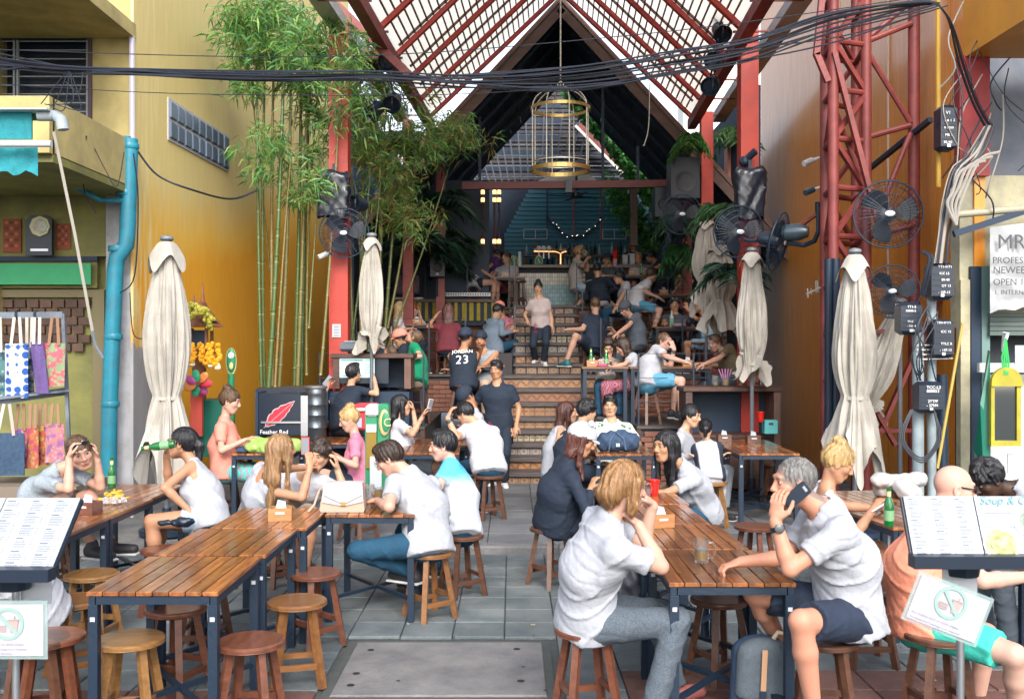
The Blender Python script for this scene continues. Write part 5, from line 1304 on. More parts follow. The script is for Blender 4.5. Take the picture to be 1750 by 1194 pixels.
for u, h, c, lab in ((888, 26, (.55, .55, .5), 'tall clear jar on the bar left of the font'), (1051, 30, (.6, .02, .03), 'tower of stacked red and clear cups on the bar'), (1070, 20, (.6, .62, .6), 'white printed card on the bar beside the red cups'), (1079, 22, (.6, .62, .66), 'tall white jug on the bar right of the printed card')):
    if 'card' in lab: o = fbox(u-6, 455-h, u+6, 455, 20.75, .02, 'bar_card', m_paper, None); tag(o, lab, 'card')
    elif 'tower' in lab:
        o = thing('cup_tower', W(u, 455, 20.7), lab, 'cups')
        for k in range(9): MB().lathe([(.035, 0), (.048, .05), (.045, .05)], W(u, 455-k*2.8, 20.7), 12).build('cup', m_redp if k > 3 else mat('pink_cup', (.6, .35, .36), .4), o, smooth=30)
    else: o = MB().lathe([(.04, 0), (.04, .2), (.03, .24), (.03, .3)], W(u, 455, 20.7), 12).build('jar', mat('jar_%d' % u, c, .3), None, smooth=True); tag(o, lab, 'jar')
# string lights swag, ceiling fan, chandelier sticks
sw = thing('string_lights', W(985, 385, 23.6), 'dark garland swag dotted with tiny lamps on the teal wall', 'garland')
pts = [W(935, 367, 23.7)]+[W(935+95*t, 367+38*math.sin(PI*t)**.8, 23.65) for t in [i/14 for i in range(1, 14)]]+[W(1028, 367, 23.7)]
MB().tube(pts, .035, 6).build('garland', m_navy, sw); m_lamp = em('tiny_lamp', (1, .9, .75), 1.2)
for i in range(1, 14, 1): MB().ball(pts[i]+V(ru(-.05, .05), -.06, ru(-.05, .05)), .009, 5, 4).build('lamp', m_lamp, sw)
fn_ = thing('ceiling_fan', W(985, 330, 22.0), 'dark ceiling fan hanging under the cross beam', 'ceiling fan')
MB().bar(W(985, 300, 22), W(985, 332, 22), .05).build('rod', m_navy, fn_); MB().lathe([(.04, -.06), (.13, -.04), (.13, .05), (.05, .08)], W(984, 334, 22.0), 12).build('motor', m_blackp, fn_, smooth=True)
for k in range(4): a_ = .3+k*PI/2; MB().box(W(984, 336, 22.0)+V(math.cos(a_)*.35, math.sin(a_)*.35, 0), (.55, .1, .012), Matrix.Rotation(a_, 3, 'Z')).build('blade', m_blackp, fn_)
m_warm = em('warm_lamp', (1, .62, .22), 1.0)
for u, Y, lab in ((825, 19.0, 'slim brass lamp tube hanging left of the paired ones'), (845, 19.0, 'slim brass lamp tube, left of the close pair'), (853, 19.0, 'slim brass lamp tube, right of the close pair')):
    t = thing('hanging_tube_lamp', W(u, 320, Y), lab, 'lamp', 'hanging brass tube lamps')
    MB().tube([W(u, 320, Y), W(u, 425, Y)], .018, 8).build('tube', mat('maroon_tube', (.09, .03, .03), .4), t); MB().tube([W(u, 362, Y-.03), W(u, 380, Y-.03)], .01, 6).build('bright_strip', mat('polished', (.8, .75, .7), .15, .9), t)
    for v in (329, 342, 413): MB().lathe([(.03, -.045), (.035, -.035), (.035, .035), (.03, .045)], W(u, v, Y), 8).build('glass', m_warm, t); MB().lathe([(.04, 0), (.04, .02)], W(u, v+5, Y), 8).build('ring', m_brass, t)

# birdcage chandelier
cg = thing('birdcage', W(958, 290, 14.2), 'large brass birdcage frame hanging from the roof ridge on a cable', 'birdcage lamp')
Yc = 14.2; R_ = .415; xc = W(958, 0, Yc).x; zt, zb, zm = W(0, 150, Yc).z, W(0, 296, Yc).z+.05, W(0, 186, Yc).z
m_cage = mat('pale_brass_wire', (.45, .42, .36), .4, .5)
MB().ring((xc, Yc, zb), R_, .012, 40, 4, h=.03).build('bottom_ring', m_brass, cg); MB().ring((xc, Yc, zm), R_, .008, 40, 4, h=.022).build('upper_ring', m_brass, cg)
MB().ring((xc, Yc, zb+.1), R_*.98, .006, 40, 4).build('thin_ring', m_cage, cg)
for k in range(8):
    a_ = k*PI/4+.25; p = [(xc+R_*math.cos(a_), Yc+R_*math.sin(a_), zb), (xc+R_*math.cos(a_), Yc+R_*math.sin(a_), zm)]
    for j in range(1, 8): b_ = j/7*PI/2; p.append((xc+R_*math.cos(a_)*math.cos(b_), Yc+R_*math.sin(a_)*math.cos(b_), zm+(zt-zm)*math.sin(b_)))
    MB().tube(p, .0085, 6).build('bar', m_cage, cg, smooth=True)
MB().tube([(xc, Yc, zt), (xc, Yc, zt+2.7)], .011, 6).build('cable', m_cage, cg); MB().ring((xc, Yc, zt+.04), .04, .008, 12, 6, Matrix.Rotation(PI/2, 3, 'X')).build('hook', m_cage, cg)

# keyboard shelf and loudspeakers on the upper left
kt = thing('keyboard_shelf', W(800, 512, 19.0), 'pale edged long shelf with an electric keyboard above yellow curtain strips', 'shelf')
fb_(674, 508, 722, 511, 18.95, .4, 'shelf_edge', m_white, kt); fb_(672, 511, 856, 516, 18.96, .4, 'shelf', m_dwood, kt); fb_(750, 500, 838, 506, 18.9, .3, 'keyboard', mat('keyboard_grey', (.55, .57, .6), .4), kt)
for i in range(20): fb_(753+i*4.2, 501.5, 755+i*4.2, 504, 18.89, .05, 'black_key', m_blackp, kt)
my = mat('yellow_strip', (.38, .29, .02), .7, col2=(.26, .2, .02), ns=6)
for i in range(14): fb_(676+i*12.6, 517, 676+i*12.6+5+(i*7 % 4), 548, 18.98, .04, 'yellow_strip', my, kt)
fb_(672, 516, 856, 556, 19.05, .03, 'dark_backing', m_navy, kt)
def speaker(u0, v0, u1, v1, Y, d, lab, badge=True):
    t = thing('loudspeaker', W((u0+u1)/2, v1, Y), lab, 'loudspeaker'); fb_(u0, v0, u1, v1, Y, d, 'cabinet', m_blackp, t, .02)
    cx_, cz = (u0+u1)/2, v0*.42+v1*.58; R = Matrix.Rotation(PI/2, 3, 'X'); MB().lathe([(pxw(u0, u1, Y)*.36, 0), (pxw(u0, u1, Y)*.36, .01), (pxw(u0, u1, Y)*.28, .004), (.02, -.02)], W(cx_, cz, Y-.004), 18, R).build('cone', mat('speaker_cone', (.035, .04, .05), .6), t, smooth=True)
    if badge: fb_(cx_-2, v1-8, cx_+2, v1-4, Y-.008, .006, 'badge', mat('badge_grey', (.4, .42, .45), .4), t)
    return t
speaker(735, 432, 760, 474, 18.1, .3, 'black loudspeaker on a stand below the dark red column'); MB
s_ = MB().tube([W(747, 474, 18.2), W(747, 506, 18.2)], .02, 6).build('speaker_pole', m_black); tag(s_, 'thin pole carrying the black loudspeaker above the keyboard shelf', 'pole')
o = fb_(676, 470, 716, 502, 18.6, .35, 'amplifier_case', mat('brown_patterned_cloth', (.13, .08, .08), .9, col2=(.05, .05, .09), ns=16), None, .03); tag(o, 'equipment case draped with a brown patterned cloth', 'case')
speaker(1147, 268, 1196, 340, 16.6, .5, 'big dark hanging cabinet topped by a fern at the right eave', False)
speaker(1120, 318, 1150, 372, 17.5, .4, 'dark hanging stage speaker at the right end of the cross beam', False)
for i, (u, v) in enumerate(((640, 190), (672, 175), (1215, 145), (1222, 105), (1232, 55), (1240, 18), (660, 105), (610, 350))):
    t = thing('spotlight', W(u, v, 12.9 if i > 1 else 13.4), ['black spotlight among the bamboo leaves, lower', 'black spotlight among the bamboo leaves, upper', 'lowest black lamp in the cluster beside the right column', 'second lowest black lamp beside the right column', 'third black lamp up beside the right column', 'topmost black lamp beside the right column', 'black lamp hanging from the left roof corner', 'black lamp behind the covered speaker on the left'][i], 'spotlight', 'black stage spotlights')
    p = t.location; R = Matrix.Rotation(random.uniform(1.6, 2.4), 3, 'X') @ Matrix.Rotation(random.uniform(-.5, .5), 3, 'Y')
    MB().lathe([(.05, -.16), (.09, -.13), (.10, .05), (.125, .1), (.11, .1), (.09, .06)], p, 14, R).build('housing', m_blackp, t, smooth=40); MB().ring(p, .13, .008, 16, 4, Matrix.Rotation(PI/2, 3, 'Y')).build('yoke', m_black, t)
    MB().bar(p+V(0, 0, .13), p+V(.06 if u > 900 else -.06, 0, .4), .025).build('bracket', m_black, t)

# ------------------------------------------------------------------ UMBRELLAS
def umbrella(u, v0, v1, Y, wpx, lab, base=G1, tie=.62, seed=0, lean=0, m=m_canvas, pole=True, closed_low=True):
    x = (u-875)/FPX*Y; zt = CAMZ-(v0-597)/FPX*Y; zb = CAMZ-(v1-597)/FPX*Y; H = zt-zb; r = wpx/FPX*Y/2; rr = random.Random(seed); ph = [rr.uniform(0, 6) for _ in range(6)]
    t = thing('parasol', (x, Y, base), lab, 'parasol', 'closed cream parasols')
    N_ = 144
    def fold(tt, z):
        h = (zt-z)/H; k = min(1, h*5); tw = .8*h; s = .1*k; e = .16 if h > tie else .10
        return 1+k*(e*math.cos(7*(tt+tw*.3)+ph[0])+.09*math.sin(12*tt+ph[1]+h*4)+.06*math.sin(19*tt+ph[2]-h*5)+.05*math.sin(31*tt+h*7)+.035*math.sin(45*tt-h*4)) + (.2*max(0, h-tie)/(1-tie)*math.sin(3*tt+ph[3]))
    pr_ = []; n = 34
    for i in range(n+1):
        h = i/n
        if h < .05: q = .30+h*6*.5
        elif h < tie: a = (h-.05)/(tie-.05); q = .42+.40*math.sin(PI*min(1, a**1.5))**.8 if a < .98 else .46
        else: a = (h-tie)/(1-tie); q = .46+.6*a**.8
        pr_.append((r*q*1.1, H*(1-h)))
    b = MB(); P = []; F = []
    for i, (q, z) in enumerate(pr_):
        for k in range(N_):
            tt = 2*PI*k/N_; f = fold(tt, zb+z); zz = z
            if i > n-6: zz = z+(i-(n-6))/6*H*.10*(math.sin(4*tt+ph[4])+.5*math.sin(7*tt+ph[5])) - (i-(n-6))/6*H*.02
            P.append((x+q*f*math.cos(tt)+lean*(H-z), Y+q*f*math.sin(tt), zb+zz))
    for i in range(n):
        for k in range(N_): F.append((i*N_+k, i*N_+(k+1) % N_, (i+1)*N_+(k+1) % N_, (i+1)*N_+k))
    b.add(P, F); b.build('canopy', m, t, smooth=70, recalc=True)
    # wind cap: four drooping corners
    P = []; F = []; rows = 9; N2 = 64
    for i in range(rows):
        h = i/(rows-1)
        for k in range(N2):
            tt = 2*PI*k/N2; c4 = abs(math.cos(2*tt+.6)); q = r*(.30+.56*h**.8*(.8+.26*c4)); drop = H*(.004+.125*h**1.15*(.5+.6*c4**2))+.008*math.sin(9*tt)*h
            P.append((x+q*math.cos(tt), Y+q*math.sin(tt), zt+.012-drop))
    for i in range(rows-1):
        for k in range(N2): F.append((i*N2+k, i*N2+(k+1) % N2, (i+1)*N2+(k+1) % N2, (i+1)*N2+k))
    MB().add(P, F).build('top_flap', m, t, smooth=70)
    MB().lathe([(.02, .07), (.06, .055), (.065, .03), (.05, .012), (.03, .0)], (x, Y, zt), 14).build('finial', mat('finial_grey', (.15, .17, .19), .5), t, smooth=True)
    MB().ring((x+lean*H*tie, Y, zb+H*(1-tie)), r*.53, .012, 30, 4, h=.016).build('tie_strap', m, t)
    if pole: MB().tube([(x, Y, base), (x, Y, zt)], .024, 10).build('pole', mat('parasol_pole', (.12, .13, .15), .4), t); MB().lathe([(.26, 0), (.26, .05), (.05, .08), (.04, .25), (.03, .25)], (x, Y, base), 20).build('foot', m_black, t, smooth=30)
    return t
umbrella(285, 414, 800, 9.75, 74, 'tall cream closed parasol in front of the ochre wall at left', 0.0 if 9.75 < 9.1 else G1, .69, 1)
umbrella(1461, 436, 775, 9.7, 70, 'tall cream closed parasol at the foot of the red lattice tower', G1, .72, 2)
umbrella(635, 407, 578, 12.2, 40, 'narrow cream closed parasol between the red column and bamboo stems', G1, .97, 3)
umbrella(1285, 432, 628, 12.0, 50, 'cream closed parasol in front of the bright red column, nearest the orange wall', G1, .97, 4)
umbrella(1232, 420, 555, 13.9, 54, 'cream closed parasol with creased cloth, second from the right red column', T1, .7, 5)
umbrella(1207, 375, 520, 14.6, 44, 'cream closed parasol hanging highest beside the slim red column', T1, .75, 6)
umbrella(1538, 520, 700, 10.3, 60, 'grey-white folded parasol leaning among the red steel struts at right', G1, .95, 7, lean=-.35)

# ------------------------------------------------------------------ FANS
m_fanb = mat('fan_blade', (.012, .016, .026), .5)
def mk_fan():
    t = thing('wall_fan', (0, 0, 0), '', 'fan', 'black industrial fans'); b = MB(); R0 = .33; RX = Matrix.Rotation(PI/2, 3, 'X')
    b.ring((0, 0, 0), R0, .010, 40, 6, RX).build('guard_rim', m_black, t, local=True, smooth=True)
    b = MB()
    for y, q in ((-.07, .12), (-.055, .2), (-.035, .27), (.045, .22), (.03, .29)): b.ring((0, y, 0), R0*q/.33, .003, 36, 3, RX)
    for k in range(44):
        a_ = 2*PI*k/44; c_, s_ = math.cos(a_), math.sin(a_)
        b.tube([(c_*r, y, s_*r) for r, y in ((.05, -.078), (.15, -.066), (.25, -.045), (.31, -.015), (R0, 0))], .0026, 3, cap=False)
        if k % 2: b.tube([(c_*r, y, s_*r) for r, y in ((.09, .07), (.2, .06), (.3, .03), (R0, 0))], .0026, 3, cap=False)
    b.build('guard_wire', m_black, t, local=True)
    for k in range(3):
        a0 = k*2*PI/3; P = []
        for i in range(7):
            r = .05+.235*i/6; w = .30+.35*math.sin(PI*min(1, i/6*.9+.1))
            for j, (da, dy) in enumerate(((-w, -.025), (0, 0), (w, .03))): P.append((r*math.cos(a0+da*.9+i*.05), dy*(.6+.5*i/6)-.01, r*math.sin(a0+da*.9+i*.05)))
        F = [(i*3+j, i*3+j+1, (i+1)*3+j+1, (i+1)*3+j) for i in range(6) for j in range(2)]; MB().add(P, F).build('blade', m_fanb, t, local=True, smooth=True)
    MB().ball((0, -.082, 0), (.05, .008, .03), 16, 8).build('badge', mat('silver_badge', (.55, .58, .62), .3, .3), t, local=True, smooth=True)
    MB().lathe([(.02, -.08), (.075, -.07), (.085, .0), (.085, .12), (.06, .17), (.02, .18)], (0, .06, 0), 16, Matrix.Rotation(-PI/2, 3, 'X')).build('motor', m_blackp, t, local=True, smooth=35)
    MB().tube([(0, .2, -.02), (0, .3, -.05), (.05, .4, -.05)], .022, 8).build('arm', m_black, t, local=True, smooth=True)
    return t
fan0 = mk_fan(); ff = [0]
def fan(u, v, Y, rpx, lab, rz=0, rx=0):
    o = fan0 if not ff[0] else dup(fan0, (0, 0, 0), 0); ff[0] = 1; o['label'] = lab; k = rpx/FPX*Y/.33; o.location = W(u, v, Y); o.rotation_euler = (rx, 0, rz); o.scale = (k, k, k); return o
fan(1518, 366, 10.0, 57, 'black caged fan mounted high on the red lattice tower', -.15, .05)
fan(1525, 498, 9.9, 45, 'black caged fan beside the meter boxes, below a similar one', -.35, .0)
fan(1262, 396, 12.2, 44, 'black caged fan seen face on below the plastic covered speaker', .1, .12)
fan(1330, 413, 11.4, 50, 'black caged fan seen nearly edge on, bracketed to the tower', 1.05, .25)
fan(588, 398, 12.2, 42, 'black caged fan below the covered speaker on the left red column', .05, .1)
fan(1165, 366, 15.2, 34, 'dim black fan hanging under the fern at the right eave', .0, .1)
fan(745, 250+10, 16.5, 22, 'small dim fan behind the bamboo tips', .2, .1)
t = thing('fan_bracket', W(1395, 400, 11.2), 'black curved bracket arm holding the edge-on fan to the tower', 'bracket')
MB().tube([W(1347, 415, 11.35), W(1375, 419, 11.3), W(1392, 412, 11.2), W(1399, 395, 11.15), W(1399, 348, 11.15)], .028, 8).build('hoop', m_black, t, smooth=True)
MB().bar(W(1352, 398, 11.4), W(1396, 366, 11.15), .04, .03).build('strut', m_redd, t); fb_(1395, 345, 1401, 370, 11.14, .05, 'plate', m_black, t)
MB().lathe([(.02, -.16), (.09, -.12), (.10, .05), (.06, .16)], W(1357, 397, 11.3), 14, Matrix.Rotation(PI/2, 3, 'Y') @ Matrix.Rotation(.5, 3, 'X')).build('motor_housing', mat('blue_grey_casing', (.035, .06, .08), .3, coat=.5), t, smooth=30)
# plastic covered speakers
m_bag = mat('black_plastic_sheet', (.010, .014, .024), .3, coat=.25, bump=.5, bs=7)
def covered(u, v0, v1, w0, w1, Y, lab, seed):
    t = thing('covered_speaker', W(u, v1, Y), lab, 'covered speaker'); z0, z1 = W(0, v1, Y).z, W(0, v0, Y).z; x = W(u, 0, Y).x; P = []; F = []; n = 22; N_ = 48; rr = random.Random(seed); p_ = [rr.uniform(0, 6) for _ in range(5)]
    for i in range(n+1):
        h = i/n; z = z1+(z0-z1)*h; w = (w0+(w1-w0)*h)/FPX*Y/2*(min(1, .75+h*3)); d = w*.7
        for k in range(N_):
            tt = 2*PI*k/N_; c_, s_ = math.cos(tt), math.sin(tt); m_ = 1/max(abs(c_), abs(s_))**.75; q = 1+.05*math.sin(5*tt+p_[0]+h*7)+.05*abs(math.sin(4*tt-h*11+p_[1]))+.03*math.sin(9*tt+h*15+p_[2])
            P.append((x+w*c_*m_*q, Y+d*s_*m_*q, z+.02*math.sin(3*tt+p_[3])))
    for i in range(n):
        for k in range(N_): F.append((i*N_+k, i*N_+(k+1) % N_, (i+1)*N_+(k+1) % N_, (i+1)*N_+k))
    F.append(tuple(range(N_))); MB().add(P, F).build('plastic_cover', m_bag, t, smooth=80); MB().bar(W(u, v0-14, Y+.1), W(u, v0+4, Y+.1), .04).build('hanger', m_black, t); return t
covered(1281, 288, 374, 54, 44, 12.35, 'speaker wrapped in shiny black plastic in front of the bright red column', 3)
covered(571, 294, 372, 52, 50, 12.3, 'speaker wrapped in black plastic on the left red column behind the bamboo', 4)
t = thing('camera_bracket', W(1284, 270, 12.4), 'short black clamp arm fixed to the bright red column', 'clamp'); MB().tube([W(1273, 275, 12.5), W(1291, 258, 12.4)], .045, 8).build('arm', m_black, t); MB().ball(W(1272, 276, 12.5), .07).build('knob', m_black, t)
for u, v, c, lab in ((1386, 276, m_white, 'upper white security camera on the orange wall'), (1388, 326, mat('dark_dome', (.03, .06, .09), .2), 'lower dark security camera on the orange wall'), (556, 436, m_white, 'tiny white camera under the left fan')):
    Y = 11.3 if u > 900 else 12.4; t = thing('security_camera', W(u, v, Y), lab, 'camera'); MB().tube([W(u-12, v+4, Y-.05), W(u+2, v-2, Y)], .035, 10).build('barrel', c, t, smooth=30); MB().tube([W(u, v-1, Y), W(u+14, v-6, Y+.1)], .018, 8).build('mount', m_white, t, smooth=True)
t = thing('tv_aerial', W(1385, 498, 10.9), 'small white wire aerial fixed to the tower in front of the orange wall', 'aerial')
MB().tube([W(1378, 503, 10.9), W(1410, 488, 10.9)], .012, 6).build('boom', m_wirew, t)
for u, v, h in ((1380, 502, 9), (1386, 499, 6), (1394, 492, 12), (1397, 491, 12)): MB().tube([W(u, v-h, 10.9), W(u+1, v+h*.7, 10.9)], .009, 5).build('rod', m_wirew, t)

# ------------------------------------------------------------------ LATTICE TOWER
tw = thing('lattice_tower', W(1450, 780, 10.6), 'tall rust red lattice steel tower standing in front of the orange wall', 'tower')
LEG = [(1410, 10.9, .055), (1424, 10.35, .055), (1480, 10.5, .055), (1462, 11.2, .05)]
def tp_(i, v): u, Y, r = LEG[i]; return W(u, v, Y)
for u, Y, r in LEG: MB().tube([V((u-875)/FPX*Y, Y, G1), V((u-875)/FPX*Y, Y, 6.6)], r, 12).build('leg', m_redd if Y > 11 else m_redd, tw, smooth=True)
MB().tube([V((1562-875)/FPX*10.6, 10.6, G1), V((1562-875)/FPX*10.6, 10.6, 6.6)], .062, 14).build('outer_tube', m_redd, tw, smooth=True)
for k in range(10):
    v = 72+k*83-83
    z = CAMZ-(v-597)/FPX*10.4
    def at_(i): u, Y, r = LEG[i]; return V((u-875)/FPX*Y, Y, z)
    for a, c in ((0, 1), (1, 2), (2, 3), (3, 0)): MB().tube([at_(a), at_(c)], .032, 8).build('rung', m_redd, tw, smooth=True)
    z2 = z-83/FPX*10.4
    def at2(i): u, Y, r = LEG[i]; return V((u-875)/FPX*Y, Y, z2)
    e = (0, 1) if k % 2 else (1, 0)
    MB().bar(at_(1) if k % 2 else at_(2), at2(2) if k % 2 else at2(1), .05, .05).build('diagonal_brace', m_redd, tw)
    MB().bar(at_(3) if k % 2 else at_(0), at2(0) if k % 2 else at2(3), .045, .045).build('diagonal_brace', m_redd, tw)
    MB().bar(at_(0) if k % 2 else at_(1), at2(1) if k % 2 else at2(0), .04, .04).build('diagonal_brace', m_redd, tw)
for a, c in (((1484, 70), (1558, 40)), ((1484, 92), (1556, 210)), ((1484, 234), (1556, 214)), ((1556, 228), (1500, 370)), ((1560, 0), (1484, 65)), ((1484, 405), (1560, 385)), ((1420, 170), (1490, 350))):
    MB().tube([W(a[0], a[1], 10.5), W(c[0], c[1], 10.55)], .03, 8).build('strut', m_redd, tw, smooth=True)
MB().bar(W(1425, 90, 10.3), W(1500, 380, 10.3), .07, .05).build('long_diagonal', m_redd, tw); MB().bar(W(1405, -10, 10.3), W(1395, 95, 10.3), .06).build('angle_iron', m_redd, tw); MB().bar(W(1395, 92, 10.3), W(1415, 140, 10.3), .06).build('angle_iron', m_redd, tw)
for a, c in (((1484, 568), (1590, 560)), ((1480, 790), (1610, 500)), ((1484, 735), (1570, 735)), ((1490, 690), (1530, 760)), ((1540, 560), (1487, 640))):
    MB().bar(W(a[0], a[1], 10.1+a[1]*.0003), W(c[0], c[1], 10.1+a[1]*.0003), .075, .04).build('lower_strut', m_redd, tw)
for u in (1416, 1428): MB().tube([W(u, 442, 10.15), W(u, 760, 10.15)], .042, 10).build('black_duct', m_black, tw, smooth=True)

# ------------------------------------------------------------------ RIGHT BUILDING FRONT
rb = thing('right_shopfront', (5.3, 9.5, 0), 'shabby cream shopfront with orange upper beam, cables and a red pillar', 'building')
m_dirty = mat('dirty_cream_plaster', (.46, .42, .27), .85, col2=(.27, .26, .2), ns=3, det=9, bump=.35, bs=20)
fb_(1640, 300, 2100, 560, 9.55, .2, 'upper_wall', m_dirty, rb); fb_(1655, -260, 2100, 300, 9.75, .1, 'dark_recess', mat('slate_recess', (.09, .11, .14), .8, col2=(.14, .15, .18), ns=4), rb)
fb_(1640, 95, 1692, 300, 9.45, .12, 'red_pillar', mat('crimson_paint', (.32, .03, .035), .6, col2=(.22, .03, .03), ns=4), rb)
MB().add([W(1645, 100, 9.5), W(1820, -10, 7.9), W(1820, -260, 7.9), W(1645, -200, 9.5), W(2000, 100, 9.5), W(2000, -10, 7.9)], [(0, 1, 2, 3), (0, 4, 5, 1)]).build('overhang_beam', mat('orange_paint', (.6, .27, .03), .5, col2=(.5, .22, .03), ns=3), rb)
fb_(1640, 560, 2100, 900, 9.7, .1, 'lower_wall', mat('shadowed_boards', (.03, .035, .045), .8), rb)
for i, (u0, u1, m_) in enumerate(((1642, 1658, m_dirty), (1660, 1676, m_navy), (1678, 1692, mat('teal_post', (.12, .2, .19), .6)))): fb_(u0, 455 if i else 478, u1, 850, 9.5-.01*i, .1, 'post', m_, rb)
fb_(1674, 620, 2000, 636, 9.3, .05, 'white_rail', mat('rail_grey', (.5, .52, .52), .6), rb)
for k in range(5): fb_(1692, 534+k*8, 1900, 541+k*8, 9.42+.01*(k % 2), .04, 'shutter_slat', mat('green_grey_slat', (.08, .11, .10), .6), rb)
fb_(1692, 640, 1900, 860, 9.5, .03, 'white_panel', mat('panel_cream', (.5, .52, .5), .7, col2=(.4, .42, .4), ns=5), rb)
MB().bar(W(1630, 400, 9.3), W(1800, 345, 9.3), .05, .06).build('dark_strip', m_navy, rb)
MB().tube([W(1620, 368, 9.3), W(1800, 352, 9.3)], .035, 10).build('cream_conduit', mat('cream_conduit', (.32, .30, .22), .5), rb, smooth=True)
bn = thing('banner', W(1720, 530, 9.1), 'creased white hanging banner with faded capital letters on the right shopfront', 'banner')
P = []; F = []
for i in range(15):
    for j in range(19):
        u = 1692+i*14; v = 388-i*1.5+j*8.2; dz = .02*math.sin(i*1.3+j*.4)+.012*math.sin(j*1.1-i)+(.01*math.sin(i*2.3) if j > 15 else 0)
        if j == 18: v -= 5*abs(math.sin(i*1.1))
        P.append(W(u, v, 9.22+dz))
for i in range(14):
    for j in range(18): F.append((i*19+j, (i+1)*19+j, (i+1)*19+j+1, i*19+j+1))
MB().add(P, F).build('cloth', mat('banner_white', (.42, .43, .45), .8, col2=(.30, .31, .32), ns=5), bn, smooth=True)
m_fade = mat('faded_ink', (.07, .075, .08), .8)
for s_, u, v, sz in (('MR.YA!', 1704, 425, .19), ('PROFESSIONAL', 1696, 450, .085), ('NEWEEKLY PRO', 1697, 467, .09), ('OPEN 11.00 AM', 1697, 487, .085), ('1. INTERNATIONAL RE', 1699, 503, .06)):
    text(s_, 'lettering', m_fade, sz, W(u, v, 9.165), bn, (PI/2, 0, 0), .0015)
# mirror with yellow frame
mr_ = thing('framed_mirror', W(1718, 755, 9.0), 'tall mirror in a yellow frame hung from a hook by green string', 'mirror')
m_yel = mat('yellow_frame', (.36, .31, .02), .5, col2=(.27, .24, .02), ns=9)
fb_(1694, 650, 1700, 762, 8.95, .04, 'side_frame', m_yel, mr_); fb_(1738, 650, 1745, 762, 8.95, .04, 'side_frame', m_yel, mr_); fb_(1694, 753, 1745, 762, 8.94, .04, 'bottom_frame', m_yel, mr_)
x0, x1 = W(1693, 0, 8.95).x, W(1746, 0, 8.95).x; zz = W(0, 654, 8.95).z; poly = [(x0, zz-.03)]+[((x0+x1)/2+(x0-x1)/2*math.cos(PI*k/12), zz+.14*math.sin(PI*k/12)) for k in range(13)]+[(x1, zz-.03)]
MB().prism(poly, lambda a, b, t_: V(a, t_, b), 8.93, 8.97).build('arched_top', m_yel, mr_); fb_(1699, 654, 1739, 754, 8.97, .01, 'glass', mat('mirror_glass', (.25, .27, .28), .05, 1.0), mr_)
for k in range(4): MB().tube([W(1716+k*2, 640, 8.93), W(1712+k*4, 612+k*3, 8.95), W(1719, 578, 8.98)], .008, 5).build('string', mat('green_string', (.03, .35, .08), .7), mr_)
MB().tube([W(1719, 580, 9.0), W(1722, 570, 9.0), W(1716, 568, 9.05), W(1714, 600, 9.1)], .016, 8).build('hook', m_white, mr_)
tr = thing('green_tarpaulin', W(1684, 780, 9.1), 'dark green folded tarpaulin hanging between the post and the mirror', 'tarpaulin')
MB().add([W(1688, 598, 9.2), W(1692, 600, 9.1), W(1693, 790, 9.05), W(1668, 800, 9.15), W(1664, 770, 9.1), W(1675, 690, 9.0), W(1681, 700, 8.98), W(1680, 795, 8.95)], [(0, 5, 4, 3), (0, 1, 6, 5), (5, 6, 7, 4), (1, 2, 7, 6)]).build('sheet', mat('tarp_green', (.0, .13, .08), .45), tr)
for s_, v in (('0', 800), ('6:', 810)): pass
for i, (u, v, c) in enumerate(((1735, 520+70, 'p'), (1738, 665, 'p'), (1722, 775, 'p'))):
    o = fb_(u, v, u+22, v+34, 9.05, .01, 'posted_card', m_paper, None); tag(o, ['white card pinned above the mirror', 'small white card pinned at the right frame edge', 'white card pinned below the mirror'][i], 'card')

# utility poles, meter boxes
m_pole = mat('galvanised_pole', (.27, .33, .36), .5, col2=(.17, .21, .23), ns=4, bump=.15)
ul = [thing('utility_pole', W(1569, 800, 9.3), 'grey steel pole carrying the lower meter boxes, nearest the tower', 'pole'), thing('utility_pole', W(1592, 800, 9.25), 'second grey steel pole just right of the first, behind the black boxes', 'pole')]
MB().tube([W(1569, 880, 9.2), W(1569, 560, 9.2)], .052, 14).build('shaft', m_pole, ul[0], smooth=True); MB().tube([W(1592, 880, 9.25), W(1592, 470, 9.25)], .042, 14).build('shaft', m_pole, ul[1], smooth=True)
MB().tube([W(1612, 880, 9.3), W(1610, 640, 9.3)], .05, 12).build('dark_duct', m_black, ul[1], smooth=True)
for k in range(4): MB().bar(W(1566, 590+k*8, 9.15), W(1628, 588+k*8, 9.15), .012).build('wire_band', m_steel, ul[1])
def meter(u0, v0, u1, v1, Y, lab, lines):
    t = thing('meter_box', W((u0+u1)/2, v1, Y), lab, 'meter box', 'black electricity meter boxes'); fb_(u0, v0, u1, v1, Y, .16, 'case', m_blackp, t, .035)
    for k in range(4): fb_(u0+3, v0+(v1-v0)*(.3+.15*k), u1-3, v0+(v1-v0)*(.3+.15*k)+1.5, Y-.006, .01, 'rib', m_black, t)
    for s_, fx, fv, sz in lines: text(s_, 'painted_number', m_inkw, sz*.7, W(u0+(u1-u0)*fx, v0+(v1-v0)*fv, Y-.012), t)
    fb_((u0+u1)/2-3, v1-10, (u0+u1)/2+3, v1-5, Y-.012, .012, 'seal', m_steel, t); return t
meter(1540, 516, 1576, 572, 9.05, 'ribbed black meter box in front of the lower fan', (('TT1-5', .3, .18, .045), ('50000-5', .22, .3, .04), ('TT-23', .3, .62, .035), ('- 92094', .3, .76, .035), ('STTP5', .4, .9, .035)))
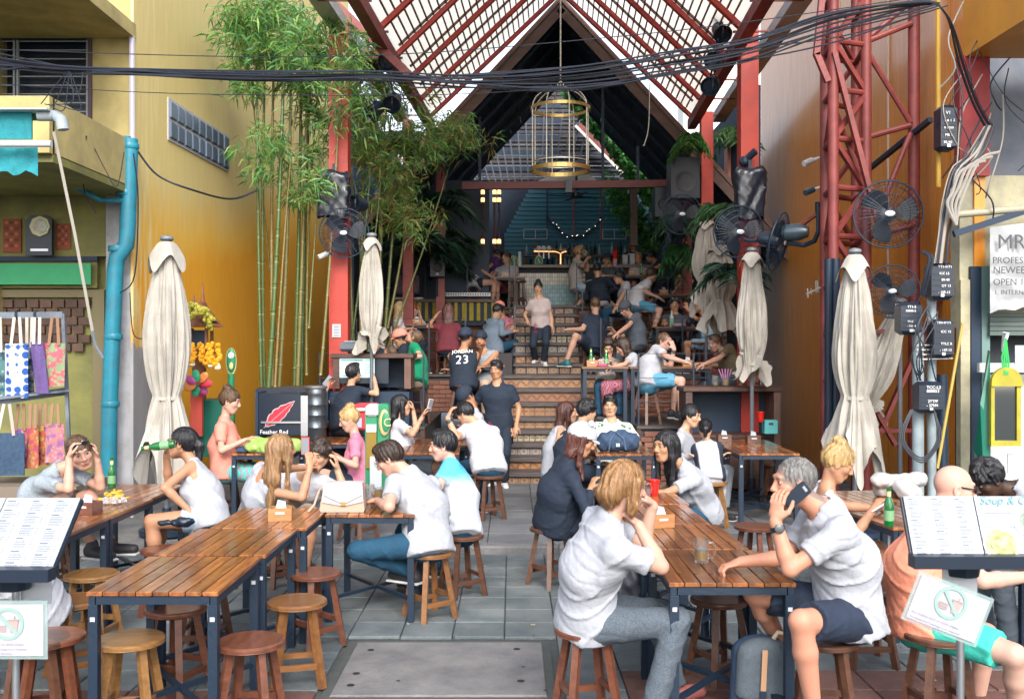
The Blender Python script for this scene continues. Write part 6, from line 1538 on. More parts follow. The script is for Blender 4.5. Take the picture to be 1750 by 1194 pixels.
meter(1592, 448, 1630, 512, 9.05, 'tall black meter box, topmost beside the wooden posts', (('TT1-5171', .3, .15, .045), ('ICC LS', .35, .33, .045), ('89-40', .45, .5, .045), ('OT 13', .45, .66, .045), ('- 103-13', .3, .83, .045)))
meter(1596, 545, 1630, 612, 9.05, 'black meter box, middle of the stack below the tallest one', (('T30147173', .15, .12, .04), ('ICC 15', .35, .35, .045), ('TTLC R', .35, .66, .045), ('- 147-13', .3, .82, .045)))
meter(1571, 652, 1613, 706, 9.0, 'lowest black meter box with white codes above the looped cable', (('TCC-L2', .3, .22, .055), ('800053', .3, .34, .055), ('2TTFF', .35, .66, .05), ('- 27591', .3, .79, .05)))
meter(1608, 178, 1636, 256, 9.2, 'black meter box high on the orange wall', (('V1', .3, .22, .06), ('1 6 1 2', .2, .38, .05), ('0 1000', .2, .54, .045), ('M0 1', .25, .7, .05), ('30-60', .15, .86, .05)))
t = thing('yellow_pipe', W(1600, 250, 9.4), 'peeling yellow pipe running up the orange wall beside the meter box', 'pipe'); MB().tube([W(1603, 0, 9.4), W(1604, 320, 9.4)], .022, 8).build('pipe', mat('yellow_pipe', (.4, .24, .03), .6), t, smooth=True)
t = thing('yellow_pole', W(1600, 790, 9.0), 'thin yellow pole leaning against the grey poles', 'pole'); MB().tube([W(1602, 800, 8.95), W(1645, 552, 9.1)], .014, 8).build('pole', mat('yellow_paint', (.34, .25, .05), .5), t, smooth=True)

# ------------------------------------------------------------------ CABLES
def cable(pts, r, lab, m=m_wire, Y=7.6, name='cable', grp=None):
    """smooth curve through pixel points"""
    P = [W(p[0], p[1], p[2] if len(p) > 2 else Y) for p in pts]; out = []
    for i in range(len(P)-1):
        p0, p1, p2, p3 = P[max(0, i-1)], P[i], P[i+1], P[min(len(P)-1, i+2)]
        for k in range(6):
            t_ = k/6; out.append(.5*((2*p1)+(p2-p0)*t_+(2*p0-5*p1+4*p2-p3)*t_*t_+(-p0+3*p1-3*p2+p3)*t_**3))
    out.append(P[-1]); o = MB().tube(out, r, 6).build(name, m, None, smooth=True); tag(o, lab, 'cable', grp); return o
rc = random.Random(5); base_pts = [(-30, 108), (110, 118), (230, 122), (430, 131), (640, 130), (800, 142), (980, 138), (1150, 112), (1280, 88), (1420, 42), (1560, 12), (1604, 8)]
for k in range(12):
    a = rc.uniform(-1, 1); pts = [(u, v+a*(6 if 100 < u < 800 else 11)*(2 if 950 < u < 1450 else 1)+rc.uniform(-4, 4)+(4 if k > 8 else 0), 7.6+rc.uniform(-.05, .05)) for u, v in base_pts]
    pts[-1] = (1604+rc.uniform(-2, 2), 8+rc.uniform(-3, 3), 7.6); cable(pts, rc.uniform(.0035, .0075), 'one of the black overhead cables bundled across the lane', grp='bundled overhead cables')
cable([(-30, 84), (400, 97), (700, 92), (1000, 68), (1260, 40), (1620, -12)], .0035, 'thin wire crossing above the cable bundle'); cable([(-30, 142), (300, 160), (700, 163), (900, 155)], .003, 'thin wire crossing below the cable bundle at left')
cable([(790, 128), (1000, 112), (1260, 84), (1440, 62), (1620, 10)], .005, 'single cable rising just above the bundle at right'); cable([(700, 150), (1000, 145), (1260, 106), (1420, 74), (1580, 22)], .006, 'lowest heavy cable rising from the roof middle to the right pole')
cable([(-20, 88), (60, 104), (120, 117)], .005, 'short cable entering the knot of wires at the window'); cable([(-20, 125), (60, 112), (120, 117)], .006, 'lower short cable entering the knot of wires at the window')
cable([(235, 258, 10.6), (270, 300, 10.7), (330, 325, 10.9), (395, 340, 11.8), (440, 325, 12)], .012, 'black cable sagging across the ochre wall')
cable([(228, 262, 10.4), (236, 340, 10.4), (230, 470, 10.4), (205, 500, 10.4)], .008, 'black cable hanging beside the blue drainpipe'); cable([(222, 500, 10.4), (228, 570, 10.4), (250, 578, 10.4)], .006, 'short wire on the peeling plaster')
cable([(120, 225, 10), (140, 290, 10), (145, 330, 10), (165, 365, 10)], .006, 'thin wire hanging from the balcony')
cable([(68, 262, 9.5), (130, 262, 9.5), (148, 232, 9.5)], .009, 'looping wire on the balcony wall'); cable([(150, 230, 9.7), (180, 290, 9.7), (200, 318, 9.7), (212, 260, 9.9)], .005, 'thin wire slanting down the balcony wall')
for k in range(5): cable([(118, 118), (100+k*8, 140+k*4), (80+k*14, 165+(k*37) % 25), (70+k*6, 178)], .004, 'tangled thin wires dangling from the knot at the barred window', grp='dangling window wires')
cable([(112, 140), (135, 158), (140, 118), (118, 122)], .004, 'coiled loop of wire in front of the barred window')
rr = random.Random(9)
for k in range(9):
    o_ = rr.uniform(-7, 7); cable([(1604, 8, 7.6), (1625+o_*.4, 40, 8), (1645+o_, 110, 8.5), (1668+o_, 175, 8.9), (1690+o_*1.2, 215, 9.1)], rr.uniform(.003, .008), 'one of the black cables running down from the pole top at right', grp='descending cables at right')
for k in range(14):
    o_ = rr.uniform(-16, 16); cable([(1690+o_*.5, 215, 9.1), (1665+o_, 265+rr.uniform(-8, 8), 9.1), (1632+o_*.5, 300+rr.uniform(-10, 10), 9.05), (1620+o_*.8, 350, 9.0), (1612+o_*.6, 400, 9.0), (1606+o_*.7, 450, 9.02)], rr.uniform(.005, .013), 'one of the cables dropping down the right poles towards the meters', m=(m_wire if k % 4 else m_wirew), grp='cables down to the meters')
for k in range(16):
    a = (1640+rr.uniform(-20, 100), rr.uniform(0, 200)); b_ = (a[0]+rr.uniform(-40, 40), a[1]+rr.uniform(40, 90)); c_ = (b_[0]+rr.uniform(-50, 60), b_[1]+rr.uniform(20, 100)); cable([(a[0], a[1], 9.3), (b_[0], b_[1], 9.2), (c_[0], c_[1], 9.2), (c_[0]+rr.uniform(-40, 40), c_[1]+rr.uniform(10, 60), 9.3)], rr.uniform(.004, .008), 'one of the loose tangled wires on the right shopfront', m=(m_wire if k % 3 else m_wirew), grp='tangled wires on the shopfront')
for k, (u, v) in enumerate(((1700, 260), (1688, 268), (1676, 275), (1664, 283))): cable([(u+8, v, 8.9), (u-22, v+10, 8.9), (u-42+k*2, v+45, 8.9), (u-60+k*5, 350, 8.9), (1634, 385, 8.9)], .014, 'one of the thick cream cables fanning over the shopfront top', m=m_wirew, grp='cream cables')
for k in range(3): cable([(1560-k*2, 700, 8.95), (1545-k*3, 750, 8.9), (1575, 782+k*4, 8.85), (1602+k*3, 750, 8.9), (1596, 700, 8.95)], .007, 'one of the black cable loops hanging below the lowest meter box', grp='looped black cables')
for k in range(8):
    cable([(1585+rr.uniform(-8, 20), 505+rr.uniform(-10, 30), 8.95), (1570+rr.uniform(-10, 30), 560+rr.uniform(-10, 20), 8.9), (1565+rr.uniform(-10, 30), 610, 8.9), (1572+rr.uniform(-8, 30), 650, 8.95)], .006, 'one of the thin wires tangled between the meter boxes', grp='wires between meters')
for k in range(2): cable([(1573+k*5, 430, 9.0), (1588+k*5, 440, 8.95), (1582+k*6, 470, 8.95), (1575+k*3, 505, 9)], .014, 'black cable bending behind the lower fan', grp='cables behind the lower fan')
cable([(1108, 128, 13), (1110, 160, 13), (1108, 220, 13), (1100, 250, 13)], .006, 'thin loose wire hanging under the right roof slope', m=m_wirew)
# ------------------------------------------------------------------ BAMBOO AND PLANTS
def culm_mat(nt, b, L, tc):
    s = sep(nt, tc.outputs['Object']); w = math_n(nt, 'FRACT', math_n(nt, 'MULTIPLY', s[2], 3.1)); oi = _n(nt, 'ShaderNodeObjectInfo')
    c = mixc(nt, oi.outputs['Random'], (.055, .12, .03), (.24, .17, .055)); c = mixc(nt, ramp(nt, w, [(.0, (1, 1, 1)), (.05, (0, 0, 0))]), c, (.35, .33, .2))
    c = mixc(nt, .35, c, noise_n(nt, tc.outputs['Object'], 9, 4), 'MULTIPLY'); L.new(c, b.inputs['Base Color']); b.inputs['Roughness'].default_value = .4
m_culm = node_mat('bamboo_culm', culm_mat)
BG = [(.10, .28, .07), (.16, .36, .08), (.07, .21, .06), (.24, .42, .10), (.09, .24, .09), (.26, .32, .09)]; BD = BG+[(.34, .24, .09), (.30, .30, .1)]
def spray(p, n, R_, tilt=-.15):
    """positions round a twig tip"""
    out = []
    for _ in range(n):
        d = rdir(tilt); out.append((p+Vector((rg(0, R_), rg(0, R_), rg(0, R_*.6))), d))
    return out
def bamboo(u0, v0, u1, v1, Y, lab, clusters, r=.028, cols=BG, dY=.3):
    a = W(u0, v0, Y); c = W(u1, v1, Y+dY); t = thing('bamboo', a, lab, 'bamboo', 'bamboo stems by the ochre wall'); m = a.lerp(c, .5)+V(ru(-.12, .12), 0, 0)
    pts = [a.lerp(m, i/6)*(1-i/6)+a.lerp(m, i/6)*(i/6) for i in range(7)]; pts = [((1-k)**2)*a+2*k*(1-k)*m+k*k*c for k in [i/14 for i in range(15)]]
    b = MB(); b.tube(pts, [r*(1-.55*i/14) for i in range(15)], 8)
    L = sum((pts[i+1]-pts[i]).length for i in range(14)); nn = int(L/.32)
    for i in range(nn): k = i/nn; q = ((1-k)**2)*a+2*k*(1-k)*m+k*k*c; b.lathe([(r*(1-.55*k)*1.02, -.012), (r*(1-.55*k)*1.25, 0), (r*(1-.55*k)*1.02, .012)], q, 8)
    b.build('culm', m_culm, t, smooth=50)
    tw = MB(); S_ = []
    for (cu, cv, cr, n) in clusters:
        q = W(cu, cv, Y+ru(-.5, .6)); k = min(range(15), key=lambda i: (pts[i]-q).length); tw.tube([pts[k], pts[k].lerp(q, .6)+V(0, 0, .08), q], .006, 4, .002)
        R_ = cr/FPX*Y
        for _ in range(max(4, n//10)):
            p = q+Vector((rg(0, R_*.7), rg(0, R_*.5), rg(0, R_*.55))); tw.tube([q, p], .003, 3, .001)
            base = Vector((rg(0, 1), rg(0, .8), rg(-.15, .5)))
            for __ in range(14): S_.append((p+Vector((rg(0, .07), rg(0, .07), rg(0, .05))), base*.8+rdir(-.2)))
    if S_:
        it = iter(S_); leaves(len(S_), lambda: next(it), .17, m_leaf, 'foliage', t, aspect=.13, droop=.25, cols=cols)
    if tw.v: tw.build('twig', m_culm, t)
    return t
random.seed(11)
def cl_(n, u0, u1, v0, v1, cr=26, k=90): return [(ru(u0, u1), ru(v0, v1), cr, k) for _ in range(n)]
BAM = [
 (447, 670, 440, -40, 12.4, 'bamboo stem nearest the ochre wall, with the highest leafy crown', cl_(8, 395, 470, 0, 80), .024), (452, 668, 458, -30, 12.6, 'green bamboo stem just right of the one nearest the wall', cl_(7, 400, 480, 30, 120), .026),
 (458, 672, 487, -20, 12.2, 'thick pale yellow bamboo stem leaning right in the leftmost clump', cl_(8, 420, 520, -10, 90), .034), (466, 670, 470, 20, 12.7, 'straight green stem in the middle of the leftmost clump', cl_(6, 430, 520, 90, 180), .028),
 (476, 668, 497, 60, 12.5, 'green stem on the right side of the leftmost clump', cl_(6, 450, 540, 60, 150), .03), (470, 660, 505, 180, 12.3, 'thin leaning stem with a low spray of leaves at mid height', cl_(4, 430, 500, 180, 300, 22, 60), .018),
 (503, 672, 515, 0, 12.9, 'left green stem of the second clump', cl_(7, 470, 580, 0, 110), .03), (508, 670, 528, 20, 12.8, 'yellowish stem of the second clump, leaning right', cl_(6, 500, 600, 60, 170), .03),
 (515, 668, 535, 30, 13.1, 'dark green stem of the second clump', cl_(6, 520, 610, 100, 190), .028), (524, 640, 545, 140, 12.9, 'thin yellow stem beside the left red column', cl_(4, 510, 580, 200, 290, 24, 60), .018),
 (528, 560, 552, 250, 12.4, 'slender stem with bright drooping leaves in front of the covered speaker', [(520, 325, 22, 110), (545, 318, 20, 110), (500, 330, 16, 70), (470, 265, 18, 70), (450, 300, 14, 50)], .014),
 (598, 600, 640, 150, 14.2, 'thin tan cane crossing behind the fan, left of its twin', cl_(5, 600, 680, 120, 220), .018), (612, 605, 660, 180, 14.3, 'thin tan cane crossing behind the fan, right of its twin', cl_(5, 620, 720, 150, 240), .018),
 (605, 610, 600, 120, 14.6, 'green bamboo stem directly right of the red column', cl_(6, 590, 650, 60, 160), .032), (618, 605, 632, 160, 14.9, 'green bamboo stem behind the narrow parasol', cl_(6, 620, 700, 200, 290), .032),
 (648, 600, 668, 200, 15.0, 'pale bamboo stem right of the narrow parasol', cl_(6, 650, 760, 190, 270), .032), (656, 600, 690, 210, 15.2, 'slanting green stem nearest the terraces', cl_(7, 690, 800, 190, 250, 26, 80), .03),
 (640, 600, 655, 260, 15.1, 'short stem with low leaves beside the terrace', cl_(6, 640, 720, 290, 380), .026), (662, 560, 705, 300, 15.3, 'leafy stem in front of the thin dark red column', cl_(6, 670, 740, 300, 410, 26, 80), .024),
 (630, 600, 585, 200, 14.8, 'stem leaning left across the red column', cl_(6, 560, 640, 170, 260), .026), (480, 668, 430, 150, 12.9, 'thin stem bending toward the glass block window', cl_(4, 400, 450, 100, 210, 18, 40), .014),
 (660, 600, 780, 240, 15.6, 'outermost stem whose yellow tipped leaves reach under the roof', [(790, 215, 24, 120), (770, 230, 22, 110), (745, 245, 24, 120), (806, 232, 12, 60), (740, 215, 20, 100)], .02),
 (548, 640, 585, 60, 12.15, 'bamboo stem whose leaves fall in front of the left red column', [(575, 50, 24, 100), (600, 95, 22, 100), (570, 150, 24, 110), (595, 195, 22, 100), (560, 250, 22, 90), (610, 140, 20, 80)], .02),
]
for b_ in BAM: bamboo(*b_[:7], r=b_[7], cols=BD if b_[4] > 14 else BG)
pl = thing('planter_box', W(480, 672, 12.4), 'low dark planter box holding the bamboo clumps', 'planter'); fb_(436, 665, 560, 720, 12.1, .9, 'box', m_navy, pl); fb_(440, 662, 556, 668, 12.15, .8, 'soil', mat('soil', (.05, .035, .025), .95), pl)
sh_ = thing('planter_box', W(640, 600, 14), 'long dark planter wall behind the till desk', 'planter'); MB().box((W(640, 0, 14.3).x, 14.6, .9), (1.1, 1.6, 1.7)).build('box', m_navy, sh_)
DK = [(.015, .05, .035), (.02, .07, .04), (.03, .09, .05), (.012, .035, .03)]
def plant(u, v, Y, R_, n, lab, L=.35, cols=DK, name='fern', arch=.6, cat='plant'):
    p0 = W(u, v, Y); t = thing(name, p0, lab, cat); S_ = []; st = MB()
    for _ in range(n):
        a = ru(0, 2*PI); d = Vector((math.cos(a), math.sin(a)*.7, ru(.1, 1.5))).normalized(); ln = R_*ru(.6, 1.15); pts = []
        for i in range(9): k = i/8; pts.append(p0+d*ln*k+V(0, 0, -arch*ln*k*k))
        st.tube(pts, .006, 3, .002, cap=False)
        for i in range(1, 9):
            tg = (pts[i]-pts[i-1]).normalized(); sd = tg.cross(V(0, 0, 1)).normalized()
            for e in (-1, 1):
                for __ in range(3): S_.append((pts[i].lerp(pts[i-1], ru(0, 1)), sd*e+tg*.7+V(0, 0, ru(-.4, .2))))
    it = iter(S_); leaves(len(S_), lambda: next(it), L, m_leaf, 'frond', t, aspect=.12, droop=.2, cols=cols); st.build('stem', mat('plant_stem', (.04, .08, .03), .6), t); return t
plant(752, 415, 18.9, .75, 46, 'dark palm with long drooping fronds left of the bar', .32)
plant(735, 360, 17.8, 1.1, 36, 'dark climbing fern above the loudspeaker', .3); plant(720, 430, 17.5, .9, 30, 'dark leafy shrub behind the amplifier case', .28)
plant(772, 462, 19.6, .45, 26, 'low dark palm behind the woman in the white vest', .3)
plant(1180, 235, 16.3, .36, 50, 'bright green fern spilling over the big hanging cabinet', .16, [(.08, .24, .05), (.05, .17, .04), (.12, .3, .07)], arch=1.2)
plant(1155, 372, 16.8, .42, 34, 'dark trailing fern around the dim right fan', .2, DK+[(.04, .13, .04)], arch=1.3); plant(1160, 425, 17, .4, 34, 'long trailing green plant beside the dark red column', .2, [(.04, .15, .04), (.03, .10, .04)], arch=1.5)
plant(1256, 232, 18.5, .55, 20, 'small sunny plant on the balcony in the gap', .25, [(.1, .2, .06)], arch=.9)
plant(1250, 470, 13.2, .5, 24, 'dark plant behind the cream parasols', .2); plant(690, 250, 16.0, .7, 30, 'dark leaves behind the bamboo under the roof corner', .24, DK+[(.04, .12, .04)])
plant(1240, 365, 13.4, .45, 18, 'thin leaved plant behind the right fan', .22, [(.05, .13, .05)]); plant(640, 110, 13.9, .6, 34, 'dry reddish twigs and leaves under the roof corner', .2, [(.2, .13, .05), (.06, .14, .05)])
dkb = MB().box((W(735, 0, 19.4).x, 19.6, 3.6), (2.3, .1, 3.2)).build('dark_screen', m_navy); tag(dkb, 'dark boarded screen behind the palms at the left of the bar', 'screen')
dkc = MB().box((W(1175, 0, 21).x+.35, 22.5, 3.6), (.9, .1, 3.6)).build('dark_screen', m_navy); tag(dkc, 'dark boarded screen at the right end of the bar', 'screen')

# ------------------------------------------------------------------ SHRINE, KEG, SIGNS
sh = thing('spirit_shrine', W(340, 700, 10.9), 'small wooden spirit shrine hung with yellow garlands against the ochre wall', 'shrine')
m_sw = mat('shrine_wood', (.20, .075, .03), .6, col2=(.13, .05, .025), ns=12); sx = W(338, 0, 10.9).x
def sz(v): return W(0, v, 10.9).z
MB().box((sx, 10.95, sz(640)), (.12, .12, sz(602)-sz(690))).build('post', m_sw, sh); MB().box((sx, 10.95, sz(600)), (.34, .3, .05)).build('platform', m_sw, sh)
for i in (-1, 1):
    for j in (-1, 1): MB().bar((sx+i*.11, 10.95+j*.1, sz(598)), (sx+i*.11, 10.95+j*.1, sz(560)), .03).build('pillar', m_sw, sh)
MB().box((sx, 11.0, sz(578)), (.14, .1, .18)).build('altar', m_navy, sh)
for k in range(4): w = .46-.09*k; MB().prism([(-w/2, 0), (w/2, 0), (w*.22, .085), (-w*.22, .085)], lambda a, b, t_, k=k: V(sx+a, t_, sz(558)+k*.062+b), 10.95-.2+.035*k, 10.95+.2-.035*k).build('roof_tier', m_sw, sh)
for dx, h in ((-.06, .13), (.04, .26)): MB().lathe([(.028, 0), (.018, h*.4), (.003, h)], (sx+dx, 10.95, sz(522)), 6).build('spire', m_sw, sh)
m_fl = mat('marigold', (.75, .38, .01), .7, col2=(.6, .25, .01), ns=30); m_fl2 = mat('yellow_flower', (.45, .38, .04), .8, col2=(.2, .22, .04), ns=30)
def garland(pts, r, m_, n):
    g_ = MB()
    for i in range(n):
        k = (i/(n-1))*(len(pts)-1); j = min(int(k), len(pts)-2); p = Vector(pts[j]).lerp(Vector(pts[j+1]), k-j); g_.ball(p+Vector((rg(0, .012), rg(0, .014), rg(0, .012))), r*ru(.45, .8), 6, 4)
    return g_.build('flower_garland', m_, sh)
for u0 in (322, 352, 366): garland([W(u0-7, 588, 10.7), W(u0-9, 612, 10.65), W(u0, 622, 10.65), W(u0+9, 612, 10.65), W(u0+7, 588, 10.7)], .034, m_fl, 90)
garland([W(318, 535, 10.7), W(328, 520, 10.65), W(340, 528, 10.6), W(350, 540, 10.65), W(360, 560, 10.7)], .04, m_fl2, 80); garland([W(322, 545, 10.6), W(335, 535, 10.6), W(352, 528, 10.6), W(362, 550, 10.65)], .036, m_fl2, 70)
for u, v in ((328, 624), (360, 626), (372, 630)): MB().lathe([(.012, .08), (.03, .03), (.034, 0), (.01, -.02)], W(u, v, 10.65), 8).build('tassel', mat('cream_tassel', (.7, .6, .4), .7), sh)
for k in range(16): a = k*.9; MB().ball(W(338+math.cos(a)*14, 655+math.sin(a)*13, 10.55+.1*math.sin(k)), (.07, .02, .045), 7, 5, Matrix.Rotation(a, 3, 'Y')).build('ribbon_loop', mat('ribbon_%d' % (k % 4), [(.5, .03, .06), (.02, .25, .12), (.6, .2, .05), (.35, .05, .2)][k % 4], .5), sh)
fb_(325, 668, 345, 745, 10.75, .06, 'red_cloth', mat('red_cloth', (.45, .06, .04), .7), sh)
bx = thing('green_crate', W(358, 760, 10.6), 'dark green box standing below the shrine', 'box'); fb_(332, 684, 380, 780, 10.9, .5, 'box', mat('deep_green', (.0, .10, .07), .5), bx)
bt_ = thing('beer_tap_handle', W(395, 650, 10.4), 'tall oval green and gold beer tap sign above the coral-shirted woman', 'beer tap sign')
R = Matrix.Rotation(.06, 3, 'Y')
MB().ball(W(395, 618, 11), (.062, .03, .155), 18, 12).build('rim', m_gold, bt_, smooth=True); MB().ball(W(395, 616, 10.985), (.052, .028, .14), 18, 12).build('face', m_sg, bt_, smooth=True)
MB().ring(W(395, 607, 10.95), .03, .004, 20, 5, Matrix.Rotation(PI/2, 3, 'X')).build('emblem_ring', m_inkw, bt_); MB().ball(W(395, 607, 10.953), (.02, .006, .02)).build('emblem', m_inkw, bt_, smooth=True); MB().ball(W(395, 625, 10.955), (.022, .006, .04)).build('gold_drop', m_gold, bt_, smooth=True)
MB().tube([W(395, 638, 11), W(394, 760, 11.05)], .035, 10, .05).build('stem', m_sg, bt_, smooth=True)
# cooler cabinet with red feather
cb = thing('feather_board', W(470, 740, 11.5), 'black cabinet with a red feather painted above white letters', 'sign')
fb_(442, 672, 514, 745, 11.3, .4, 'cabinet', m_blackp, cb, .01); fb_(436, 670, 441, 755, 11.28, .4, 'side', m_navy, cb); fb_(514, 676, 526, 745, 11.28, .4, 'side_frame', m_steel, cb)
def feather(c, R_, L_): 
    P = []; n = 14
    for i in range(n+1): k = i/n; w = .32*math.sin(PI*k**.8)*L_*.5; P.append((k*L_-L_/2, w*(1+.12*math.sin(i*2.2))))
    for i in range(n, -1, -1): k = i/n; w = .32*math.sin(PI*k**.8)*L_*.42; P.append((k*L_-L_/2, -w*(1+.12*math.sin(i*2.7))))
    return P
ca, sa = math.cos(.72), math.sin(.72); fc = W(478, 707, 11.28)
ax_ = lambda a, b, t_: V(fc.x+a*ca-b*sa, t_, fc.z+a*sa+b*ca)
MB().prism(feather(0, 0, .42), ax_, 11.285, 11.294).build('feather', mat('feather_red', (.42, .02, .04), .5), cb)
MB().prism([(x*1.08, y*1.18) for x, y in feather(0, 0, .42)], ax_, 11.292, 11.298).build('feather_outline', mat('feather_pale', (.5, .4, .42), .5), cb)
MB().bar(ax_(-.24, 0, 11.283), ax_(.18, 0, 11.283), .006, .004).build('quill', MC['feather_pale'], cb); fb_(446, 720, 524, 723, 11.27, .02, 'rail', m_steel, cb)
text('Feather Red', 'lettering', m_inkw, .065, W(444, 741, 11.28), cb)
kg = thing('beer_keg', W(538, 745, 11.4), 'dark steel beer keg with ribbed sides beside the feather board', 'keg')
MB().lathe([(.11, .62), (.115, .6), (.12, .56), (.125, .54), (.12, .52), (.12, .42), (.127, .41), (.12, .40), (.12, .3), (.127, .29), (.12, .28), (.12, .16), (.127, .15), (.12, .14), (.12, .02), (.11, 0)], W(540, 752, 11.4), 24).build('barrel', mat('keg_steel', (.12, .14, .16), .3, .8), kg, smooth=35)
MB().lathe([(.125, 0), (.13, .01), (.13, .03), (.10, .035)], W(540, 664, 11.4), 24).build('rim', m_steel, kg, smooth=30)
cool = thing('drinks_cooler', W(625, 735, 11.2), 'red drinks cooler with white lid behind the green beer dispenser', 'cooler'); fb_(606, 703, 640, 735, 11.1, .3, 'body', mat('cooler_red', (.5, .03, .04), .4), cool, .02); fb_(604, 697, 642, 703, 11.08, .34, 'lid', m_white, cool, .01); fb_(606, 690, 640, 697, 11.1, .3, 'lid_top', MC['cooler_red'], cool, .01)
fb_(609, 714, 618, 730, 11.09, .01, 'label', mat('cooler_label', (.3, .35, .6), .5), cool)
bd = thing('beer_dispenser', W(643, 840, 9.0), 'tall green and white beer dispenser tower with a round elephant beer logo', 'beer dispenser')
fb_(624, 692, 644, 842, 8.9, .16, 'front', m_sg, bd, .02); fb_(625, 691, 646, 712, 8.87, .2, 'white_cap', m_white, bd, .02); fb_(626, 725, 643, 738, 8.875, .02, 'white_band', m_white, bd); fb_(626, 738, 643, 800, 8.88, .02, 'beer_column', mat('beer_col', (.2, .13, .02), .3), bd)
fb_(645, 690, 664, 842, 8.92, .16, 'side', m_sg, bd, .02); MB().ball(W(657, 722, 8.9), (.05, .02, .12), 20, 10).build('logo_disc', mat('logo_gold', (.42, .36, .16), .4), bd, smooth=True); MB().ball(W(659, 721, 8.885), (.036, .012, .09), 20, 10).build('logo_green', m_sg, bd, smooth=True); text('C', 'logo_letter', m_gold, .1, W(655, 728, 8.868), bd)
fb_(632, 780, 652, 845, 8.85, .04, 'white_panel', m_paper, bd)
# ------------------------------------------------------------------ BAG RACK, AWNING, ALTAR
rk = thing('bag_rack', W(60, 800, 9.4), 'grey metal rack with two rails for cloth bags at the far left', 'rack'); m_rk = mat('rack_grey', (.16, .19, .23), .5, col2=(.1, .12, .15), ns=6)
MB().bar(W(-40, 539, 9.4), W(108, 538, 9.4), .045, .06).build('top_rail', m_rk, rk); MB().bar(W(-40, 690, 9.0), W(115, 668, 9.5), .05, .07).build('shelf_rail', m_rk, rk)
MB().bar(W(108, 536, 9.4), W(120, 800, 9.4), .03, .03).build('upright', m_rk, rk); MB().bar(W(-30, 536, 9.4), W(-30, 800, 9.4), .04).build('upright', m_rk, rk)
MB().bar(W(-40, 684, 9.1), W(118, 666, 9.45), .3, .02).build('shelf', m_rk, rk)
for u in (30, 62): MB().ring(W(u, 538, 9.4), .035, .012, 10, 6, Matrix.Rotation(PI/2, 3, 'Y')).build('clip', m_black, rk)
def bagmat(key, kind, a, b_, c=None):
    def fn(nt, bb, L, tc):
        o = tc.outputs['Object']; bb.inputs['Roughness'].default_value = .85
        if kind == 'flower':
            v = _n(nt, 'ShaderNodeTexVoronoi'); v.inputs['Scale'].default_value = 13; v.inputs['Randomness'].default_value = .25; L.new(o, v.inputs['Vector']); s = ramp(nt, v.outputs['Distance'], [(.14, c), (.2, a), (.44, a), (.5, b_)])
        elif kind == 'mix':
            v = _n(nt, 'ShaderNodeTexVoronoi'); v.inputs['Scale'].default_value = 24; L.new(o, v.inputs['Vector']); n = noise_n(nt, o, 14, 3); s = mixc(nt, ramp(nt, v.outputs['Distance'], [(.3, (0, 0, 0)), (.42, (1, 1, 1))]), b_, a); s = mixc(nt, ramp(nt, n, [(.5, (0, 0, 0)), (.58, (1, 1, 1))]), s, c)
        else: s = ramp(nt, noise_n(nt, o, 30, 3), [(.3, a), (.7, b_)])
        L.new(mixc(nt, 1, s, (.68, .68, .68), 'MULTIPLY'), bb.inputs['Base Color'])
    return node_mat(key, fn)
def bag(u0, v0, u1, v1, Y, m_, lab, strap, top, lean=0, w0=None):
    t = thing('cloth_bag', W((u0+u1)/2, v1, Y), lab, 'bag', 'cloth bags on the rack'); P = []; F = []; nx, nz = 8, 8
    for s_ in (0, 1):
        for i in range(nx+1):
            for j in range(nz+1):
                k = j/nz; u = u0+(u1-u0)*i/nx+lean*k; v = v0+(v1-v0)*k; d = .035*math.sin(PI*i/nx)*(.35+.65*math.sin(PI*min(1, k+.15)))+.006*math.sin(i*2+j)
                P.append(W(u, v, Y)+V(0, -d if s_ == 0 else d, 0))
    n1 = (nx+1)*(nz+1)
    for s_ in (0, 1):
        for i in range(nx):
            for j in range(nz): q = s_*n1; F.append((q+i*(nz+1)+j, q+(i+1)*(nz+1)+j, q+(i+1)*(nz+1)+j+1, q+i*(nz+1)+j+1))
    MB().add(P, F).build('pouch', m_, t, smooth=True)
    for a_ in (.25, .7):
        u = u0+(u1-u0)*a_; tu = (u0+u1)/2+(-4 if a_ < .5 else 5); MB().bar(W(u, v0+4, Y-.03), W(tu, top, Y), .028, .006).build('strap', strap, t)
    return t
m_st = mat('cream_strap', (.42, .39, .34), .8); m_st2 = mat('brown_strap', (.22, .12, .07), .7)
bf = bagmat('blue_flower_bag', 'flower', (.02, .10, .42), (.62, .68, .78), (.01, .03, .2)); b2 = bagmat('pink_green_bag', 'mix', (.55, .13, .17), (.45, .36, .2), (.25, .38, .2)); b3 = bagmat('teal_print_bag', 'mix', (.1, .25, .26), (.4, .5, .48), (.03, .08, .12))
b4 = bagmat('orange_batik_bag', 'mix', (.5, .15, .06), (.45, .3, .12), (.45, .06, .12)); b5 = bagmat('magenta_bag', 'mix', (.5, .12, .25), (.55, .35, .2), (.2, .08, .35)); b6 = bagmat('denim_bag', 'x', (.025, .06, .12), (.05, .1, .18))
b7 = bagmat('purple_bag', 'x', (.12, .07, .24), (.16, .1, .3)); b8 = bagmat('navy_print', 'mix', (.03, .05, .11), (.1, .16, .28), (.3, .32, .36))
bag(-22, 598, 12, 680, 9.25, b3, 'teal and white printed cloth bag, leftmost on the upper rail', m_st, 542); bag(9, 587, 48, 680, 9.15, bf, 'cloth bag with big blue flowers on white on the upper rail', m_st, 542); bag(42, 590, 58, 672, 9.35, b8, 'navy print bag squeezed between the blue flowered and purple ones', m_st, 542)
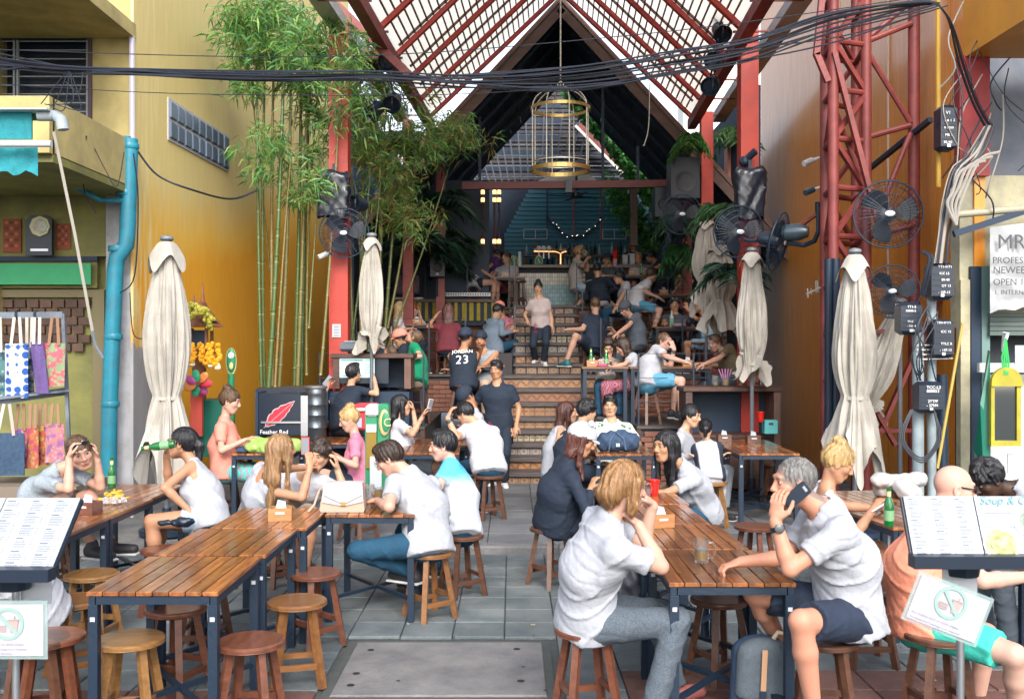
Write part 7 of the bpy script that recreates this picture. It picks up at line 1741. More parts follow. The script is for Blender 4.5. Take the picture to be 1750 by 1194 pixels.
bag(52, 584, 74, 672, 9.15, b7, 'plain purple cloth bag on the upper rail', m_st, 542, lean=10); bag(74, 586, 112, 660, 9.2, b2, 'pink and lime patterned bag at the right end of the upper rail', m_st2, 542, lean=-2)
bag(-20, 740, 42, 812, 9.0, b6, 'dark denim bag on the lower rail', m_st, 690); bag(18, 732, 52, 800, 9.25, b5, 'magenta bag behind the denim one', m_st2, 690); bag(46, 728, 66, 800, 9.1, b4, 'narrow orange batik bag on the lower rail', m_st2, 690)
bag(62, 726, 84, 795, 9.2, bagmat('red_stripe_bag', 'mix', (.5, .1, .05), (.1, .07, .07), (.5, .32, .08)), 'orange and black striped bag on the lower rail', m_st2, 690); bag(78, 724, 110, 790, 9.1, bagmat('pink_batik', 'mix', (.55, .2, .2), (.5, .3, .4), (.3, .12, .3)), 'pink and violet batik bag at the right end of the lower rail', m_st2, 690)
flr = MB().box(W(20, 850, 9.2), (1.5, .7, .3)).build('low_bench', mat('bench_brown', (.16, .13, .1), .8)); tag(flr, 'low brown bench under the bag rack', 'bench')
aw = thing('roller_awning', W(60, 190, 8.0), 'rolled teal awning with a white pole under the upper window', 'awning'); m_tc = mat('teal_canvas', (.015, .24, .28), .75, col2=(.01, .18, .22), ns=20, bump=.3, bs=90)
fb_(-60, 184, 80, 187, 7.9, .25, 'cover', mat('awning_cover', (.4, .48, .5), .5), aw); fb_(-60, 187, 54, 238, 8.0, .02, 'valance', m_tc, aw); MB().tube([W(-60, 246, 7.85), W(88, 246, 7.85)], .026, 12).build('front_bar', m_white, aw, smooth=True)
b = MB(); P = []; F = []
for i in range(13):
    for j in range(5): v = 252+j*11; v += (5*math.sin(i*1.7) if j == 4 else 0); P.append(W(-60+i*10.4, v, 7.95+.015*math.sin(i*1.1+j)))
for i in range(12):
    for j in range(4): F.append((i*5+j, (i+1)*5+j, (i+1)*5+j+1, i*5+j+1))
b.add(P, F).build('hanging_cloth', m_tc, aw, smooth=True)
MB().tube([W(66, 198, 8), W(95, 198, 8), W(105, 205, 7.9), W(108, 222, 7.9)], .045, 10).build('elbow', mat('awning_grey', (.3, .35, .38), .5), aw, smooth=True); MB().tube([W(-60, 196, 8.1), W(70, 196, 8.1)], .05, 12).build('roller', m_sg, aw, smooth=True)
po = thing('awning_pole', W(150, 530, 8), 'thin pale winding pole hanging from the awning', 'pole'); MB().tube([W(92, 225, 7.9), W(128, 400, 8.0), W(158, 565, 8.1)], .013, 6).build('rod', mat('pale_rod', (.3, .28, .24), .6), po, smooth=True); MB().tube([W(158, 565, 8.1), W(163, 590, 8.1), W(176, 612, 8.1)], .012, 6).build('hook', m_rk, po)
al = thing('wall_shrine_plaque', W(69, 440, 10.6), 'black wall plaque with an octagonal mirror on the olive wall', 'plaque')
po_ = [(-.14, 0), (.14, 0), (.14, .38), (.08, .43), (-.08, .43), (-.14, .38)]; o_ = W(69, 437, 10.7)
MB().prism(po_, lambda a, b, t_: V(o_.x+a, t_, o_.z+b), 10.66, 10.72).build('board', m_blackp, al); R = Matrix.Rotation(PI/2, 3, 'X')
MB().lathe([(.11, 0), (.11, .02), (.085, .022)], W(69, 387, 10.66), 8, R).build('octagon_frame', mat('pale_gold2', (.5, .52, .3), .4), al); MB().lathe([(.082, 0), (.08, .012)], W(69, 387, 10.642), 8, R).build('octagon_mirror', mat('octagon_glass', (.3, .38, .33), .2, col2=(.35, .14, .06), ns=14), al); fb_(52, 425, 82, 429, 10.655, .01, 'label', m_steel, al)
m_rp = mat('red_paper', (.28, .07, .04), .8, col2=(.22, .05, .03), ns=8); m_rg = mat('paper_gold', (.09, .05, .02), .7)
for u0, u1, v0, v1, lab in ((5, 36, 374, 431, 'larger faded red paper charm left of the black plaque'), (96, 120, 382, 426, 'smaller red paper charm right of the black plaque')):
    t = thing('paper_charm', W((u0+u1)/2, v1, 10.78), lab, 'paper charm', 'red paper charms'); fb_(u0, v0, u1, v1, 10.795, .008, 'paper', m_rp, t)
    for k in range(3):
        for j in range(5): fb_(u0+3+(u1-u0-6)*k/3, v0+4+(v1-v0-8)*j/5, u0+1+(u1-u0-6)*(k+1)/3, v0+2+(v1-v0-8)*(j+.7)/5, 10.79, .004, 'brush_mark', m_rg if (k+j) % 2 else mat('faded_red', (.36, .14, .08), .8), t)

# ------------------------------------------------------------------ THINGS ON THE TABLES
m_box = mat('tissue_box_wood', (.40, .19, .07), .45, col2=(.28, .12, .045), ns=6, stretch=(1, 6, 6), coat=.3)
def tbox(u, v, Y, z, rz, lab, m_=m_box, w=.15, h=.085, d=.12):
    x = (u-875)/FPX*Y; t = thing('tissue_box', (x, Y, z), lab, 'tissue box', 'wooden tissue boxes', rz); R = Matrix.Rotation(0, 3, 'Z')
    for s_ in (-1, 1): MB().box((0, s_*(d/2-.006), h/2), (w, .012, h)).build('long_side', m_, t, local=True); MB().box((s_*(w/2-.006), 0, h/2), (.012, d-.024, h)).build('short_side', m_, t, local=True)
    MB().box((0, 0, .006), (w-.02, d-.02, .012)).build('bottom', m_, t, local=True); MB().box((0, -d/2-.0005, h*.62), (.06, .002, .014), bev=.0005).build('slot', m_white, t, local=True)
    P = [(-.04, -.02, h*.6), (.04, -.02, h*.6), (.03, .02, h*.6), (-.03, .02, h*.6), (-.02, 0, h+.05), (.03, .01, h+.035)]; MB().add(P, [(0, 1, 5, 4), (2, 3, 4, 5), (0, 4, 3), (1, 2, 5)]).build('tissue', m_paper, t, local=True); return t
tbox(480, 0, 6.6, .751, .12, 'honey wooden tissue box in front of the woman in the white laced top'); tbox(150, 0, 6.85, .751, -.2, 'dark reddish tissue box by the leaning woman’s elbow', m_stool[1]); tbox(1128, 0, 6.35, .751, .25, 'square honey tissue box in front of the blond person’s hand')
tbox(1237, 0, 11.3, G1+.751, .0, 'dark tissue box with a white tissue, left of its twin near the counter', m_stool[3]); tbox(1287, 0, 11.2, G1+.751, .0, 'dark tissue box with a white slot, right of its twin', m_stool[3])
for u, v, Y, z, lab in ((865, 478, 19.7, T4+.62, 'small caddy on the table of the man in the white shirt'), (1080, 473, 19.8, T4+.66, 'small caddy in front of the man in the tank top'), (1134, 510, 18.2, T3+.84, 'caddy beside the grey shirted man’s arm'), (1175, 640, 13.5, T1+.77, 'caddy on the bald man’s table'), (1012, 640, 13.5, T1+.77, 'caddy on the table of the women in sunglasses'), (713, 562, 16.6, T2+.82, 'caddy in front of the red haired woman')): tbox(u, v, Y, z, 0, lab)
def bottle(p, lab, m_=m_green, s_=1, cat='bottle', R=None, liquid=None, nm='beer_bottle'):
    t = thing(nm, p, lab, cat, 'bottles on the tables'); prof = [(.001, 0), (.029, .002), (.031, .01), (.031, .135), (.026, .16), (.0135, .195), (.0125, .235), (.0145, .237), (.0145, .25), (.011, .252)]; prof = [(a*s_, b*s_) for a, b in prof]
    MB().lathe(prof, p, 16, R).build('glass', m_, t, smooth=35); q = (R @ V(0, 0, 1)) if R is not None else V(0, 0, 1)
    MB().lathe([(.0322*s_, .04*s_), (.0322*s_, .105*s_)], p, 16, R).build('label', mat('bottle_label', (.16, .32, .16), .5), t, smooth=35); MB().lathe([(.0145*s_, .19*s_), (.0138*s_, .225*s_)], p, 12, R).build('neck_label', m_gold, t, smooth=35); return t
def at_t(u, Y, z): return V((u-875)/FPX*Y, Y, z)
bottle(at_t(191, 8.1, .751), 'green beer bottle with a pale neck, standing beside the blue pipe'); bottle(at_t(1519, 6.35, .751), 'green beer bottle standing before the right menu board', s_=1.0)
bottle(at_t(1010, 13.5, T1+.77), 'small green bottle on the table of the women in sunglasses, left one'); bottle(at_t(1036, 13.45, T1+.77), 'small green bottle in front of the writing woman, right one'); bottle(at_t(1096, 19.75, T4+.66), 'green bottle in front of the man in the tank top')
bottle(at_t(1148, 16.6, T2+.78), 'clear water bottle with a blue label before the staring man', mat('clear_plastic', (.6, .7, .75), .15, alpha=.6), 1.1, nm='water_bottle')
bR = (Matrix.Rotation(math.radians(-78), 3, 'Y')); bottle(W(299, 758, 7.35), 'green bottle tipped to the mouth of the woman in the white tank top', R=Matrix.Rotation(math.radians(-98), 3, 'Y'))
def cup(p, lab, m_=m_redp, s_=1): 
    t = thing('plastic_cup', p, lab, 'cup'); MB().lathe([(.001, 0), (.028, 0), (.030, .003), (.036, .06), (.040, .105), (.045, .116), (.0465, .119), (.045, .122), (.041, .12), (.036, .06), (.028, .01)], p, 20).build('wall', m_, t, smooth=30); t.scale = (s_,)*3; return t
cup(at_t(1118, 7.7, .751), 'red plastic cup on the slatted table before the long haired woman'); cup(at_t(1300, 11.95, G1+.93), 'red cup beside the teal box on the counter shelf')
def mug(p, lab, fill=.5, hand=True, r=.036, h=.125, nm='beer_mug'):
    t = thing(nm, p, lab, 'glass', 'drinking glasses'); MB().lathe([(.001, 0), (r*.95, 0), (r, .006), (r*1.02, h*.5), (r*1.06, h), (r*.98, h), (r*.93, h*.5), (r*.9, .014), (.001, .012)], p, 22).build('glass', m_glassc, t, smooth=35)
    MB().lathe([(.001, .0135), (r*.885, .0145), (r*.91, .014+h*fill), (.001, .014+h*fill)], p, 20).build('beer', m_beer, t, smooth=35); MB().lathe([(.001, .0145+h*fill), (r*.91, .0145+h*fill), (r*.91, .0145+h*fill+.006), (.001, .0145+h*fill+.006)], p, 20).build('foam', m_paper, t)
    if hand: MB().tube([p+V(r, 0, h*.85), p+V(r+.03, 0, h*.85), p+V(r+.038, 0, h*.5), p+V(r+.025, 0, h*.2), p+V(r, 0, h*.2)], .006, 8).build('handle', m_glassc, t, smooth=True)
    return t
mug(at_t(1199, 5.28, .751), 'half full beer mug with handle on the nearest right table', .42); mug(at_t(647, 7.25, .751), 'tall beer glass in front of the bespectacled man', .75, False, .032); mug(at_t(632, 7.4, .751), 'nearly empty glass beside the white handbag', .08, False, .034); mug(at_t(618, 7.5, .751), 'clear tumbler behind the white handbag', .1, False, .04, .08); mug(at_t(1097, 7.6, .751), 'glass mug left of the red cup', .1)
for u, c, lab in ((1222, .15, 'clear glass at the left end of the open counter'), (1240, .35, 'wide cup with pink straws on the open counter'), (1266, .5, 'tall glass of orange drink on the open counter'), (1283, .05, 'low empty glass on the open counter'), (1292, .2, 'low glass at the right end of the drinks on the counter')): mug(at_t(u, 12.3, W(0, 660, 12.15).z), lab, c, False, .045 if u in (1240, 1283) else .035, .13)
sw_ = MB()
for k in range(5): sw_.tube([W(1238+k, 660-4, 12.3), W(1228+k*5.5, 630, 12.3)], .005, 5)
o = sw_.build('drinking_straws', mat('pink_straw', (.5, .2, .4), .5)); tag(o, 'pink drinking straws standing in the wide cup', 'straws')
tb = thing('teal_box', at_t(1316, 11.95, G1+.93), 'turquoise cardboard carrier box on the counter shelf', 'box'); fb_(1307, 718, 1329, 741, 11.95, .14, 'box', mat('turquoise_card', (.10, .42, .42), .6), tb); fb_(1314, 722, 1322, 726, 11.945, .01, 'slot', m_ink, tb)
tb = thing('tissue_holder', at_t(660, 13.3, T1+.68), 'sky blue napkin holder with a leaning white card beside the screen', 'box'); fb_(647, 636, 673, 657, 13.0, .1, 'box', mat('sky_card', (.12, .45, .6), .6), tb); MB().bar(W(641, 628, 12.98), W(655, 650, 12.98), .07, .01, up=(.6, 0, 1)).build('card', m_paper, tb)
# snack bag
sn = thing('snack_bag', at_t(195, 7.3, .751), 'clear plastic bag with yellow snacks on the left table', 'snack bag'); p = sn.location
for k in range(38): MB().ball(p+V(rg(0, .035), rg(0, .03), .03+abs(rg(0, .025))), (.03, .007, .012), 6, 4, Matrix.Rotation(ru(0, 3), 3, 'Z') @ Matrix.Rotation(ru(-.8, .8), 3, 'X')).build('chip', mat('chip_yellow', (.7, .45, .06), .6), sn) if k < 30 else None
cr = MB(); cr.lathe([(.001, .0), (.06, .002), (.085, .012), (.08, .04), (.05, .055)], p, 18, fn=lambda t_, z_: 1+.16*math.sin(5*t_+z_*60)+.08*math.sin(11*t_)); cr.build('film', mat('clear_film', (.8, .75, .78), .1, alpha=.35, coat=.5), sn, smooth=False)
# white handbag
hb_ = thing('handbag', at_t(587, 6.95, .751), 'white flap handbag with cream sides and a metal clasp on the table', 'handbag'); x, Y = hb_.location.x, 6.95; m_cr = mat('cream_leather', (.42, .30, .23), .45, bump=.1, bs=80); m_wl = mat('white_leather', (.44, .43, .42), .4, bump=.08, bs=80)
MB().prism([(-.15, 0), (.148, 0), (.155, .02), (.135, .195), (-.125, .2), (-.158, .02)], lambda a, b, t_: V(x+a, t_, .752+b), Y-.05, Y+.05).build('body', m_cr, hb_)
MB().prism([(-.13, .205), (.14, .2), (.148, .075), (.01, .045), (-.138, .07)], lambda a, b, t_: V(x+a, t_, .752+b), Y-.062, Y-.052).build('flap', m_wl, hb_); MB().box((x+.005, Y, .752+.2), (.266, .115, .012), bev=.005).build('flap_top', m_wl, hb_)
for s_ in (-1, 1): MB().bar((x+s_*.135+.005, Y-.064, .752+.12), (x+.01, Y-.064, .752+.055), .003, .003).build('seam', m_ink, hb_)
MB().box((x+.01, Y-.066, .752+.06), (.035, .006, .028), bev=.003).build('clasp', m_brass, hb_); MB().tube([(x-.13, Y+.02, .92), (x-.17, Y+.02, .9), (x-.20, Y-.02, .80), (x-.235, Y-.06, .756)], .008, 6).build('strap', m_cr, hb_, smooth=True)
# duffel bag
df = thing('duffel_bag', at_t(1056, 10.3, G1+.751), 'navy duffel bag with a side pocket patch on the slatted table', 'duffel bag'); c = df.location; m_df = mat('navy_cloth', (.025, .05, .10), .75, bump=.3, bs=30)
F_ = Field(); F_.cap(c+V(-.13, 0, .10), c+V(.13, 0, .10), .095, .095, .05); F_.cap(c+V(-.15, 0, .06), c+V(.15, 0, .06), .06, .06, .04); F_.cap(c+V(-.08, 0, .17), c+V(.06, 0, .19), .02, .03, .05); F_.cuts.append((A(c), A(V(0, 0, -1)))); F_.disp = lambda X, Y_, Z: .006*np.sin(X*50+Z*40)+.004*np.sin(X*90-Z*60)
p_, q_ = mesh_field(F_, .014); mk_mesh('body', p_, q_, m_df, df); MB().box(c+V(-.01, -.098, .07), (.04, .006, .035)).build('patch', mat('pale_patch', (.35, .42, .5), .7), df)
MB().tube([c+V(-.1, -.09, .02), c+V(-.09, -.10, .12), c+V(-.03, -.06, .2), c+V(.05, -.1, .13), c+V(.07, -.1, .02)], .009, 6).build('handle', mat('light_navy', (.06, .1, .17), .7), df)
# green bag on the left, plastic bag on the right
def blob(name, c, rad, m_, lab, cat, seed=1, h=.014, k=9):
    F_ = Field(); r_ = random.Random(seed)
    for _ in range(k): F_.ell(c+V(r_.uniform(-1, 1)*rad[0], r_.uniform(-1, 1)*rad[1], r_.uniform(.2, 1)*rad[2]), (rad[0]*.5, rad[1]*.6, rad[2]*.5), None, .05)
    F_.cuts.append((A(c), A(V(0, 0, -1)))); F_.disp = lambda X, Y_, Z: .008*np.abs(np.sin(X*40+Z*30+seed))+.006*np.abs(np.sin(Y_*50-Z*40+X*20)); p_, q_ = mesh_field(F_, h); t = thing(name, c, lab, cat); mk_mesh('body', p_, q_, m_, t); return t
blob('green_bag', at_t(465, 10.1, G1+.751), (.2, .12, .13), mat('lime_bag', (.28, .42, .10), .6, col2=(.2, .33, .08), ns=12), 'pale lime green bag on the table in front of the coral woman', 'bag', 2)
blob('plastic_bag', at_t(1540, 7.6, .751), (.17, .12, .14), mat('milky_plastic', (.4, .4, .4), .25, col2=(.42, .4, .4), ns=18, coat=.4), 'crumpled white plastic bag on the right table', 'plastic bag', 5)
blob('dark_cloth', at_t(425, 10.2, G1+.751), (.1, .08, .04), m_df, 'dark folded item beside the lime bag', 'cloth', 8)
blob('helmet', at_t(1182, 16.55, T2+.78), (.1, .1, .14), m_blackp, 'black rounded bag on the table beside the woman in blue', 'bag', 4, .02, 4)
ck = MB().lathe([(.12, 0), (.13, .03), (.12, .05)], at_t(1160, 16.5, T2+.78), 14).build('round_tin', mat('mauve_tin', (.25, .2, .25), .5), None, smooth=True); tag(ck, 'mauve round tin behind the water bottle', 'tin')
pw_ = MB().ball(at_t(1030, 13.4, T1+.785), (.08, .05, .025)).build('pink_purse', mat('pink_purse', (.5, .08, .2), .6), None, smooth=True); tag(pw_, 'small bright pink purse on the women’s table', 'purse')
# striped backpack on the floor
bp_ = thing('backpack', at_t(1300, 5.05, 0), 'grey-blue backpack with a tan leather strap under the right table', 'backpack'); c = bp_.location; m_bp = mat('slate_canvas', (.10, .125, .15), .8, col2=(.08, .10, .12), ns=30, bump=.3, bs=120)
F_ = Field(); F_.cap(c+V(0, 0, .10), c+V(0, .02, .34), .10, .09, .03, V(1, 0, 0), 1.6); F_.cuts.append((A(c+V(0, 0, .012)), A(V(0, 0, -1)))); p_, q_ = mesh_field(F_, .012); mk_mesh('body', p_, q_, m_df, bp_)
F_ = Field(); F_.cap(c+V(0, -.045, .16), c+V(0, -.04, .35), .088, .08, .03, V(1, 0, 0), 1.62); F_.cuts.append((A(c+V(0, 0, .14)), A(V(0, 0, -1)))); p_, q_ = mesh_field(F_, .011); mk_mesh('flap', p_, q_, m_bp, bp_)
MB().bar(c+V(-.015, -.147, .40), c+V(-.025, -.150, .20), .026, .008, up=(0, -1, 0)).build('leather_strap', mat('tan_leather', (.5, .28, .16), .5), bp_); MB().bar(c+V(-.025, -.15, .20), c+V(-.028, -.15, .10), .03, .01, up=(0, -1, 0)).build('webbing', m_navy, bp_); MB().ring(c+V(-.027, -.158, .12), .017, .004, 12, 5, Matrix.Rotation(PI/2, 3, 'X')).build('buckle', m_steel, bp_); MB().box(c+V(.05, -.118, .07), (.05, .01, .018)).build('patch', m_white, bp_)
MB().tube([c+V(.06, -.02, .42), c+V(.08, -.03, .455), c+V(.12, -.02, .44)], .012, 8).build('loop', mat('cream_rope', (.5, .42, .3), .6), bp_)
blob('black_bag', at_t(1085, 5.75, .25), (.15, .12, .3), mat('black_nylon', (.014, .018, .03), .5), 'black shoulder bag hanging from the table beside the blond person', 'bag', 11)

# ------------------------------------------------------------------ MENU STANDS
def menu_stand(xl, xr, z0, Y0, zt_, Yt, post_x, lab, right, name='menu_stand'):
    t = thing(name, (post_x, Y0+.12, 0), lab, 'menu stand'); n = Vector((0, Yt-Y0, zt_-z0)).normalized(); nr = Vector((0, -n.z, n.y))
    def pt(x, k, o=0): return Vector((x, Y0+(Yt-Y0)*k, z0+(zt_-z0)*k))+nr*o
    def quad(x0, k0, x1, k1, o, th, nm, m_): 
        P = [pt(x0, k0, o), pt(x1, k0, o), pt(x1, k1, o), pt(x0, k1, o), pt(x0, k0, o-th), pt(x1, k0, o-th), pt(x1, k1, o-th), pt(x0, k1, o-th)]
        return MB().add(P, [(0, 1, 2, 3), (4, 5, 6, 7), (0, 1, 5, 4), (1, 2, 6, 5), (2, 3, 7, 6), (3, 0, 4, 7)]).build(nm, m_, t)
    quad(xl-.005, 0, xr+.005, 1.0, -.004, .012, 'backing_board', m_blackp); mid = (xl+xr)/2
    quad(xl, .03, mid-.002, .99, .004, .004, 'menu_page', m_paper); quad(mid+.002, .03, xr, .99, .004, .004, 'menu_page', m_paper)
    MB().bar(pt(xl-.012, -.02, .012), pt(xr+.012, -.02, .012), .05, .035).build('ledge', m_blackp, t); MB().tube([(post_x, Y0+.10, 0), (post_x, Y0+.10, z0-.02)], .011, 10).build('post', m_steel, t, smooth=True)
    MB().lathe([(.045, -.03), (.05, 0), (.02, .012)], (post_x, Y0+.09, z0-.03), 14).build('clamp', m_blackp, t); MB().lathe([(.2, 0), (.2, .018), (.02, .03)], (post_x, Y0+.1, 0), 24).build('foot', m_black, t)
    rr = random.Random(3 if right else 8); ink = mat('menu_grey_ink', (.17, .19, .23), .7); ang = math.atan2(zt_-z0, Yt-Y0)
    def column_(x0, x1, y0, y1):
        y = y1
        while y > y0:
            quad(x0, y-.014, x0+(x1-x0)*rr.uniform(.3, .5), y, .006, .001, 'heading', mat('menu_dark_ink', (.12, .14, .18), .7)); y -= .035
            for _ in range(rr.randint(3, 6)):
                if y < y0: break
                w = rr.uniform(.55, .8); quad(x0, y-.006, x0+(x1-x0)*w, y, .006, .001, 'text_line', ink); quad(x1-(x1-x0)*.1, y-.006, x1, y, .006, .001, 'price', ink); y -= .022
            y -= .02
    pg = [(xl, mid)] if right else [(xl, mid), (mid, xr)]
    for a_, b_ in pg:
        w = (b_-a_)/3
        for c_ in range(3): column_(a_+w*c_+.01, a_+w*(c_+1)-.012, .08, .95)
    if right:
        text('Soup & Curry', 'menu_title', mat('title_teal', (.12, .28, .33), .6), .034, pt(mid+.012, .86, .008), t, (ang, 0, 0), .0008, shear=.35)
        R_ = Matrix.Rotation(ang, 3, 'X')
        for x_, k_, r_, m1, m2 in ((mid+.145, .60, .048, m_white, mat('salad_print', (.25, .32, .26), .6, col2=(.05, .10, .06), ns=60)), (mid+.05, .24, .05, mat('plate_tan', (.6, .57, .48), .6), mat('curry_print', (.20, .22, .07), .6, col2=(.42, .36, .24), ns=45))):
            MB().lathe([(r_, 0), (r_, .0012)], pt(x_, k_, .006), 28, R_).build('plate_picture', mat('plate_rim', (.5, .58, .66), .6) if m1 is m_white else m1, t); MB().lathe([(r_*.86, 0), (r_*.86, .001)], pt(x_, k_, .0075), 28, R_).build('plate_white', m_white if m1 is m_white else m2, t); MB().lathe([(r_*.6, 0), (r_*.6, .001)], pt(x_, k_, .009), 20, R_).build('food_picture', m2, t)
        for k_ in (.72, .5, .44, .38, .32): quad(mid+.02+(.1 if k_ < .45 else 0), k_, mid+.10+(.1 if k_ < .45 else 0), k_+.008, .006, .001, 'text_line', ink)
    return t
menu_stand(W(1562, 0, 2.78).x, W(1562, 0, 2.78).x+.40, 1.29, 2.78, 1.459, 2.86, W(1636, 0, 2.9).x, 'menu stand at right with a soup and curry page on a black ledge', True)
menu_stand(W(85, 0, 2.78).x-.44, W(85, 0, 2.78).x, 1.25, 2.78, 1.435, 2.98, W(33, 0, 2.9).x, 'menu stand at left with two pages of small grey print', False)
def nofood(c, rot, w, h, lab):
    t = thing('no_food_sign', c, lab, 'sign', 'no outside food signs', 0); R = Matrix.Rotation(rot, 3, 'Y'); f = lambda a, b, o=0: c+R @ V(a, 0, b)+V(0, -o, 0); m_tg = mat('sign_teal_grey', (.22, .33, .31), .6); m_bn = mat('sign_brown', (.33, .26, .25), .6)
    MB().box(c, (w, .003, h), R).build('card', mat('sign_card', (.36, .36, .41), .4, coat=.15), t); MB().box(c+V(0, .003, 0), (w+.02, .002, h+.02), R).build('plastic_sleeve', mat('sleeve', (.3, .4, .4), .3, alpha=.5, coat=.3), t)
    cc = f(.0, .018, .003); MB().ring(cc, .041, .0045, 36, 4, Matrix.Rotation(PI/2, 3, 'X'), h=.0012).build('ban_ring', m_tg, t); MB().bar(f(-.027, .046, .0045), f(.027, -.010, .0045), .009, .001, up=(0, 1, 0)).build('ban_bar', m_tg, t)
    MB().prism([(.008, -.006), (.026, -.006), (.031, .028), (.003, .028)], lambda a, b, t_: f(a, b, .003) if t_ else f(a, b, .0045), 0, 1).build('cup_symbol', m_bn, t); MB().bar(f(.018, .028, .004), f(.02, .04, .004), .002).build('straw_symbol', m_bn, t); MB().box(f(.017, .029, .004), (.03, .001, .004), R).build('lid_symbol', m_bn, t)
    for k, (ww, z_) in enumerate(((.026, .012), (.028, .005), (.026, -.002))): MB().box(f(-.018, z_, .004), (ww, .001, .0042), R).build('burger_symbol', m_bn, t)
    for s_, z_, sz_ in (('No outside food or drink please', -.043, .0105), ('No outside food & beverage in our restaurant', -.056, .0078), ('or drinks allowed in this place', -.068, .0085)):
        o = text(s_, 'printed_notice', mat('notice_ink', (.3, .27, .33), .7), sz_, f(-w/2+.008, z_, .0025), t, (PI/2, rot, 0), .0003)
    return t
nofood(W(1620, 1040, 2.72), .37, .2, .122, 'clear sleeved no food sign hanging askew from the right menu stand'); nofood(W(14, 1076, 2.8), 0, .2, .145, 'no food sign hanging straight on the left menu stand')
o = MB().box(W(1640, 1000, 2.86), (.1, .003, .13)).build('paper_sheet', m_paper); tag(o, 'white sheet hanging behind the right no food sign', 'paper'); o = MB().box(W(62, 1005, 2.9), (.09, .003, .09)).build('paper_sheet', m_paper); tag(o, 'white sheet hanging behind the left stand post', 'paper')
# ------------------------------------------------------------------ THE PEOPLE
pr_ = person
# nearest, right side
I1 = pr_('person with chin length blond hair in a white T-shirt, chin resting on hand', 5.07, (1000, 1050), (1040, 892), (1066, 836), 12, look=(18, -12), ln=-1, floor=0, sex='m', skin='f', hair=('bob', (.24, .125, .05)),
    arms=((1108, 892, 5.2, 1132, 955, 5.25), (1093, 900, 4.93, 1124, 966, 4.86)), hand=(dict(d=(-.5, 0, .6), c=1.2), dict(d=(-.55, .1, .45), n=(-.6, .1, -.2), c=1.5)),
    feet=((1150, 1160, 5.3, 1165, 1050, 5.25), (1128, 1168, 4.85, 1150, 1062, 4.9)), top=('white', None, 'short'), bot=('slate', 'long', 'heather'), shoes=(.3, .1, .09), slouch=1.6)
I2 = pr_('grey haired man in a white T-shirt and navy shorts talking on a black phone', 4.85, (1452, 1045), (1408, 872), (1362, 830), 185, look=(188, -4), ln=-1, floor=0, skin='s', hair=('buzz', 'g'),
    arms=((1326, 893, 4.66, 1350, 972, 4.62), (1294, 957, 5.0, 1352, 938, 5.0)), hand=(dict(d=(.12, .12, .9), n=(.6, .5, 0), t=(.5, -.5, .1), c=.55), dict(d=(-.9, 0, -.25), n=(0, 0, -1), c=1.5)),
    feet=((1388, 1196, 4.55, 1345, 1062, 4.45), (1325, 1080, 5.15, 1272, 1010, 5.0)), top=('white', None, 'short'), bot=('navy', 'shorts'), extras=(('watch', 0),), fat=.012, slouch=1.5)
pr_('blond woman with a messy bun and grey strap top looking down at her phone', 6.75, (1418, 942), (1412, 838), (1436, 782), 5, look=(-12, -28), ln=-1, floor=0, sex='f', skin='t', hair=('bun', 'y'),
    arms=((1492, 868, 6.85, 1475, 890, 6.95), (1488, 876, 6.6, 1455, 898, 6.5)), hand=(dict(c=.9), dict(c=.9)), top=('lgrey', None, 'tank'), bot=('denim', 'mini'))
pr_('bald man with black wraparound sunglasses in a coral shirt and turquoise shorts', 5.1, (1577, 1060), (1592, 880), (1640, 820), -5, look=(-6, -10), ln=-1, floor=0, skin='f2', hair=('bald', 'g'),
    arms=((1740, 965, 5.3, 1690, 960, 5.35), (1758, 985, 4.85, 1680, 992, 4.78)), feet=((1672, 1185, 5.4, 1700, 1085, 5.3), (1745, 1290, 4.9, 1742, 1122, 4.65)), top=('orange', None, 'short'), bot=('turq', 'shorts'), extras=(('shades', 'face'),), fat=.035, shoes=(.05, .04, .04), slouch=1.3)
pr_('dark skinned person with short black twists in white leaning over the far right table', 6.2, (1800, 965), (1738, 838), (1668, 812), 185, look=(195, -35), ln=-1, floor=0, sex='m', skin='d', hair=('curly', 'k'),
    arms=((1690, 905, 5.9), (1700, 880, 6.4)), top=('white', None, 'short'), bot=('slate', 'long'))
# right middle
I6 = pr_('woman in loose black clothes and a white cap with small ears', 7.9, (948, 885), (972, 790), (992, 756), 15, look=(-5, -22), ln=-1, floor=0, sex='f', skin='a2', hair=('long', (.07, .022, .015)),
    arms=((1012, 845, 8.0), (1008, 838, 7.7, 1003, 872, 7.55)), hand=(dict(c=1), dict(d=(.3, .2, .7), c=1.1)), top=('black', None, 'long'), bot=('black', 'wide'), extras=(('cap', 'white'), ('bow',)), fat=.03)
pr_('laughing woman with long auburn hair and a sleeveless white top', 10.7, (948, 805), (955, 732), (976, 694), 10, look=(-5, 0), sex='f', skin='a', hair=('long', (.055, .018, .014)), arms=(None, (965, 745, 10.5, 952, 762, 10.4)), top=('white', None, 'tank'), bot=('white', 'long'), mouth=.007)
pr_('man in black bending toward the duffel bag with his face turned away', 10.25, (970, 808), (990, 732), (1006, 697), 40, look=(30, -10), skin='a', hair=('curly', 'k'), arms=((1020, 770, 10.6), (1012, 772, 10.3)), top=('black', None, 'short'), bot=('black', 'long'), slouch=2)
pr_('man in a white shirt with a green palm leaf print facing the camera', 11.2, (1048, 800), (1045, 722), (1042, 686), 270, look=(262, -5), skin='a', hair=('short', 'k'), arms=((1085, 752, 10.9), (1015, 752, 10.9)), top=('white', 'leafy', 'short'), bot=('khaki', 'long'), mouth=.006)
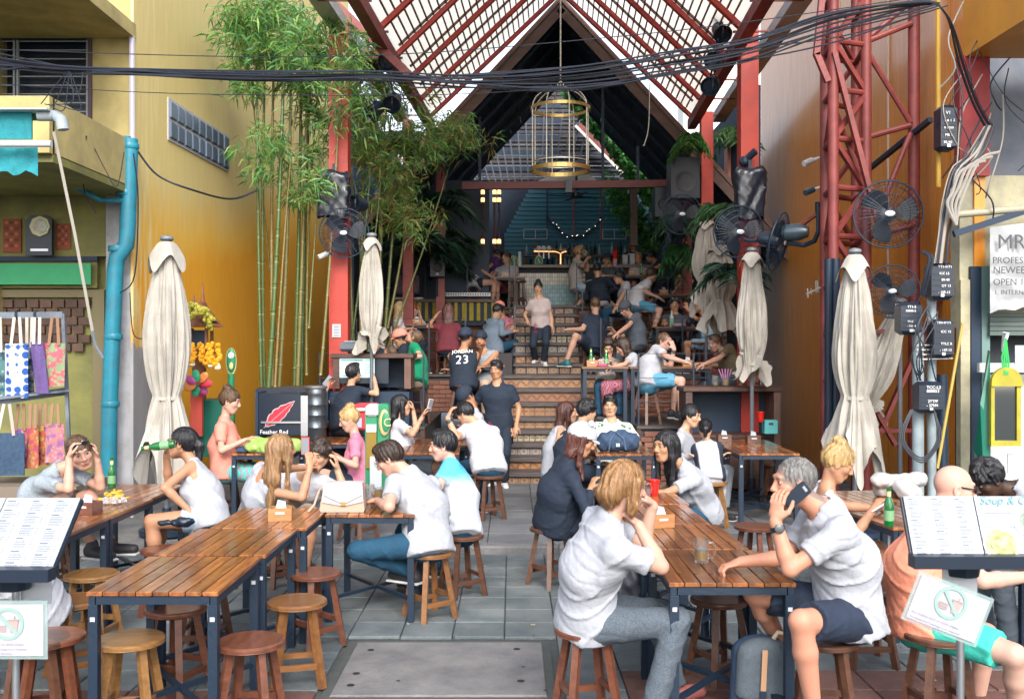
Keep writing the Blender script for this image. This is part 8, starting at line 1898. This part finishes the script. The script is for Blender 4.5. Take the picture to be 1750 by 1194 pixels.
pr_('long haired woman in a white T-shirt glancing sideways past the red cup', 8.35, (1200, 868), (1165, 795), (1137, 762), 200, look=(215, -4), ln=-1, floor=0, sex='f', skin='a2', hair=('vlong', 'k'),
    arms=((1105, 848, 7.95, 1140, 842, 7.9), (1108, 842, 8.5)), top=('white', None, 'short'), bot=('jean', 'long'), s=1.03)
pr_('woman in an open white long sleeved shirt looking down beside the ponytailed girl', 10.75, (1176, 815), (1168, 738), (1187, 700), -25, look=(-35, -12), sex='f', skin='a', hair=('pony', 'k'), arms=((1212, 770, 10.6), (1190, 780, 10.4)), top=('white', None, 'long'), bot=('grey', 'long'))
pr_('young girl with a long black ponytail in a white raglan top with dark sleeves', 10.05, (1213, 812), (1208, 758), (1205, 728), 78, look=(80, -8), ln=1, sex='f', skin='a', hair=('pony', 'k'), arms=((1232, 780, 10.2), (1188, 780, 10.2)), top=('white', 'raglan', 'long'), bot=('lgrey', 'long'), s=.8)
# left side
pr_('woman in a grey T-shirt leaning on both elbows with sunglasses on her hair', 7.35, (58, 893), (100, 803), (143, 768), -12, look=(-52, -12), roll=18, ln=-1, floor=0, sex='f', skin='f', hair=('pony', 'b'),
    arms=((166, 786, 7.3, 172, 832, 7.35), (118, 796, 6.98, 131, 838, 6.9)), hand=(dict(d=(-.2, 0, .9), c=.7), dict(d=(.1, .1, .8), n=(.5, .3, 0), c=1.3)), top=('grey', 'heather', 'short'), bot=('brown', 'shorts'), extras=(('shades', 'head'),), slouch=2,
    feet=((190, 925, 7.3), (160, 930, 7.1)))
I14 = pr_('dark haired woman in white tank top and denim shorts drinking from a bottle', 7.5, (360, 890), (333, 795), (311, 757), 178, look=(178, 4), ln=1, floor=0, sex='f', skin='t', hair=('pony', 'k'),
    arms=((300, 850, 7.35, 272, 842, 7.28), (284, 776, 7.5, 288, 820, 7.6)), hand=(dict(c=.9), dict(d=(.1, -.1, .6), n=(.6, 0, .3), c=1.4)), feet=((272, 985, 7.4, 268, 890, 7.4), (262, 980, 7.7, 262, 888, 7.6)), top=('white', None, 'tank'), bot=('denim', 'mini'), extras=(('shades', 'face'),))
pr_('woman in a coral T-shirt and green patterned trousers with a curly bun', 10.35, (388, 802), (384, 718), (396, 678), 0, look=(-3, -14), sex='f', skin='f', hair=('bun', 'b'), arms=((428, 752, 10.4), (418, 752, 10.15, 378, 770, 10.05)), hand=(dict(c=1), dict(c=1)), top=('coral', None, 'short'), bot=('turq', 'wide', 'batik'), fat=.02, s=1.04)
I16 = pr_('woman with very long blond hair in a white laced top holding up a phone', 7.9, (440, 885), (458, 806), (482, 768), 35, look=(40, 0), ln=-1, floor=0, sex='f', skin='t', hair=('vlong', (.23, .13, .06)),
    arms=((540, 800, 8.3), (530, 798, 7.6, 516, 850, 7.5)), hand=(dict(c=.9), dict(d=(-.1, .1, .8), n=(-.3, .5, 0), c=1.0)), top=('white', None, 'tank'), bot=('khaki', 'shorts'))
pr_('young man with dark curly fringe, head on hand, facing the camera', 8.7, (508, 872), (520, 808), (546, 776), 275, look=(255, -12), roll=-12, ln=-1, floor=0, skin='a', hair=('curly', 'd'),
    arms=((578, 806, 8.35, 590, 845, 8.3), (505, 850, 8.2)), hand=(dict(d=(-.1, 0, .8), c=.8), None), top=('lgrey', None, 'short'), bot=('khaki', 'shorts'))
pr_('fair woman with a blond topknot and a pink T-shirt looking down', 10.3, (617, 828), (607, 744), (592, 704), 185, look=(190, -22), sex='f', skin='f', hair=('bun', 'y'), arms=((577, 782, 10.0, 608, 800, 9.95), (575, 778, 10.4)), hand=(dict(c=1), dict(c=1)), top=('pink', None, 'short'), bot=('black', 'shorts'))
I19 = pr_('man with glasses, white T-shirt and jeans hunched over a beer, from behind', 6.95, (732, 928), (702, 812), (664, 782), 138, look=(172, -32), ln=1, floor=0, skin='f', hair=('short', 'd'),
    arms=((640, 852, 7.1, 665, 866, 6.75), (668, 850, 7.4)), feet=((738, 985, 7.1, 622, 940, 6.9), (700, 990, 7.5, 650, 930, 7.5)), hand=(dict(c=1.1), dict(c=1)), top=('white', None, 'short'), bot=('jean', 'long'), extras=(('specs',),), slouch=2.2)
pr_('dark haired man in a T-shirt dyed blue fading to white, in profile', 7.65, (790, 900), (774, 800), (750, 746), 172, look=(182, -8), ln=1, floor=0, skin='f2', hair=('short', 'k'), arms=((690, 850, 7.5), (690, 845, 7.8)), top=('white', 'dip', 'short'), bot=('jean', 'long'), feet=((780, 990, 7.8, 700, 905, 7.6), None))
pr_('man in light grey T-shirt with a watch, hand in his hair, from behind', 10.6, (835, 796), (818, 727), (790, 702), 120, look=(150, -30), skin='a', hair=('short', 'k'), arms=((770, 725, 10.5, 775, 752, 10.4), (800, 740, 11.1)), hand=(dict(d=(.3, .1, .8), c=.8), None), top=('lgrey', None, 'short'), bot=('jean', 'long'), extras=(('watch', 0),), slouch=1.8, fat=.01)
I22 = pr_('long haired woman in a pale grey top gazing at a white phone', 11.1, (690, 792), (682, 722), (687, 688), 0, look=(5, 2), sex='f', skin='a', hair=('long', 'k'), arms=((707, 705, 11.3, 704, 735, 11.3), (722, 712, 10.95, 708, 745, 10.9)), hand=(dict(d=(-.1, 0, .8), c=1), dict(d=(.3, 0, .7), c=.9)), top=('lgrey', None, 'short'), bot=('grey', 'shorts'))
pr_('staff member with black hair in a loose black top reaching for the till screen', 12.0, (590, 725), (598, 664), (605, 634), 55, look=(60, 5), sex='f', skin='a', hair=('short', 'k'), arms=((560, 660, 12.1), (640, 648, 12.2)), top=('black', None, 'short'), bot=('black', 'long'), floor=G1, fat=.02)
I24 = pr_('waiter in a black T-shirt and long black apron standing at the foot of the steps', 13.05, (852, 722), (850, 655), (848, 627), 265, look=(248, -8), ln=-1, skin='a2', hair=('short', 'k'), arms=((882, 728, 12.95), (824, 722, 13.15)), hand=(dict(c=.4), dict(c=.4)), feet=((862, 822, 13.0), (844, 820, 13.2)), top=('black', None, 'short'), bot=('black', 'long'), shoes=(.6, .6, .6), extras=(('apron',),), torso=.5, slouch=.3)
I25 = pr_('waitress in a mauve grey T-shirt and black apron walking down the stairs', 16.45, (924, 555), (921, 508), (919, 486), 268, look=(265, -12), ln=-1, floor=1.65, sex='f', skin='a', hair=('bun', 'k'), arms=((945, 562, 16.4), (901, 548, 16.3)), hand=(dict(c=.4), dict(c=.4)), feet=((929, 616, 16.4), (915, 613, 16.55)), top=('tan', None, 'short'), bot=('black', 'long'), shoes=(.6, .6, .6), extras=(('apron',),), s=.89, slouch=.3)
# first terraces
pr_('man in a black basketball vest number 23 and dark cap, seen from behind', 13.75, (792, 655), (792, 600), (796, 580), 88, look=(60, -5), floor=T1, skin='t', hair=('cap', 'k'), arms=((812, 630, 14.0), (770, 632, 14.0)), top=('black', None, 'tank'), bot=('black', 'long'), extras=(('cap', 'navy', False, 'maroon'), ('printed', '23', .19, -.30), ('printed', 'JORDAN', .075, -.12)))
pr_('man in a grey tank top with backward black cap, hand on chin', 14.3, (832, 655), (828, 603), (822, 583), 250, look=(262, -8), floor=T1, skin='t', hair=('cap', 'k'), arms=((815, 632, 14.0), (824, 592, 14.05, 820, 618, 14.0)), top=('grey', None, 'tank'), bot=('khaki', 'long'), extras=(('cap', 'black', True),), beard='light')
pr_('bent over person in a black cap whose face is hidden near the steps', 11.9, (812, 778), (808, 700), (794, 672), 200, look=(215, -55), skin='t', hair=('cap', 'k'), arms=((775, 740, 11.7), (790, 745, 11.7)), top=('white', None, 'short'), bot=('black', 'long'), extras=(('cap', 'black'),), slouch=2)
pr_('man in a green T-shirt and khaki trousers craning his head upward', 13.3, (713, 650), (712, 601), (708, 578), 172, look=(168, 42), floor=T1, skin='f', hair=('buzz', 'b'), arms=((686, 612, 13.1, 726, 622, 13.0), (690, 635, 13.5)), top=('green', None, 'short'), bot=('khaki', 'long'), beard='full', slouch=.5)
pr_('child in a dark T-shirt looking up beside the screen', 13.25, (668, 655), (669, 622), (666, 600), 200, look=(165, 35), floor=T1, skin='f', hair=('short', 'b'), arms=((650, 640, 13.1), (690, 640, 13.2)), top=('navy', None, 'short'), bot=('navy', 'long'), s=.78)
pr_('person in a white cap facing left behind the till desk', 13.7, (655, 655), (656, 605), (648, 586), 190, look=(195, -18), floor=T1, skin='a2', hair=('cap', 'k'), arms=(None, None), top=('black', None, 'short'), bot=('black', 'long'), extras=(('cap', 'white'),))
pr_('person in a red visor cap sitting behind the child', 14.2, (690, 650), (692, 600), (684, 580), 185, look=(190, -20), floor=T1, skin='a2', hair=('short', 'k'), arms=(None, None), top=('black', None, 'short'), bot=('black', 'long'), extras=(('cap', 'coral'),))
pr_('woman with dark hair and sunglasses pushed up, writing at the railing table', 14.0, (1040, 655), (1040, 615), (1040, 594), 265, look=(262, -38), floor=T1, sex='f', skin='f', hair=('long', 'd'), arms=((1050, 622, 13.65), (1025, 618, 13.6)), hand=(dict(c=1), dict(c=1)), top=('cream', None, 'tank'), bot=('jean', 'long'), extras=(('shades', 'head'),))
pr_('woman in a white T-shirt and patterned pink trousers bending over the same table', 13.6, (1086, 662), (1080, 612), (1066, 594), 178, look=(182, -32), floor=T1, sex='f', skin='f', hair=('long', 'd'), arms=((1045, 628, 13.4), (1048, 625, 13.7)), hand=(dict(c=1), dict(c=1)), top=('white', None, 'short'), bot=('maroon', 'wide', 'batik'), extras=(('shades', 'head'),), slouch=1.6)
pr_('balding man in white T-shirt and blue shorts, cheek on hand, on a high stool', 13.3, (1108, 655), (1120, 602), (1137, 582), 0, look=(-45, -5), floor=T1, skin='f2', hair=('buzz', 'b'), arms=((1152, 596, 13.45, 1154, 625, 13.4), (1183, 622, 13.15, 1150, 618, 12.95)), hand=(dict(d=(-.3, 0, .8), c=1.3), dict(c=.7)), feet=((1150, 700, 13.5, 1145, 652, 13.45), (1163, 694, 13.05, 1152, 650, 13.1)), top=('white', None, 'short'), bot=('blue', 'shorts'), fat=.025, extras=(('watch', 0),), slouch=1.5)
pr_('man in an olive brown T-shirt leaning on crossed arms', 13.55, (1258, 652), (1240, 603), (1216, 580), 182, look=(215, -12), floor=T1, skin='f', hair=('short', 'b'), arms=((1197, 625, 13.35, 1215, 628, 13.3), (1197, 622, 13.6)), top=('olive', None, 'short'), bot=('slate', 'long'), beard='light', slouch=1.8)
# second terraces
pr_('woman with long pale blond hair in a dark floral blouse', 16.4, (680, 592), (681, 547), (686, 527), 10, look=(20, -5), floor=T2, sex='f', skin='f', hair=('vlong', (.42, .32, .17)), arms=((705, 560, 16.5), (700, 562, 16.2)), top=('white', 'floral', 'short'), bot=('black', 'long'))
pr_('red haired woman in a white top talking with fingers raised', 16.95, (710, 592), (708, 549), (706, 529), 268, look=(262, -3), floor=T2, sex='f', skin='f2', hair=('bun', 'r'), arms=((718, 540, 16.8, 724, 560, 16.75), (695, 562, 16.6)), hand=(dict(d=(-.1, 0, .8), c=.4), None), top=('white', None, 'short'), bot=('jean', 'long'), mouth=.006)
pr_('woman with long brown hair in a dark red top seen from behind', 16.3, (766, 595), (766, 552), (766, 530), 92, look=(95, -5), floor=T2, sex='f', skin='t', hair=('vlong', (.10, .045, .04)), arms=((745, 540, 16.4), (785, 565, 16.6)), top=('maroon', None, 'short'), bot=('black', 'long'))
pr_('man in a grey blue hooded top hunched over, seen from behind', 16.9, (843, 598), (844, 550), (850, 534), 50, look=(40, -30), floor=T2, skin='a', hair=('short', 'k'), arms=((862, 562, 17.2), (878, 566, 16.9)), top=('hoodie', 'heather', 'hood'), bot=('jean', 'long'), slouch=2, fat=.01)
pr_('person in a bright red cap half hidden behind the hooded man', 17.5, (862, 592), (860, 546), (854, 529), 250, look=(240, -25), floor=T2, skin='a', hair=('cap', 'k'), arms=((875, 560, 17.1), None), top=('pink', None, 'short'), bot=('black', 'long'), extras=(('cap', 'coral'),))
pr_('broad man in a navy T-shirt seen from behind at the stair edge', 16.25, (1015, 590), (1017, 541), (1017, 521), 115, look=(100, -12), floor=T2-.2, skin='f', hair=('buzz', 'b'), arms=((973, 563, 16.3), (1045, 570, 16.4)), feet=((970, 612, 15.9, 985, 575, 15.9), None), top=('navy', None, 'short'), bot=('navy', 'shorts'), shoes=(.02, .12, .15), fat=.02)
pr_('bearded man in a grey cap and slate T-shirt with a tattooed forearm', 15.9, (1090, 590), (1082, 545), (1068, 528), 195, look=(215, -25), floor=T2-.2, skin='f', hair=('cap', 'k'), arms=((1052, 573, 15.7), (1048, 565, 16.0)), top=('slate', None, 'short'), bot=('dgrey', 'long'), beard='full', extras=(('cap', 'dgrey'),), slouch=1.5)
pr_('dark haired man in a charcoal T-shirt staring at the camera behind the water bottle', 17.1, (1155, 582), (1154, 539), (1153, 519), 268, look=(264, -3), floor=T2, skin='a2', hair=('curly', 'k'), arms=((1172, 556, 16.8), (1137, 552, 16.8)), top=('dgrey', None, 'short'), bot=('black', 'long'), extras=(('shades', 'head'),))
pr_('woman with tied black hair in a pale blue off-shoulder top drinking', 16.6, (1213, 590), (1204, 541), (1193, 521), 178, look=(180, 5), floor=T2, sex='f', skin='t', hair=('bun', 'k'), arms=((1174, 528, 16.4, 1190, 545, 16.3), (1180, 553, 16.9)), hand=(dict(d=(-.1, 0, .6), c=1), None), top=('ljean', None, 'cap'), bot=('ljean', 'shorts'), fat=.02)
# third terrace and bar
pr_('man with slicked black hair in a white T-shirt laughing as he leans', 18.4, (1070, 530), (1068, 490), (1057, 473), 185, look=(195, -8), floor=T3, skin='a', hair=('short', 'k'), arms=((1050, 530, 18.2), (1040, 512, 18.7)), top=('white', None, 'short'), bot=('jean', 'long'), mouth=.007)
pr_('man in a light grey T-shirt and blue shorts bending toward the caddy', 17.95, (1085, 522), (1103, 484), (1115, 468), 20, look=(35, -12), floor=T3, skin='f', hair=('short', 'd'), arms=((1125, 508, 18.2), (1124, 508, 17.8)), feet=((1112, 565, 18.1, 1118, 525, 18.1), (1114, 572, 17.7, 1120, 528, 17.75)), top=('lgrey', None, 'short'), bot=('blue', 'shorts'), shoes=(.04, .08, .06), slouch=1.6)
pr_('person in beige trousers and a dark jacket seen from behind between the tables', 18.7, (1026, 512), (1022, 478), (1021, 462), 75, look=(80, -20), floor=T3, skin='a', hair=('short', 'k'), arms=(None, None), top=('black', None, 'long'), bot=('lgrey', 'long'), slouch=2)
pr_('man in a black T-shirt leaning left beside the cream parasols', 18.7, (1204, 522), (1188, 486), (1172, 471), 180, look=(200, -18), floor=T3, skin='t', hair=('short', 'd'), arms=((1178, 505, 18.5), (1165, 500, 18.9)), top=('black', None, 'short'), bot=('navy', 'long'), slouch=1.5)
pr_('blond woman resting her face on her hands beside the leaning man in black', 19.1, (1165, 530), (1164, 497), (1163, 482), 268, look=(265, -8), floor=T3, sex='f', skin='f', hair=('long', 'y'), arms=((1167, 489, 18.9), (1160, 490, 18.9)), top=('pink', None, 'short'), bot=('jean', 'long'))
pr_('woman in a white vest and black shorts sitting at the upper left table', 19.6, (810, 488), (817, 455), (824, 440), 5, look=(0, -12), floor=T4, sex='f', skin='f', hair=('pony', 'b'), arms=((838, 470, 19.8), (840, 473, 19.4)), top=('white', None, 'tank'), bot=('black', 'mini'))
pr_('person in a purple T-shirt facing left between the couple', 20.5, (846, 480), (844, 450), (850, 436), 200, look=(200, -12), floor=T4, skin='a2', hair=('short', 'k'), arms=(None, None), top=('purple', None, 'short'), bot=('black', 'long'))
pr_('stocky man in an open necked white shirt and red shorts looking left', 20.2, (866, 490), (866, 456), (865, 439), 262, look=(225, -3), floor=T4, skin='f', hair=('short', 'd'), arms=((882, 478, 19.9), (842, 472, 19.8)), top=('white', None, 'short'), bot=('maroon', 'shorts'), fat=.025)
I50 = pr_('man in a beige T-shirt and denim shorts drinking on a stool by the bar', 19.7, (986, 490), (985, 447), (991, 430), 5, look=(2, 5), floor=T4, skin='f', hair=('short', 's'), arms=((1003, 440, 19.8), (1003, 443, 19.6, 995, 455, 19.4)), feet=((1012, 515, 19.8, 1012, 485, 19.8), (990, 518, 19.3, 1010, 500, 19.3)), top=('cream', None, 'short'), bot=('denim', 'shorts'), shoes=(.03, .03, .05), s=1.02, beard='light')
pr_('man in a dark cap and charcoal T-shirt looking left at the bar table', 20.4, (1044, 492), (1043, 459), (1038, 444), 262, look=(205, -5), floor=T4, skin='t', hair=('cap', 'k'), arms=((1055, 475, 20.1), (1032, 475, 20.1)), top=('dgrey', None, 'short'), bot=('black', 'long'), extras=(('cap', 'black'),))
pr_('sandy haired man with a beard in a white tank top facing the camera', 20.5, (1092, 492), (1091, 457), (1091, 440), 268, look=(262, -5), floor=T4, skin='s', hair=('short', 's'), arms=((1102, 472, 20.2), (1080, 472, 20.2)), top=('white', None, 'tank'), bot=('navy', 'shorts'), beard='full', fat=.02)
pr_('bearded man in a black T-shirt standing and leaning over the tank top man', 20.3, (1134, 485), (1122, 452), (1111, 438), 190, look=(205, -35), floor=T4, skin='t', hair=('short', 'k'), arms=((1106, 466, 20.1, 1128, 462, 19.9), (1110, 466, 20.5)), feet=((1132, 540, 20.2), (1136, 545, 20.4)), top=('black', None, 'short'), bot=('black', 'long'), beard='full')
pr_('bartender with a black cap behind the bar counter', 22.0, (1082, 465), (1083, 433), (1083, 419), 268, look=(250, -20), floor=T4, skin='a2', hair=('cap', 'k'), arms=(None, None), top=('black', None, 'short'), bot=('black', 'long'), extras=(('cap', 'black'),))
pr_('person in blue jeans sitting behind the left menu stand', 5.3, (62, 1042), (-25, 905), (-70, 860), 178, ln=-1, floor=0, skin='f', hair=('short', 'b'), arms=(None, None), top=('white', None, 'short'), bot=('ljean', 'long'))
# things in hands
def phone(p, d, up, lab, c=m_blackp, sc=1):
    d = Vector(d).normalized(); up = Vector(up); up = (up-d*up.dot(d)).normalized(); R = Matrix((up.cross(d), d, up)).transposed(); t = thing('phone', p, lab, 'phone')
    MB().box(p, (.068*sc, .009*sc, .14*sc), R, bev=.003).build('case', c, t); MB().box(p-d*.0055*sc, (.06*sc, .002, .125*sc), R).build('screen', mat('phone_screen', (.2, .22, .26), .1, coat=1), t); MB().box(p+d*.0055*sc+up*.05*sc, (.03*sc, .002, .014*sc), R, bev=.001).build('camera_window', mat('lens_window', (.3, .3, .32), .2), t)
w = I2['wr'][0]; phone(I2['q'](-.098, .03, -.045), -I2['hs'], I2['hu']*.55+I2['hf']*-.8, 'black phone with camera window held at the grey haired man’s ear')
w = I16['wr'][1]; phone(W(522, 762, 7.65), (.25, 1, 0), (0, 0, 1), 'phone in a red case raised to photograph the steps', mat('red_phone_case', (.5, .04, .03), .4))
w = I22['wr'][1]; phone(W(735, 692, 11.0), (-.7, .5, .1), (.35, 0, 1), 'white phone held up by the long haired woman in pale grey', m_white)
bottle(W(1004, 437, 19.7), 'dark bottle at the lips of the man drinking by the bar', m_blackp, .8, R=Matrix.Rotation(math.radians(-70), 3, 'Y'))
phone(W(1504, 868, 6.6), (-.4, .5, .6), (1, 0, .5), 'white phone in the hands of the blond woman with the bun', m_white)
phone(W(560, 651, 12.1), (0, 1, 0), (.6, 0, .8), 'blue and white card held beside the till', mat('blue_card', (.02, .2, .5), .5))
o = blob('shoulder_bag', at_t(300, 7.15, .60), (.13, .05, .06), m_blackp, 'small black bag on the lap of the woman drinking from a green bottle', 'bag', 6, .012, 5)
# lettering becomes mesh
_dg = bpy.context.evaluated_depsgraph_get()
for o in TEXTS:
    me = bpy.data.meshes.new_from_object(o.evaluated_get(_dg)); nm = o.name
    n = bpy.data.objects.new(nm, me); COL.objects.link(n); n.parent = o.parent; n.location = o.location; n.rotation_euler = o.rotation_euler
    bpy.data.objects.remove(o); n.name = nm
